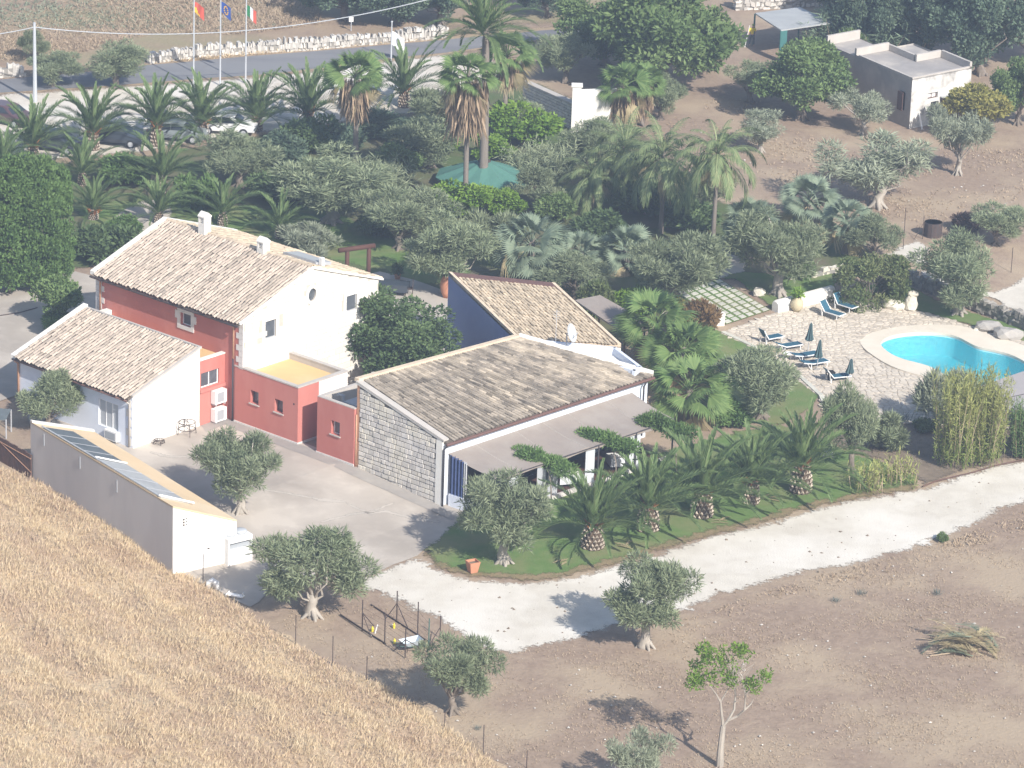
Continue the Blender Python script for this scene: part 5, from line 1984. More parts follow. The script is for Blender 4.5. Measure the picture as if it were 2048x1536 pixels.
def skirt_mesh(seed, L=2.0, R0=.70, n=620):
    rg = np.random.default_rng(seed)
    z = -rg.uniform(0, 1, n) * L * .62
    a = rg.uniform(0, 2 * math.pi, n)
    r = .30 + (R0 - .30) * (1 - (-z / L)) * rg.uniform(.3, 1, n)
    P = np.stack([r * np.cos(a), r * np.sin(a), z], 1)
    D = unit(np.stack([np.cos(a) * .12, np.sin(a) * .12, -np.ones(n)], 1) + rg.normal(size=(n, 3)) * .14)
    return quads('dead_leaves', blades(P, D, rg.uniform(.5, 1.1, n), .10, rg), rg.uniform(0, 1, n), ['skirt'])
SKIRT = [skirt_mesh(s) for s in (1, 2, 3)]

def palm(name, label, group, base, htrunk, kind, nfr, scale, rg, cat='palm tree', rtr=None, lo=-15, hi=86, trunk='boot', skirt=0.0, dry=0, lean=(0, 0), tuft=None):
    t = thing(name, label, cat, base, rg.uniform(0, 6.28), group)
    top = Vector((lean[0], lean[1], htrunk))
    if trunk == 'boot':
        s = rtr or 1.0
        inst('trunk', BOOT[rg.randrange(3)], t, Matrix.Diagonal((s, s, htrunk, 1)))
    else:
        m = Matrix.Diagonal((rtr, rtr, htrunk + .1, 1))
        m[0][2], m[1][2] = lean[0], lean[1]
        inst('trunk', STRAIGHT[rg.randrange(2)], t, m)
    fr = FR[kind]
    ga = 2.39996
    for i in range(nfr):
        f = (i + .5) / nfr
        e = hi - (hi - lo) * f ** .9
        k = min(range(len(ELEV)), key=lambda j: abs(ELEV[j] - e))
        a = i * ga + rg.uniform(-.25, .25)
        s = scale * rg.uniform(.88, 1.1) * (.82 + .25 * min(1, f * 2.2))
        roll = rg.uniform(-1.25, 1.25) if kind in ('fan', 'bluefan') else 0.0
        ek = R(ELEV[k])
        M = (Matrix.Translation(top + Vector((0, 0, -.25 * scale * f))) @ Matrix.Rotation(a, 4, 'Z') @ Matrix.Rotation(ek - R(e), 4, 'Y')
             @ Matrix.Rotation(-ek, 4, 'Y') @ Matrix.Rotation(roll, 4, 'X') @ Matrix.Rotation(ek, 4, 'Y') @ Matrix.Diagonal((s, s, s, 1)))
        inst('frond' if kind in ('phoenix', 'tall', 'queen') else 'fan_leaf', fr[k], t, M)
    for i in range(dry):
        a = i * ga + rg.uniform(-.3, .3)
        k = i % 4
        s = scale * rg.uniform(.85, 1.1)
        ek = R([-15, -35, -50, -62][k])
        M = Matrix.Translation(top + Vector((0, 0, -.3 * scale - .12 * i / max(1, dry)))) @ Matrix.Rotation(a, 4, 'Z') @ Matrix.Rotation(-ek, 4, 'Y') @ Matrix.Rotation(rg.uniform(-1.4, 1.4), 4, 'X') @ Matrix.Rotation(ek, 4, 'Y') @ Matrix.Diagonal((s, s, s, 1))
        inst('dry_fan_leaf', FR['dryfan'][k], t, M)
    if skirt:
        s = skirt / 2.0
        inst('dead_leaves', SKIRT[rg.randrange(3)], t, Matrix.Translation(top + Vector((0, 0, -.2))) @ Matrix.Diagonal((max(.75, s * .9), max(.75, s * .9), s, 1)))
    if tuft:
        mb = MB()
        for k in range(26):
            a = k * ga
            d = Vector((math.cos(a), math.sin(a), rg.uniform(.5, 1.6))).normalized()
            p = Vector((math.cos(a) * .25, math.sin(a) * .25, rg.uniform(-.35, .1)))
            mb.tube([p, p + d * rg.uniform(.25, .5)], [.06, .015], 4, t=rg.random())
        inst('fibre', mb.mesh('fibre', ['boot_orange']), t, Matrix.Translation(top))
    return t

VEG_N = {}
def plant(kind, bx, by, topy, wpx, label, cat='tree', name=None, group=None, leaf=None, var=None, base=None):
    p = PX(bx, by) if base is None else base
    H = max(.4, height_of(p, topy))
    W = wpx / pm(p)
    VEG_N[kind] = VEG_N.get(kind, -1) + 1
    pr = PROTO[kind][(VEG_N[kind] if var is None else var) % len(PROTO[kind])]
    nm = name or {'olive': 'olive_tree', 'olive_big': 'olive_tree', 'olive_sparse': 'olive_tree', 'carob': 'carob_tree', 'dark': 'evergreen_tree', 'ficus': 'broadleaf_tree', 'small': 'small_tree',
                  'bush': 'shrub', 'greybush': 'shrub', 'citrus': 'citrus_bush', 'cypress': 'cypress', 'hedge': 'hedge', 'bamboo': 'bamboo', 'canna': 'cane_plant', 'reed': 'reed_clump', 'broom': 'broom_bush', 'agave': 'agave'}[kind]
    rot = rnd.uniform(0, 6.28) if kind != 'hedge' else .4
    t = thing(nm, label, cat, p, rot, group)
    S = Matrix.Diagonal((W / pr['W'], W / pr['W'], H / pr['H'], 1))
    for pn, me in pr['parts']:
        inst(pn, me, t, S, material=(leaf if (leaf and pn in ('crown', 'foliage')) else None))
    return t

# ================================================================== VEGETATION IN PLACE
G_LAWN = 'date palms in a row on the front lawn'
for bx, by, cy, rp_, lab in (
        (1185, 1097, 1050, 112, 'squat date palm behind the lawn olive, first of the lawn row'),
        (1295, 1062, 1012, 112, 'second date palm of the front lawn row, before the canopy middle'),
        (1403, 1034, 985, 116, 'third date palm of the front lawn row, its bulging trunk fully lit'),
        (1501, 1008, 960, 100, 'fourth date palm of the lawn row, with the slimmest trunk'),
        (1601, 985, 930, 112, 'last date palm of the lawn row, nearest the cane plants')):
    b = PX(bx, by)
    palm('date_palm', lab, G_LAWN, b, height_of(b, cy), 'phoenix', 34, rp_ / pm(b) / 2.35, rnd, rtr=1.12 if by != 1008 else .9, tuft=True, lo=14, hi=88)
G_FAR = 'date palms lining the car park'
for bx, by, cy, rp_, lab in (
        (66, 322, 288, 92, 'date palm in front of the dark blue parked car, far left of its row'),
        (187, 300, 262, 100, 'date palm with ringed trunk between the blue car and the grey car'),
        (313, 292, 248, 96, 'date palm left of the grey car at the car park edge'),
        (405, 276, 243, 96, 'date palm right in front of the white car at the car park edge'),
        (513, 262, 232, 90, 'date palm under the tricolour flag at the car park edge'),
        (617, 262, 222, 98, 'date palm by the bare pale gravel, left of the first skirted fan palm'),
        (808, 215, 180, 88, 'date palm below the white flag at the road edge')):
    b = PX(bx, by)
    palm('date_palm', lab, G_FAR, b, height_of(b, cy), 'phoenix', 34, rp_ / pm(b) / 2.5, rnd, rtr=.8, tuft=True, lo=16, hi=87)
G_MID = 'younger date palms in the garden left of the farmhouse'
for bx, by, cy, rp_, lab in (
        (8, 352, 322, 78, 'date palm cut by the left picture edge above the tall hedge'),
        (165, 372, 345, 88, 'young date palm just above the tall hedge, left of its garden twin'),
        (325, 388, 350, 96, 'large young date palm above the path bend, behind the farmhouse roof'),
        (187, 440, 418, 78, 'young date palm with an orange base beside the curving path'),
        (318, 448, 422, 78, 'young date palm standing by the path right behind the left chimney'),
        (445, 452, 424, 84, 'dark young date palm behind the farmhouse ridge between both chimneys'),
        (560, 478, 452, 74, 'broad leaved young palm behind the right chimney')):
    b = PX(bx, by)
    palm('date_palm', lab, G_MID, b, height_of(b, cy), 'phoenix', 28, rp_ / pm(b) / 2.7, rnd, rtr=.6, tuft=(bx == 187), lo=14, hi=86)
# the very tall feather palm rising through the big green parasol
b = PX(967, 378)
palm('tall_palm', 'tallest feather palm, its bare trunk rising through the green parasol', None, b, height_of(b, 62), 'tall', 42, 1.12, rnd, rtr=.33, trunk='straight', lo=-5, lean=(.35, 0))
# skirted fan palms
for bx, by, cy, rp_, sk, rt, lab in (
        (711, 338, 150, 62, 3.2, .22, 'skirted fan palm on a dark trunk left of the green parasol'),
        (930, 430, 150, 60, 4.2, .20, 'skirted fan palm on a slim pale trunk in front of the green parasol'),
        (1007, 280, 108, 58, 2.4, .20, 'skirted fan palm right behind the tallest palm'),
        (1238, 262, 170, 56, 3.0, .26, 'short shaggy fan palm beside the white wall pillar'),
        (1283, 252, 165, 48, 2.6, .22, 'short shaggy fan palm leaning on its twin, right side')):
    b = PX(bx, by)
    h = height_of(b, cy)
    palm('fan_palm', lab, 'skirted fan palms of the garden', b, h, 'fan', 34, rp_ / pm(b) / 1.95, rnd, rtr=rt, trunk='straight', skirt=sk, dry=9, lo=0, hi=90, lean=(.15, 0))
for bx, by, cy, rp_, lab in (
        (1305, 735, 645, 72, 'young green fan palm beside the reed shelter, rearmost of three'),
        (1362, 780, 700, 70, 'young green fan palm in the middle of three beside the side lawn'),
        (1376, 848, 778, 72, 'young green fan palm at the canopy end, nearest of three')):
    b = PX(bx, by)
    palm('fan_palm', lab, 'young fan palms by the hall end', b, height_of(b, cy), 'fan', 36, rp_ / pm(b) / 1.75, rnd, rtr=.28, trunk='straight', dry=12, lo=-8)
# drooping queen palms
for bx, by, cy, rp_, lab in (
        (1243, 415, 300, 105, 'drooping feather palm at the left of the palm clump'),
        (1322, 468, 312, 112, 'drooping feather palm with many fronds in the middle of the clump'),
        (1424, 520, 304, 104, 'drooping feather palm on a tall grey trunk by the paved slabs'),
        (1180, 420, 350, 82, 'low drooping feather palm right of the green parasol')):
    b = PX(bx, by)
    palm('queen_palm', lab, 'drooping feather palms right of the parasol', b, height_of(b, cy), 'queen', 26, rp_ / pm(b) / 3.35, rnd, rtr=.17, trunk='straight', lo=-25, dry=3, lean=(.12, 0))
# blue grey fan palms
for bx, by, cy, rp_, lab in (
        (1060, 562, 485, 76, 'blue grey fan palm behind the gold tiled roof'),
        (1160, 545, 505, 56, 'low blue grey fan palm between two olives behind the reed shelter'),
        (1250, 540, 498, 62, 'silvery fan palm left of the olive by the paved slabs'),
        (1497, 522, 438, 56, 'yellowing blue fan palm by the tall grey palm trunk'),
        (1618, 452, 398, 60, 'blue fan palm at the garden edge before the brown field'),
        (1690, 508, 438, 52, 'blue fan palm on a thick dark trunk by the pale path')):
    b = PX(bx, by)
    palm('blue_fan_palm', lab, 'blue grey fan palms of the garden', b, height_of(b, cy), 'bluefan', 46, rp_ / pm(b) / 1.75, rnd, rtr=.30, trunk='straight', dry=6, lo=-25)

GO = 'olive trees around the farmhouse'
for k, (kind, bx, by, ty, w, lab) in enumerate((
        ('olive', 98, 862, 742, 125, 'small olive tree in front of the annex wall behind the store shed'),
        ('olive_big', 480, 1026, 876, 168, 'olive tree standing alone on the concrete yard'),
        ('olive_big', 625, 1234, 1062, 212, 'wide olive tree at the lower edge of the concrete yard'),
        ('olive_big', 1008, 1128, 950, 178, 'olive tree with a twisted pale trunk on the front lawn'),
        ('olive_big', 1291, 1294, 1108, 182, 'olive tree casting its shadow across the white track'),
        ('olive', 905, 1428, 1268, 158, 'olive tree on a stubby stump beside the wire pen'),
        ('olive_sparse', 1272, 1600, 1472, 125, 'thin olive top cut by the bottom picture edge'),
        ('olive', 1524, 838, 698, 168, 'bushy olive on the side lawn below the sun loungers'),
        ('olive', 1701, 945, 765, 128, 'tall narrow olive between the last date palm and the terrace'),
        ('olive_big', 1558, 592, 428, 200, 'large olive with a leaning trunk behind the white bench wall'),
        ('olive', 1748, 522, 428, 118, 'round olive beside the pale path and thick palm trunk'),
        ('olive_big', 1917, 630, 472, 178, 'olive behind the standing rocks at the pool lawn'),
        ('olive_sparse', 1755, 415, 275, 225, 'wide windswept olive in the brown field'),
        ('olive_sparse', 1726, 270, 185, 130, 'small leaning olive before the shaded wall of the ruin'),
        ('olive_sparse', 1916, 350, 222, 135, 'olive with a split bare trunk in front of the ruin'),
        ('olive', 1992, 490, 405, 118, 'grey olive at the right edge by the brown field'),
        ('olive', 232, 178, 88, 122, 'roadside olive left of the flagpoles'),
        ('olive', 105, 172, 105, 118, 'low roadside olive behind the white utility pole'),
        ('olive', 70, 125, 60, 62, 'small olive far left across the road'),
        ('olive_big', 660, 446, 312, 228, 'broad olive in the garden left of the skirted palm trunk'),
        ('olive', 800, 500, 372, 188, 'olive behind the farmhouse gable, left of the patio olive'),
        ('olive_big', 895, 588, 428, 178, 'olive beside the terracotta jar at the patio'),
        ('olive', 860, 335, 236, 150, 'grey green olive left of the green parasol, behind it'),
        ('olive', 478, 375, 268, 172, 'pale olive behind the young palms, below the white car'),
        ('olive_big', 1338, 628, 470, 196, 'olive beside the paved slabs, above the young fan palms'),
        ('olive', 1148, 600, 505, 155, 'olive leaning over the right edge of the gold tiled roof'),
        ('olive', 1130, 165, 68, 112, 'round olive behind the white wall pillar'),
        ('olive', 1035, 278, 205, 105, 'grey olive in front of the shaded boundary wall'),
        ('olive', 1180, 330, 232, 130, 'olive between the bright citrus bush and the feather palms'),
        ('olive', 1075, 420, 335, 110, 'olive right below the green parasol rim'),
        ('olive_sparse', 1522, 305, 222, 105, 'small olive at the near end of the brown field'),
        ('olive', 1500, 205, 120, 105, 'grey olive under the big carobs, left of the ruin'),
        ('olive', 1420, 420, 330, 90, 'olive behind the tall grey palm trunk'),
        ('olive', 1320, 240, 150, 90, 'blue green olive right of the shaggy fan palms'))):
    plant(kind, bx, by, ty, w, lab, 'olive tree', group=GO)

GB = 'broadleaf trees behind the garden and field'
for kind, bx, by, ty, w, lab in (
        ('carob', 1322, 185, -60, 285, 'huge carob tree spreading over the upper middle of the field'),
        ('carob', 1210, 130, -10, 190, 'dark carob at the left of the huge one beside the road'),
        ('carob', 1425, 140, 20, 110, 'carob between the huge carob and the yellow shirted person'),
        ('carob', 1604, 240, 78, 196, 'bright carob in the field left of the ruin'),
        ('dark', 1640, 165, 90, 110, 'dark tree behind the ruin beside the green netting'),
        ('dark', 1745, 115, -60, 150, 'dark evergreen behind the left end of the ruin roof'),
        ('dark', 1850, 120, -70, 170, 'dark evergreen right behind the ruin'),
        ('dark', 1960, 150, -50, 190, 'dark evergreen mass at the top right corner'),
        ('dark', 2055, 130, -60, 170, 'dark evergreen cut by the right edge beside the ruin'),
        ('carob', 2035, 250, 110, 120, 'green tree at the right edge beside the yellowing tree'),
        ('dark', 690, 40, -90, 170, 'dark evergreen casting shade beyond the dry stone wall, left one'),
        ('dark', 790, 48, -80, 170, 'dark evergreen behind the white flag beyond the road'),
        ('dark', 880, 48, -80, 150, 'dark evergreen behind the tallest palm, across the road'),
        ('dark', 1095, 35, -60, 110, 'evergreen beyond the road between tall palm and carob'),
        ('dark', 1690, 40, -60, 150, 'dark evergreen behind the pale carport roof')):
    plant(kind, bx, by, ty, w, lab, 'tree', group=GB)
plant('ficus', 815, 765, 592, 262, 'round dark green tree between the white gable and the blue wall', 'tree')
plant('small', 116, 652, 552, 112, 'small leafy tree on the forecourt beside the annex', 'tree')
plant('small', 692, 748, 660, 60, 'slim dusky shrub against the white gable', 'shrub', name='shrub')
plant('small', 1945, 282, 168, 135, 'yellowing round tree at the right end of the ruin', 'tree', leaf='leaf_yellow')
for bx, by, ty, w, lab in ((18, 585, 318, 105, 'tall clipped dark green hedge tree at the left edge'), (70, 580, 312, 100, 'tall clipped dark green hedge tree, middle of three'),
                           (112, 565, 335, 72, 'tall clipped hedge tree beside the young palms, right of three'), (-30, 590, 330, 90, 'tall clipped hedge tree half outside the left edge')):
    plant('cypress', bx, by, ty, w, lab, 'hedge tree', group='tall hedge trees at the left edge')
GS = 'garden shrubs'
for kind, bx, by, ty, w, lab, lf in (
        ('citrus', 1045, 290, 212, 150, 'bright green citrus bush right of the tallest palm trunk', None),
        ('citrus', 985, 320, 270, 90, 'bright green bush tucked behind the green parasol', None),
        ('citrus', 930, 425, 362, 130, 'bright green citrus bush below the green parasol', None),
        ('citrus', 1010, 430, 378, 80, 'bright green bush right below the green parasol', None),
        ('citrus', 800, 345, 285, 120, 'mid green citrus bush right of the dark skirted palm trunk', 'leaf_mid'),
        ('citrus', 880, 300, 255, 80, 'lime green bush behind the parasol left side', None),
        ('bush', 620, 300, 238, 120, 'dark oleander clump at the gravel edge below the palms', 'leaf_dark'),
        ('bush', 560, 330, 265, 110, 'dark oleander clump left of its twin below the gravel', 'leaf_blue'),
        ('bush', 690, 300, 252, 90, 'dusky oleander at the foot of the skirted palm', 'leaf_blue'),
        ('greybush', 870, 245, 178, 120, 'grey green shrub at the gravel end beside the tall palm', None),
        ('greybush', 770, 270, 220, 130, 'grey green shrub at the gravel edge right of the skirted palm', 'leaf_blue'),
        ('broom', 745, 385, 318, 130, 'broom like shrub left of the parasol in the garden', None),
        ('broom', 1090, 350, 285, 120, 'bare stemmed broom bush right of the parasol', None),
        ('greybush', 980, 505, 420, 110, 'grey shrub between the patio olive and blue fan palm', None),
        ('greybush', 620, 505, 452, 120, 'pale flowering shrub behind the farmhouse solar panel', 'leaf_olive_grey'),
        ('bush', 215, 520, 452, 130, 'spiky dark green shrub at the left gable of the farmhouse', 'leaf_dark'),
        ('bush', 250, 470, 430, 70, 'low palm like shrub above the farmhouse left verge', 'leaf_hedge'),
        ('bush', 115, 662, 622, 70, 'low green shrub on the forecourt at the annex verge', 'leaf_hedge'),
        ('bush', 1262, 628, 578, 80, 'bright green shrub behind the reed shelter', 'leaf_citrus'),
        ('bush', 1190, 640, 560, 80, 'brownish shrub growing beside the reed shelter', 'leaf_brownhedge'),
        ('bush', 1395, 680, 598, 92, 'rust and orange shrub beside the white gate post', 'leaf_rust'),
        ('bush', 1330, 620, 592, 60, 'yellow flowering shrub at the olive foot above the fan palms', 'leaf_yellow'),
        ('bush', 1700, 130, 60, 90, 'green bush behind the ruin roof, left', 'leaf_mid'),
        ('greybush', 1768, 900, 818, 92, 'grey green shrub right of the tall narrow olive', None),
        ('greybush', 1890, 850, 735, 120, 'silvery feathery shrub between terrace and bamboo', 'leaf_olive_grey'),
        ('bush', 1850, 862, 838, 55, 'dark low bush at the terrace edge', 'leaf_dark'),
        ('bush', 1938, 462, 425, 62, 'purple brown dry bush in the right field', 'leaf_purple'),
        ('bush', 1460, 850, 800, 80, 'dark green bush behind the fourth lawn palm', 'leaf_hedge'),
        ('bush', 1600, 560, 515, 60, 'dense green plant below the leaning olive', 'leaf_hedge'),
        ('bush', 400, 420, 350, 90, 'dense green shrub between the young date palms', 'leaf_hedge'),
        ('bush', 250, 370, 305, 110, 'dense green shrub below the car park palms', 'leaf_hedge'),
        ('bush', 70, 372, 318, 90, 'green shrub in front of the left car park palm', 'leaf_mid'),
        ('bush', 560, 400, 345, 120, 'dark green shrub under the broad garden olive', 'leaf_dark'),
        ('bush', 760, 470, 415, 90, 'dark undergrowth left of the patio olive', 'leaf_dark'),
        ('bush', 1290, 430, 360, 120, 'dark undergrowth inside the feather palm clump', 'leaf_dark'),
        ('bush', 1380, 460, 400, 120, 'dark undergrowth right of the feather palm clump', 'leaf_dark'),
        ('bush', 1200, 480, 420, 110, 'dark undergrowth left of the feather palm clump', 'leaf_dark'),
        ('bush', 1110, 440, 385, 90, 'dark green shrub right of the parasol foot', 'leaf_mid'),
        ('bush', 1885, 1083, 1066, 24, 'single green weed bush on the track edge', 'leaf_mid')):
    plant(kind, bx, by, ty, w, lab, 'shrub', group=GS, leaf=lf)
plant('hedge', 1735, 612, 512, 142, 'boxy brown green hedge behind the two loungers', 'hedge')
plant('bamboo', 1912, 935, 740, 76, 'yellow green bamboo clump, left half of the tall screen', 'bamboo', group='bamboo screen by the track')
plant('bamboo', 1966, 930, 735, 80, 'yellow green bamboo clump, right half of the tall screen', 'bamboo', group='bamboo screen by the track')
plant('bamboo', 2050, 915, 800, 70, 'green bamboo cut by the right picture edge', 'bamboo', leaf='leaf_hedge', group='bamboo screen by the track')
plant('canna', 1735, 982, 918, 80, 'sparse yellow green canes on the lawn end, left patch', 'cane plant', group='cane plants on the lawn end')
plant('canna', 1795, 968, 905, 80, 'yellow green canes on the lawn end, right patch', 'cane plant', group='cane plants on the lawn end')
plant('reed', 1690, 105, 20, 150, 'tall reeds behind the ruin, left clump', 'reeds', group='reeds behind the ruin')
plant('reed', 1780, 112, 25, 150, 'tall reeds behind the ruin, right clump', 'reeds', group='reeds behind the ruin')
plant('agave', 1805, 850, 812, 52, 'spiky grey agave at the terrace edge', 'agave')
for bx, by, ty, w, lab in ((1724, 1190, 1175, 24, 'tiny green sprout in the ploughed field, middle of three'), (1672, 1204, 1190, 22, 'tiny green sprout in the ploughed field, left of three'), (1874, 1190, 1172, 22, 'tiny green sprout in the ploughed field above the brush heap'),
                           (956, 1460, 1451, 16, 'tiny green weed beside the grassy slope')):
    plant('agave', bx, by, ty, w, lab, 'weed', name='weed', group='green sprouts in the field', leaf=None)
# climbers sprawling over the canopy
for cx_, cy_, w, lab in ((1085, 912, 120, 'leafy climber sprawling on the canopy, nearest the lawn olive'), (1215, 872, 118, 'leafy climber sprawling on the canopy, middle of three'), (1335, 845, 110, 'leafy climber over the far canopy end')):
    p = PX(cx_, cy_, 2.05)
    t = thing('climbing_plant', lab, 'climbing plant', Vector((p.x, p.y, -.55)), 0, 'climbers over the canopy')
    rg = np.random.default_rng(int(cx_))
    W = w / pm(p)
    d = np.array([.85, -.2, -.12])
    C = np.array([[d[0] * (k / 12 - .5) * W * .9, -.9 * (k / 12 - .3) * 1.2 + rg.normal() * .25, 2.6 - .5 * k / 12 + rg.uniform(-.05, .2)] for k in range(13)])
    V, T = cloud(rg, C, rg.uniform(.4, .72, 13), 4200, .26, .07, up=.3, flat=.5)
    inst('foliage', quads('foliage', V, T, ['leaf_hedge']), t)
    mb = MB()
    mb.tube([(0.6, -1.2, 0), (.5, -1.1, 1.5), (.2, -.5, 2.45)], [.05, .04, .02], 5)
    inst('stem', mb.mesh('stem', ['bark']), t)

# the lone wind-shaped tree in the field
b = PX(1439, 1533)
t = thing('wind_shaped_tree', 'lone slender tree with forked pale trunk and sparse bright green foliage', 'tree', b)
def TP(px, py, dy=0.0):
    """point at the tree's own depth seen at a photo spot"""
    d = ray(px, py)
    k = (b.y + dy - CAM.y) / d.y
    return CAM + d * k - b
mb = MB()
mb.tube([TP(1439, 1540), TP(1441, 1500), TP(1446, 1452)], [.20, .16, .13], 8)
f1 = TP(1446, 1452)
for pth, r in (([f1, TP(1443, 1425), TP(1441, 1404), TP(1432, 1388), TP(1420, 1372)], .075),
               ([f1, TP(1456, 1441), TP(1468, 1420, .2), TP(1471, 1392, .3), TP(1466, 1345, .2), TP(1450, 1318, 0)], .085),
               ([TP(1456, 1441), TP(1476, 1432), TP(1489, 1420, -.2), TP(1491, 1390, -.3), TP(1484, 1355, -.2), TP(1470, 1325)], .075),
               ([TP(1489, 1420, -.2), TP(1502, 1408), TP(1507, 1398)], .05),
               ([TP(1491, 1390, -.3), TP(1503, 1372), TP(1528, 1350)], .035),
               ([TP(1441, 1404), TP(1455, 1380), TP(1458, 1362)], .04)):
    mb.tube(pth, [r * (1 - .75 * i / (len(pth) - 1)) for i in range(len(pth))], 6)
rg = np.random.default_rng(77)
for k in range(50):
    s = TP(rg.uniform(1455, 1492), rg.uniform(1330, 1375), rg.uniform(-.6, .6))
    mb.tube([s, s + Vector((rg.uniform(-.5, .9), rg.uniform(-.4, .4), rg.uniform(.3, .9)))], [.015, .006], 3)
inst('trunk', mb.mesh('trunk', ['bark_pale']), t)
C, Rr = [], []
for px_, py_, wx, wy, n_ in ((1424, 1357, 44, 15, 30), (1446, 1312, 44, 18, 32), (1408, 1297, 12, 8, 7), (1500, 1368, 15, 12, 11), (1529, 1349, 13, 9, 8), (1484, 1302, 20, 10, 8), (1396, 1330, 14, 8, 6), (1385, 1362, 10, 8, 5)):
    for k in range(n_):
        p = TP(px_ + rg.uniform(-wx, wx), py_ + rg.uniform(-wy, wy), rg.uniform(-.9, .9))
        C.append(p[:]); Rr.append(rg.uniform(.12, .30))
V, T = cloud(rg, np.array(C), np.array(Rr), 2300, .19, .085, up=.3)
inst('crown', quads('crown', V, T, ['leaf_citrus']), t)

# ================================================================== DRY GRASS, WEEDS, STONES
def scatter_grass():
    P = np.array(HILLPOLY)
    n = 190000
    pts = np.stack([NR.uniform(-50, 8, n), NR.uniform(-78, -12, n)], 1)
    pts = pts[inpoly(pts, HILLPOLY)]
    h = hill_h(pts)
    # clumps
    dd_ = edge_dist(pts)
    cl = .5 + .25 * np.sin(dd_ * 2.3 + 1.5 * np.sin(pts[:, 0] * .35)) + .25 * np.sin(pts[:, 0] * 1.9 + 1.3 * np.sin(pts[:, 1] * .8)) * np.sin(pts[:, 1] * 1.6 + pts[:, 0] * .7)
    keep = NR.uniform(0, 1, len(pts)) < .5 + .5 * cl
    pts, h, cl, dd_ = pts[keep], h[keep], cl[keep], dd_[keep]
    z = np.array([terr(x, y) for x, y in pts]) + np.maximum(0, h) + .02
    V, T, M = [], [], []
    for k in range(3):
        d = unit(np.stack([NR.normal(size=len(pts)) * .42 + .25, NR.normal(size=len(pts)) * .42 - .1, np.ones(len(pts))], 1))
        B = np.stack([pts[:, 0], pts[:, 1], z], 1) + NR.normal(size=(len(pts), 3)) * np.array([.09, .09, 0])
        V.append(blades(B, d, NR.uniform(.18, .42, len(pts)) * (.7 + .5 * cl), .032, NR))
        T.append(np.clip(NR.uniform(0, 1, len(pts)) * .7 + .3 * cl, 0, 1))
        M.append((NR.uniform(0, 1, len(pts)) < .12 + .35 * (np.sin(dd_ * 1.1 + 1.2 * np.sin(pts[:, 0] * .4)) > .25)).astype(int))
    o = inst('dry_grass', quads('dry_grass', np.concatenate(V), np.concatenate(T), ['dry_blade', 'dry_blade_red'], mi=np.concatenate(M)))
    tag(o, 'sea of tall straw coloured grass over the near slope', 'dry grass', kind='stuff')
scatter_grass()

def scatter_field(name, pix, n, blade_h, label, cat, material, w=.05, dens=None, zoff=.02):
    p2 = [PX(*q) for q in pix]
    poly = [(p.x, p.y) for p in p2]
    P = np.array(poly)
    pts = NR.uniform(P.min(0), P.max(0), (n, 2))
    pts = pts[inpoly(pts, poly)]
    if dens:
        f = .5 + .5 * np.sin(pts[:, 0] * dens + 2 * np.sin(pts[:, 1] * dens * .6)) * np.sin(pts[:, 1] * dens * 1.3)
        pts = pts[NR.uniform(0, 1, len(pts)) < f ** 1.5]
    z = np.array([terr(x, y) for x, y in pts]) + zoff
    V, T = [], []
    for k in range(3):
        d = unit(np.stack([NR.normal(size=len(pts)) * .7, NR.normal(size=len(pts)) * .7, np.full(len(pts), .6)], 1))
        B = np.stack([pts[:, 0], pts[:, 1], z], 1) + NR.normal(size=(len(pts), 3)) * np.array([.08, .08, 0])
        V.append(blades(B, d, NR.uniform(.5, 1.2, len(pts)) * blade_h, w, NR))
        T.append(NR.uniform(0, 1, len(pts)))
    o = inst(name, quads(name, np.concatenate(V), np.concatenate(T), [material]))
    tag(o, label, cat, kind='stuff')
scatter_field('field_weeds', [(900, 1330), (1150, 1285), (1400, 1230), (1600, 1160), (1900, 1085), (2100, 1000), (2100, 1600), (1000, 1600), (960, 1500), (860, 1420), (700, 1330), (560, 1250), (600, 1200), (720, 1200), (860, 1250)],
              52000, .13, 'thin dead weeds scattered over the bare field', 'dry weeds', 'weed', .035, .5)
scatter_field('verge_weeds', [(1400, 1232), (1600, 1160), (1800, 1118), (2000, 1040), (2100, 1000), (2100, 1050), (1850, 1130), (1600, 1185), (1420, 1245)], 5000, .3, 'dry weeds along the lower track edge', 'dry weeds', 'weed', .05, 1.2)
scatter_field('roadside_grass', [(300, 126), (600, 96), (900, 64), (900, 76), (600, 104), (300, 130)], 3500, .45, 'straw grass along the road at the dry stone wall', 'dry grass', 'dry_blade', .07)
scatter_field('far_grass', [(-60, -60), (640, -60), (640, 50), (480, 70), (300, 70), (150, 110), (-60, 130)], 30000, .42, 'dry grass patches on the far slope beyond the road', 'dry grass', 'weed', .06, .16)
scatter_field('far_scrub', [(-60, -60), (640, -60), (560, 60), (300, 60), (-60, 60)], 5000, .35, 'low green scrub patches on the far slope', 'scrub', 'leaf_olive_grey', .08, .13)
scatter_field('field_grass', [(1330, 250), (1480, 160), (1560, 250), (1700, 300), (2060, 300), (2060, 470), (1850, 470), (1700, 400), (1450, 330)], 9000, .2, 'thin straw on the brown upper field', 'dry weeds', 'weed', .06, .35)

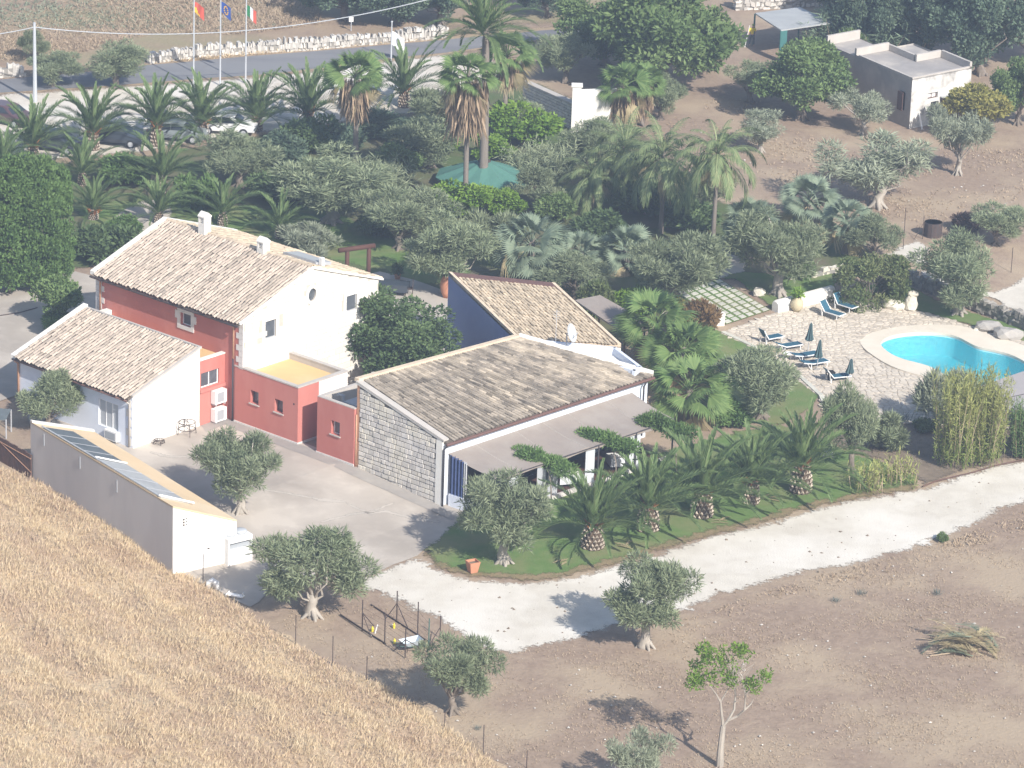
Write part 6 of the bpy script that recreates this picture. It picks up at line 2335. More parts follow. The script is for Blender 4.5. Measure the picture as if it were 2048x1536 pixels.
def pebbles(name, pix, n, s0, s1, material, label, cat):
    p2 = [PX(*q) for q in pix]
    poly = [(p.x, p.y) for p in p2]
    P = np.array(poly)
    pts = NR.uniform(P.min(0), P.max(0), (n, 2))
    pts = pts[inpoly(pts, poly)]
    mb = MB()
    for x, y in pts:
        s = s0 + (s1 - s0) * rnd.random() ** 3
        z = terr(x, y) + .055
        a = rnd.uniform(0, 3)
        q = [(x + s * math.cos(a + k * 1.5708) * rnd.uniform(.7, 1.2), y + s * math.sin(a + k * 1.5708) * rnd.uniform(.7, 1.2), z) for k in range(4)]
        top = (x + rnd.uniform(-.3, .3) * s, y + rnd.uniform(-.3, .3) * s, z + s * rnd.uniform(.5, .9))
        t_ = rnd.random()
        for k in range(4):
            mb.face([q[k], q[(k + 1) % 4], top], t=t_)
    o = mb.build(name, material)
    tag(o, label, cat, kind='stuff')
pebbles('field_stones', [(900, 1340), (1150, 1290), (1400, 1240), (1900, 1090), (2100, 1010), (2100, 1600), (1000, 1600), (860, 1420), (600, 1280), (620, 1210), (850, 1260)], 950, .025, .10, 'dry_wall', 'small white stones strewn over the bare field', 'stones')
pebbles('track_litter', TRACK, 900, .03, .12, 'mulch', 'dark bits of dry litter lying on the white track', 'litter')
pebbles('upper_field_stones', [(1330, 250), (1480, 160), (1560, 250), (1700, 300), (2060, 300), (2060, 470), (1850, 470), (1700, 400), (1450, 330)], 260, .03, .12, 'dry_wall', 'pale stones on the brown upper field', 'stones')

# ================================================================== STREET AND FAR THINGS
def ico(mb, c, r, seed, m=0, sq=(1, 1, 1), t=.5, sub=1):
    bm = bmesh.new()
    bmesh.ops.create_icosphere(bm, subdivisions=sub, radius=1)
    rg = random.Random(seed)
    k = len(mb.v)
    bm.verts.ensure_lookup_table()
    for v in bm.verts:
        f = 1 + rg.uniform(-.16, .16)
        mb.v.append((c[0] + v.co.x * r * sq[0] * f, c[1] + v.co.y * r * sq[1] * f, c[2] + v.co.z * r * sq[2] * f))
    for f in bm.faces:
        mb.f.append(tuple(k + v.index for v in f.verts))
        mb.m.append(m)
        mb.t.append(t)
    bm.free()

# utility pole and cable
p = PX(70, 205)
pt = height_of(p, 45)
t = thing('utility_pole', 'white concrete utility pole beside the road at far left', 'utility pole', p)
mb = MB()
mb.tube([p - Vector((0, 0, .2)), p + Vector((0, 0, pt))], [.17, .10], 8)
mb.build('pole', 'shutter_grey', t)
top = p + Vector((0, 0, pt - .35))
ca = PX(-60, 74, None, 7.0)
cb2 = PX(860, -2, None, 7.5)
mb = MB()
def cable(a, b, sag, n=24):
    return [a.lerp(b, i / n) - Vector((0, 0, sag * 4 * (i / n) * (1 - i / n))) for i in range(n + 1)]
mb.tube(cable(ca, top, .1, 6), .035, 5)
mb.tube(cable(top, cb2, 1.4), .035, 5)
o = mb.build('overhead_cable', 'shutter_grey')
tag(o, 'pale overhead cable strung from the white utility pole across the top', 'cable')

def flag(t, p, kind, L=1.3, Hh=.9):
    """limp flag hanging from the pole top; strips of cloth in the colours of the flag"""
    N, K = 9, 6
    def P(i, j):
        s, q = i / N, j / K
        x = L * .62 * s
        z = -Hh * q - .75 * L * s ** 1.2 * (.55 + .3 * q)
        y = .14 * math.sin(6 * s + 1.5 * q) * s
        return p + Vector((x, y, z))
    mats_ = {'italy': ['flag_green', 'flag_white', 'flag_red'], 'eu': ['flag_blue', 'flag_orange'], 'red': ['flag_red', 'flag_orange'], 'white': ['flag_white', 'flag_mark']}[kind]
    mb = MB()
    for i in range(N):
        for j in range(K):
            m = 0
            if kind == 'italy':
                m = i * 3 // N
            elif kind == 'red':
                m = 1 if (i / N + (1 - j / K)) < .62 else 0
            mb.face([P(i, j), P(i, j + 1), P(i + 1, j + 1), P(i + 1, j)], m)
    if kind == 'eu':       # ring of twelve stars
        for k in range(12):
            a = 2 * math.pi * k / 12
            s, q = .5 + .2 * math.cos(a), .5 + .3 * math.sin(a)
            c = P(s * N, q * K) + Vector((0, -.02, 0))
            pts = [c + Vector((.07 * (1 if e % 2 == 0 else .4) * math.cos(math.pi / 2 + e * math.pi / 5), -.005, .07 * (1 if e % 2 == 0 else .4) * math.sin(math.pi / 2 + e * math.pi / 5))) for e in range(10)]
            mb.face(pts, 1)
    if kind == 'white':    # dark round emblem
        for k in range(14):
            a0, a1 = 2 * math.pi * k / 14, 2 * math.pi * (k + 1) / 14
            f = lambda a, r: P((.5 + .17 * r * math.cos(a)) * N, (.5 + .26 * r * math.sin(a)) * K) + Vector((0, -.02, 0))
            mb.face([f(a0, .55), f(a0, 1), f(a1, 1), f(a1, .55)], 1)
        f = lambda s, q: P(s * N, q * K) + Vector((0, -.02, 0))
        mb.face([f(.46, .40), f(.46, .60), f(.54, .60), f(.54, .40)], 1)
    return mb.build('flag', mats_, t, smooth=True)

for bx, by, kind, ztop, fz, lab in ((387, 172, 'red', None, 3, 'flagpole flying a red and yellow flag, leftmost of three'), (440, 172, 'eu', None, 3, 'flagpole flying a blue flag with a ring of stars, middle of three'),
                                    (491, 168, 'italy', None, 10, 'flagpole flying a green white and red flag, right of three'), (782, 122, 'white', 45, 62, 'short flagpole with a white flag bearing a dark round emblem')):
    p = PX(bx, by)
    hf = height_of(p, fz)
    h = height_of(p, ztop) if ztop else hf + 1.2
    t = thing('flagpole', lab, 'flagpole', p, 0, 'flagpoles by the car park')
    mb = MB()
    mb.tube([p - Vector((0, 0, .2)), p + Vector((0, 0, h))], [.07, .045], 7)
    ico(mb, p + Vector((0, 0, h + .06)), .09, 1)
    mb.build('pole', 'shutter_grey', t)
    s = 1.0 if kind != 'white' else 1.35
    flag(t, p + Vector((.06, 0, hf)), kind, 1.12 * s, .8 * s)
p = PX(702, 62)
t = thing('road_sign', 'small square road sign on a post beyond the dry stone wall', 'road sign', p)
mb = MB()
mb.tube([p, p + Vector((0, 0, 1.1))], .04, 6)
mb.build('post', 'grey_paint', t)
mb = MB()
mb.box(p.x - .18, p.y - .03, p.z + .75, p.x + .18, p.y - .001, p.z + 1.15)
mb.build('plate', 'white_paint', t)

def stone_wall(name, label, pts, height, material, size, nparts, seed, thick=.5, dark=None, cat='wall', upright=False, z0=0.0):
    """dry stone wall along a line of world points"""
    rg = random.Random(seed)
    t = thing(name, label, cat, pts[0])
    flatmb = MB()
    core = MB()
    cells = []
    for a, b in zip(pts[:-1], pts[1:]):
        a, b = Vector((a.x, a.y, terr(a.x, a.y))), Vector((b.x, b.y, terr(b.x, b.y)))
        d = b - a
        L = d.length
        d.normalize()
        n_ = Vector((-d.y, d.x, 0)).normalized()
        core.obox(a - n_ * thick * .36, b - a, n_ * thick * .72, Vector((0, 0, height * .86)))
        z = 0.0
        while z < height:
            hh = size * rg.uniform(.6, 1.0) * (1.7 if upright and z + size > height * .6 else 1)
            s = rg.uniform(-size, 0)
            while s < L:
                w = size * rg.uniform(.7, 1.6) * (.6 if upright and z + size > height * .6 else 1)
                if rg.random() < .86:
                    cells.append((a + d * s + Vector((0, 0, z)), d * w * .94, n_, hh * .92 * rg.uniform(.65, 1.35)))
                s += w
            z += hh
    cells.sort(key=lambda e: (e[0] - CAM).length)
    stride = max(1, len(cells) // nparts) if nparts else 0
    cnt = 0
    for k, (p, dw, n_, hh) in enumerate(cells):
        e = rg.uniform(-.05, .05)
        ispart = nparts and cnt < nparts and k % stride == 0
        mb = MB() if ispart else flatmb
        off = n_ * (thick * .5 + e)
        jj = size * .17
        j = lambda: Vector((rg.uniform(-jj, jj), rg.uniform(-jj, jj), rg.uniform(-jj, jj)))
        q = [p - off + j(), p + dw - off + j(), p + dw + off + j(), p + off + j()]
        u = [x + Vector((0, 0, hh)) + (p + dw * .5 - x) * .10 + j() for x in q]
        b0 = len(mb.v)
        mb.v += [tuple(x) for x in q + u]
        ccw = dw.cross(n_).z > 0
        fs = [(4, 5, 6, 7), (0, 1, 5, 4), (1, 2, 6, 5), (2, 3, 7, 6), (3, 0, 4, 7)]
        for f in fs:
            f = f if ccw else f[::-1]
            mb.f.append(tuple(b0 + i for i in f))
            mb.m.append(0)
            mb.t.append(rg.random())
        if ispart:
            mb.build('stone', material, t)
            cnt += 1
    if flatmb.f:
        o = flatmb.build('stones', material, t)
        o['kind'] = 'stuff'
    core.build('core', dark or 'dry_wall_dark', t)
    return t
WL = [PX(x, y) for x, y in ((300, 127), (400, 113), (505, 106), (560, 103), (620, 100), (700, 92), (800, 84), (890, 75))]
stone_wall('dry_stone_wall', 'long pale dry stone wall beyond the road', WL, .72, 'dry_wall', .27, 280, 3, upright=True)
stone_wall('dry_stone_wall', 'short pale dry stone wall at far left across the road', [PX(-60, 160), PX(0, 155), PX(40, 152)], .8, 'dry_wall', .38, 40, 4, upright=True)
stone_wall('field_wall', 'dark dry stone wall with pale top beside the pool lawn', [PX(1775, 545), PX(1845, 580), PX(1925, 610), PX(2000, 640), PX(2120, 690)], .85, 'dry_wall_dark', .30, 220, 5, thick=.45)
stone_wall('pale_wall', 'rough pale stone wall at the top behind the carport', [PX(1470, 20), PX(1560, 16), PX(1660, 10)], 1.6, 'dry_wall', .4, 60, 8)
stone_wall('rubble_edge', 'low rubble edging behind the leaning olive', [PX(1575, 560), PX(1625, 556), PX(1690, 540)], .35, 'rock', .35, 40, 9, thick=.4)

# boundary wall with a white pillar
b0, b1 = PX(1045, 215), PX(1148, 262)
t = thing('boundary_wall', 'shaded stone boundary wall with a pale coping ending at a white pillar', 'wall', b0)
H_ = 1.9
d_ = b1 - b0
mb = MB()
panel(mb, b0 + Vector((0, 0, 0)), d_, rect(0, -.2, d_.length, H_))
n_ = Vector((d_.y, -d_.x, 0)).normalized()
mb.obox(b0 - n_ * .4 + Vector((0, 0, -.2)), d_, n_ * .38, Vector((0, 0, H_ + .19)))
w_ = mb.build('wall', 'joint', t)
clad(w_, b0, d_, rect(0, 0, d_.length, H_ - .05), [], .45, .24, 'grey_stone', proud=.04, joint=.03, rg=random.Random(21))
mb = MB()
mb.obox(b0 - n_ * .45 + Vector((0, 0, H_)), d_, n_ * .55, Vector((0, 0, .14)))
mb.build('coping', 'parapet', t)
t = thing('wall_pillar', 'white rendered wall end with a square pillar among shrubs', 'wall', PX(1150, 265))
pb = PX(1150, 265)
hh = height_of(pb, 172)
mb = MB()
mb.box(pb.x - .3, pb.y - .3, -.7, pb.x + .35, pb.y + .35, pb.z + hh)
mb.build('pillar', 'white_wall', t)
mb = MB()
mb.box(pb.x - .38, pb.y - .38, pb.z + hh, pb.x + .43, pb.y + .43, pb.z + hh + .12)
mb.build('cap', 'white_wall', t)
mb = MB()
mb.obox(Vector((pb.x + .35, pb.y - .05, -.7)), Vector((2.6, .65, 0)), Vector((-.1, .3, 0)), Vector((0, 0, hh + pb.z + .4)))
mb.build('wall', 'white_wall', t)

# ------------------------------------------------------------------ old ruin in the upper field
rc = PX(1818, 258)
rh = height_of(rc, 158)
r_r = PX(1944, 240)        # right end of the lit wall (hidden behind bushes): solved from its top
tr_ = PX(1944, 135, rc.z + rh)
tl_ = PX(1700, 122, rc.z + rh)
e1 = Vector((tr_.x - rc.x, tr_.y - rc.y, 0))
e2 = Vector((math.cos(R(121)), math.sin(R(121)), 0)) * 7.4
e1n, e2n = e1.normalized(), e2.normalized()
ruin = thing('old_stone_house', 'abandoned flat roofed stone house with peeling white plaster', 'house', rc + (e1 + e2) * .5)
mb = MB()
L1, L2r = e1.length, e2.length
z0_ = Vector((rc.x, rc.y, rc.z))
dh = rect(L1 * .36, -.3, L1 * .46, 1.85)
wh = rect(L1 * .28, 2.0, L1 * .45, 2.45)
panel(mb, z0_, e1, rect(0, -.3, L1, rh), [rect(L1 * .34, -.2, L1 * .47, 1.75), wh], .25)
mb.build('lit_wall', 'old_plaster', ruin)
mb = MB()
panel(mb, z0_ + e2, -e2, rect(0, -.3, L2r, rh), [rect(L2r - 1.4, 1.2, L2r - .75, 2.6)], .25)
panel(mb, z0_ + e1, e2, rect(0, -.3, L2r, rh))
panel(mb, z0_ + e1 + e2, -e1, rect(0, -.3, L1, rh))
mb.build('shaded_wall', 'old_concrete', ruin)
window(ruin, z0_, e1, L1 * .28, 2.0, L1 * .45, 2.45, .22, frame='wood_dark', pane='white_paint', bars=1, sill=None, fw=.07)
mb = MB()
mb.obox(z0_ + e1n * L1 * .34 - Vector((e1n.y, -e1n.x, 0)) * .22 + Vector((0, 0, -.2)), e1n * L1 * .13, Vector((e1n.y, -e1n.x, 0)) * .05, Vector((0, 0, 1.95)))
mb.build('door', 'black', ruin)
mb = MB()
mb.obox(z0_ + e2n * .75 + Vector((e2n.y, -e2n.x, 0)) * -.22 + Vector((0, 0, 1.2)), e2n * .65, Vector((e2n.y, -e2n.x, 0)) * .05, Vector((0, 0, 1.4)))
mb.build('shutter', 'rust', ruin)
mb = MB()
q = [z0_ + e1n * .05 + e2n * .05, z0_ + e1 - e1n * .05 + e2n * .05, z0_ + e1 + e2 - e1n * .05 - e2n * .05, z0_ + e2 + e1n * .05 - e2n * .05]
mb.face([Vector((p.x, p.y, rc.z + rh - .12)) for p in q])
mb.build('flat_roof', 'old_concrete', ruin)
mb = MB()
zr_ = Vector((0, 0, rc.z + rh))
base_r = Vector((rc.x, rc.y, 0)) + zr_
ft = e2 + e1
for a, d, w_, h_ in ((base_r + e1 * .998 + e2 * 0.0, e2 * .52, -e1n * .22, .45), (base_r + e1 * .55 + e2 * .52, e1 * .45, -e2n * .22, .45), (base_r + e1 * .55 + e2 * .54, e2 * .46, e1n * .22, .35), (base_r + e2 * .998, e1 * .55, -e2n * .22, .5),
                     (base_r, e1, e2n * .2, .10), (base_r + e2n * .2, e2 * .9, e1n * .2, .08)):
    mb.obox(a + Vector((0, 0, -.1)), d, w_, Vector((0, 0, h_ + .1)))
mb.build('parapet', 'parapet', ruin)
mb = MB()
s0_ = z0_ + e2 + e1n * .3
panel(mb, s0_ + e2 * .55, -e2, rect(0, -.3, L2r * .55, rh - .25))
panel(mb, s0_ + e1 * .55, e2, rect(0, -.3, L2r * .55, rh - .25))
panel(mb, s0_ + e2 * .55 + e1 * .55, -e1, rect(0, -.3, L1 * .55, rh - .25))
q = [s0_, s0_ + e1 * .55, s0_ + e1 * .55 + e2 * .55, s0_ + e2 * .55]
mb.face([Vector((p.x, p.y, rc.z + rh - .3)) for p in q])
mb.build('side_wing', 'old_concrete', ruin)
mb = MB()
mb.obox(base_r + e2 * 1.53 + e1n * .3 + Vector((0, 0, -.3)), e1 * .55, e2n * .2, Vector((0, 0, .7)))
mb.build('wing_parapet', 'parapet', ruin)
# lean-to beside the ruin door
c = z0_ + e1 * .5 - e2n * .05
out_ = Vector((e1n.y, -e1n.x, 0))
t = thing('lean_to', 'small dark metal lean-to beside the ruin door', 'shed', c)
mb = MB()
mb.obox(c + Vector((0, 0, -.2)) + out_ * .02, e1n * 1.9, out_ * 1.7, Vector((0, 0, 2.2)))
mb.build('body', 'rust', t)
mb = MB()
mb.obox(c + Vector((0, 0, 2.0)) + out_ * .01 - e1n * .1, e1n * 2.2, out_ * 1.9 + Vector((0, 0, -.2)), Vector((0, 0, .07)))
mb.build('roof', 'panel_pale', t)
mb = MB()
for k in range(5):
    mb.obox(c + e1n * (.2 + .36 * k) + out_ * 1.722 + Vector((0, 0, -.1)), e1n * .05, out_ * .03, Vector((0, 0, 1.9)))
mb.build('rib', 'grey_paint', t)
for k, (s, lab) in enumerate(((.12, 'pale plank leaning on the ruin wall, leftmost of three'), (.30, 'pale plank leaning by the ruin door, middle of three'), (.36, 'pale plank leaning by the ruin door, right of three'))):
    a = z0_ + e1 * s + out_ * .55
    mb = MB()
    mb.obox(a + Vector((0, 0, 0)), e1n * .12, out_ * .05, Vector((0, 0, 1.1 + .2 * k)) - out_ * .4)
    o = mb.build('plank', 'white_paint')
    tag(o, lab, 'plank', 'planks by the ruin')

# carport with netting behind the field
cz = 2.6
k0, k1, k2, k3 = PX(1510, 26, cz), PX(1600, 14, cz), PX(1665, 45, cz), PX(1562, 60, cz)
t = thing('carport', 'pale sheet roofed carport with green netting behind the field trees', 'carport', Vector((k3.x, k3.y, -.6)))
mb = MB()
slab(mb, k0, k1, k2, k3, .1)
mb.build('roof', 'panel_pale', t)
for p in (k0, k1, k2, k3):
    mb = MB()
    mb.tube([Vector((p.x, p.y, -.7)), Vector((p.x, p.y, cz - .08))], .07, 6)
    mb.build('post', 'green_mesh', t)
mb = MB()
d_ = k2 - k3
mb.obox(Vector((k3.x, k3.y, -.6)), Vector((d_.x, d_.y, 0)) * .12, Vector((.03, .05, 0)), Vector((0, 0, cz + .5)))
mb.build('netting', 'green_mesh', t)

# ------------------------------------------------------------------ person by the carport
p = PX(1503, 92)
t = thing('person', 'person in a yellow top and dark trousers holding a long pale pole', 'person', p, R(10))
def skin_mesh(name, joints, edges, material, parent, sub=1):
    me = bpy.data.meshes.new(name)
    me.from_pydata([j[:3] for j in joints], edges, [])
    o = bpy.data.objects.new(name, me)
    COL.objects.link(o)
    md = o.modifiers.new('skin', 'SKIN')
    for v, j in zip(me.skin_vertices[0].data, joints):
        v.radius = (j[3], j[3] * (j[4] if len(j) > 4 else 1))
    me.skin_vertices[0].data[0].use_root = True
    s = o.modifiers.new('sub', 'SUBSURF')
    s.levels = s.render_levels = sub
    dg = bpy.context.evaluated_depsgraph_get()
    m2 = bpy.data.meshes.new_from_object(o.evaluated_get(dg))
    bpy.data.objects.remove(o)
    bpy.data.meshes.remove(me)
    m2.name = name
    m2.materials.clear()
    m2.materials.append(MATS[material])
    m2.polygons.foreach_set('use_smooth', [True] * len(m2.polygons))
    return inst(name, m2, parent)
J = [(0, 0, .92, .14, .8), (0, .02, 1.15, .13, .8), (0, .03, 1.38, .16, .7), (.03, 0, 1.50, .055), (.05, -.03, 1.60, .085), (.06, -.04, 1.70, .09),
     (-.2, .02, 1.40, .065), (-.30, -.08, 1.14, .05), (-.34, -.28, .98, .036), (-.35, -.36, .95, .03),
     (.2, .02, 1.40, .065), (.30, -.02, 1.14, .05), (.22, -.22, 1.0, .036), (.18, -.29, .98, .03),
     (-.10, 0, .88, .10), (-.13, .06, .48, .07), (-.14, .10, .10, .05), (-.15, 0, .04, .045),
     (.10, 0, .88, .10), (.14, -.10, .50, .07), (.15, -.06, .10, .05), (.16, -.17, .04, .045)]
Ed = [(0, 1), (1, 2), (2, 3), (3, 4), (4, 5), (2, 6), (6, 7), (7, 8), (8, 9), (2, 10), (10, 11), (11, 12), (12, 13), (0, 14), (14, 15), (15, 16), (16, 17), (0, 18), (18, 19), (19, 20), (20, 21)]
skin_mesh('body', J, Ed, 'skin', t)
skin_mesh('top', [(0, 0, .86, .165, .85), (0, .02, 1.15, .155, .85), (0, .03, 1.38, .185, .75), (-.2, .02, 1.40, .085), (-.29, -.07, 1.17, .072), (.2, .02, 1.40, .085), (.29, -.02, 1.17, .072), (.02, 0, 1.47, .075)],
          [(0, 1), (1, 2), (2, 3), (3, 4), (2, 5), (5, 6), (2, 7)], 'yellow', t)
skin_mesh('trousers', [(0, 0, .90, .15, .85), (-.10, 0, .84, .115), (-.13, .06, .48, .085), (-.14, .10, .12, .07), (.10, 0, .84, .115), (.14, -.10, .50, .085), (.15, -.06, .12, .07)],
          [(0, 1), (1, 2), (2, 3), (0, 4), (4, 5), (5, 6)], 'trousers', t)
mb = MB()
ico(mb, (.06, -.02, 1.73), .11, 3, sq=(1, 1.05, .7), sub=2)
mb.build('hat', 'leaf_citrus', t, local=True, smooth=True)
mb = MB()
mb.tube([p + Vector((-.55, -.42, 0)), p + Vector((-.25, -.32, 1.75))], .03, 6)
o = mb.build('pole', 'white_paint')
tag(o, 'long pale pole in the hand of the yellow topped person', 'pole')

# ------------------------------------------------------------------ parked cars
def car(px, py, ang, body, label, scale=1.0):
    p = PX(px, py)
    t = thing('parked_car', label, 'car', p, ang, 'cars parked on the gravel')
    S = scale
    prof = [(-2.05, .32), (-2.1, .62), (-2.0, .82), (-1.75, .90), (-1.35, 1.38), (-.9, 1.46), (.2, 1.46), (.55, 1.36), (1.15, .96), (1.85, .84), (2.08, .66), (2.1, .36)]
    mb = MB()
    n = len(prof)
    def wv(z):
        return .86 if z < .98 else .86 - .36 * (z - .98)
    b0 = 0
    ys = [(1, 1), (-1, 1)]
    left = [(x * S, wv(z) * S, z * S) for x, z in prof]
    right = [(x * S, -wv(z) * S, z * S) for x, z in prof]
    mb.v = left + right
    mb.f.append(tuple(range(n))[::-1]); mb.f.append(tuple(range(n, 2 * n)))
    for i in range(n):
        j = (i + 1) % n
        mb.f.append((i, j, n + j, n + i))
    mb.m = [0] * len(mb.f); mb.t = [.5] * len(mb.f)
    me = mb.mesh('body', [body])
    o = inst('body', me, t)
    bm = o.modifiers.new('bevel', 'BEVEL')
    bm.width, bm.segments, bm.limit_method = .06, 2, 'ANGLE'
    for nm, pts in (('windscreen', [(.60, 1.335), (1.10, .985)]), ('rear_window', [(-1.70, .955), (-1.38, 1.345)])):
        mb = MB()
        (x0, z0), (x1, z1) = pts
        nx, nz = (z1 - z0), -(x1 - x0)
        ln = math.hypot(nx, nz)
        if nz < 0: nx, nz = -nx, -nz
        ox, oz = nx / ln * .012, nz / ln * .012
        q = [((x0 + ox) * S, (wv(z0) - .08) * S, (z0 + oz) * S), ((x1 + ox) * S, (wv(z1) - .08) * S, (z1 + oz) * S), ((x1 + ox) * S, -(wv(z1) - .08) * S, (z1 + oz) * S), ((x0 + ox) * S, -(wv(z0) - .08) * S, (z0 + oz) * S)]
        mb.face(q); mb.build(nm, 'dark_glass', t, local=True)
    for sgn in (1, -1):
        for q in ([(-1.28, 1.0), (-.98, 1.36), (-.35, 1.38), (-.35, 1.0)], [(-.27, 1.0), (-.27, 1.38), (.22, 1.38), (.82, 1.0)]):
            mb = MB()
            f = [(x * S, sgn * (wv(z) + .008) * S, z * S) for x, z in q]
            mb.face(f if sgn < 0 else f[::-1])
            mb.build('side_window', 'dark_glass', t, local=True)
        for x in (-1.28, 1.30):
            mb = MB()
            mb.tube([(x * S, sgn * .70 * S, .32 * S), (x * S, sgn * .885 * S, .32 * S)], .32 * S, 14)
            w_ = mb.build('wheel', 'tyre', t, local=True)
            mb = MB()
            mb.tube([(x * S, sgn * .88 * S, .32 * S), (x * S, sgn * .895 * S, .32 * S)], .19 * S, 10)
            mb.build('rim', 'grey_paint', w_, local=True)
        mb = MB()
        mb.box(2.0 * S, (sgn * .62 - .14) * S, .62 * S, 2.10 * S, (sgn * .62 + .14) * S, .74 * S)
        mb.build('headlight', 'white_paint', t, local=True)
        mb = MB()
        mb.box(-2.10 * S, (sgn * .66 - .12) * S, .66 * S, -2.02 * S, (sgn * .66 + .12) * S, .82 * S)
        mb.build('tail_light', 'flag_red', t, local=True)
    return t
car(110, 300, R(-18), 'car_dark', 'dark blue parked car half hidden behind the leftmost date palms')
car(355, 280, R(-8), 'car_grey', 'grey parked car with pale bonnet between two date palms')
car(455, 266, R(-6), 'car_white', 'white parked car with a dark rear window between date palms')
car(232, 288, R(-10), 'car_dark', 'dark parked car right of the ringed date palm trunk')
car(14, 246, R(-30), 'car_maroon', 'dark maroon parked car at the left edge of the gravel')

# ================================================================== POOL TERRACE THINGS
def lounger(px, py, fx, fy, back, label):
    """px,py: ground under the head end; fx,fy: ground under the foot end"""
    a, b = PX(px, py), PX(fx, fy)
    d = (b - a)
    t = thing('sun_lounger', label, 'sun lounger', a + Vector((0, 0, .11)), math.atan2(d.y, d.x), 'teal sun loungers on the pool terrace')
    L, W, z = 1.95, .68, .33
    xb = .72
    ca, sa = math.cos(back), math.sin(back)
    mb = MB()
    for sy in (-W / 2, W / 2 - .05):
        mb.box(xb, sy, z - .05, L, sy + .05, z)
        mb.obox((xb, sy, z - .05), (-.72 * ca, 0, .72 * sa), (0, .05, 0), (.05 * sa, 0, .05 * ca))
    mb.box(L - .05, -W / 2 + .05, z - .05, L, W / 2 - .05, z)
    mb.build('frame', 'white_paint', t, local=True)
    for x in (.55, L - .25):
        for sy in (-W / 2, W / 2 - .04):
            mb = MB()
            mb.box(x, sy, 0, x + .04, sy + .04, z - .05)
            mb.build('leg', 'white_paint', t, local=True)
    mb = MB()
    mb.box(xb, -W / 2 + .05, z - .015, L - .06, W / 2 - .05, z + .012)
    mb.build('seat', 'cloth_teal', t, local=True)
    mb = MB()
    mb.obox((xb - .01, -W / 2 + .05, z), (-.70 * ca, 0, .70 * sa), (0, W - .1, 0), (.025 * sa, 0, .025 * ca))
    mb.build('backrest', 'cloth_teal', t, local=True)
    mb = MB()
    mb.tube([(xb - .45 * ca, -W / 2 + .02, z + .45 * sa - .03), (xb - .2, -W / 2 + .02, .02)], .018, 5)
    mb.tube([(xb - .45 * ca, W / 2 - .02, z + .45 * sa - .03), (xb - .2, W / 2 - .02, .02)], .018, 5)
    mb.build('prop', 'white_paint', t, local=True)
for args in ((1636, 628, 1674, 643, R(52), 'lounger with raised back nearest the pale pot, before the white bench wall'),
             (1662, 613, 1702, 629, R(58), 'lounger with raised back in front of the boxy hedge'),
             (1512, 692, 1561, 684, R(58), 'lounger at the terrace kerb with its back raised, farthest left'),
             (1548, 707, 1600, 700, R(22), 'lounger right of the farthest left one, above the bushy olive'),
             (1583, 726, 1636, 718, R(12), 'lounger lying flat behind the middle parasol pole'),
             (1601, 741, 1654, 733, R(12), 'lounger lying flat with the middle parasol pole before it'),
             (1641, 768, 1694, 762, R(50), 'lounger with raised back nearest the track, beside the dark stool')):
    lounger(*args)
def parasol(px, py, topy, label):
    p = PX(px, py)
    h = height_of(p, topy)
    t = thing('closed_parasol', label, 'parasol', p + Vector((0, 0, .1)), 0, 'closed parasols on the pool terrace')
    mb = MB()
    tilt = Vector((.12, 0, 0))
    mb.tube([p, p + tilt * .5 + Vector((0, 0, h * .5)), p + tilt + Vector((0, 0, h))], .024, 6)
    mb.build('pole', 'grey_paint', t)
    mb = MB()
    prof = [(.02, 1.0), (.07, .95), (.10, .80), (.15, .62), (.22, .47), (.17, .43)]
    N = 16
    for i in range(len(prof) - 1):
        for k in range(N):
            def q(i, k):
                r, s = prof[i]
                r *= (1 + .28 * math.cos(k * math.pi)) 
                a = 2 * math.pi * k / N
                return p + tilt * s + Vector((r * math.cos(a), r * math.sin(a), h * s))
            mb.face([q(i, k), q(i + 1, k), q(i + 1, (k + 1) % N), q(i, (k + 1) % N)])
    mb.build('cloth', 'parasol_cloth', t)
    mb = MB()
    mb.lathe(p + Vector((0, 0, .10)), [(.22, 0), (.22, .05), (.05, .08), (.04, .2)], 12)
    mb.build('base', 'grey_rock', t)
parasol(1615, 708, 645, 'closed grey green parasol farthest from the camera, before the flat loungers')
parasol(1633, 742, 679, 'closed grey green parasol in the middle, among the flat loungers')
parasol(1696, 768, 717, 'closed grey green parasol nearest the track, by the dark stool')
p = PX(1660, 760)
t = thing('stool', 'small dark plastic stool behind the nearest lounger', 'stool', p + Vector((0, 0, .11)), .3)
mb = MB()
mb.box(-.24, -.24, .40, .24, .24, .45)
mb.build('seat', 'black', t, local=True)
for sx in (-.22, .16):
    for sy in (-.22, .16):
        mb = MB()
        mb.box(sx, sy, 0, sx + .06, sy + .06, .40)
        mb.build('leg', 'black', t, local=True)
p = PX(1540, 712)
for (px_, py_, lab) in ((1546, 716, 'low round table at the terrace kerb between two loungers'), (1575, 722, 'white stool below the kerb loungers, half hidden by the olive')):
    p = PX(px_, py_)
    t = thing('side_table', lab, 'side table', p + Vector((0, 0, .11)), 0, 'small tables among the loungers')
    mb = MB()
    mb.lathe((0, 0, 0), [(.30, .38), (.32, .40), (.30, .43), (0, .43)], 14)
    mb.build('top', 'sand_pot' if px_ < 1560 else 'white_paint', t, local=True)
    for k in range(3):
        mb = MB()
        a = k * 2.1
        mb.tube([(.2 * math.cos(a), .2 * math.sin(a), 0), (.2 * math.cos(a), .2 * math.sin(a), .39)], .025, 5)
        mb.build('leg', 'white_paint', t, local=True)

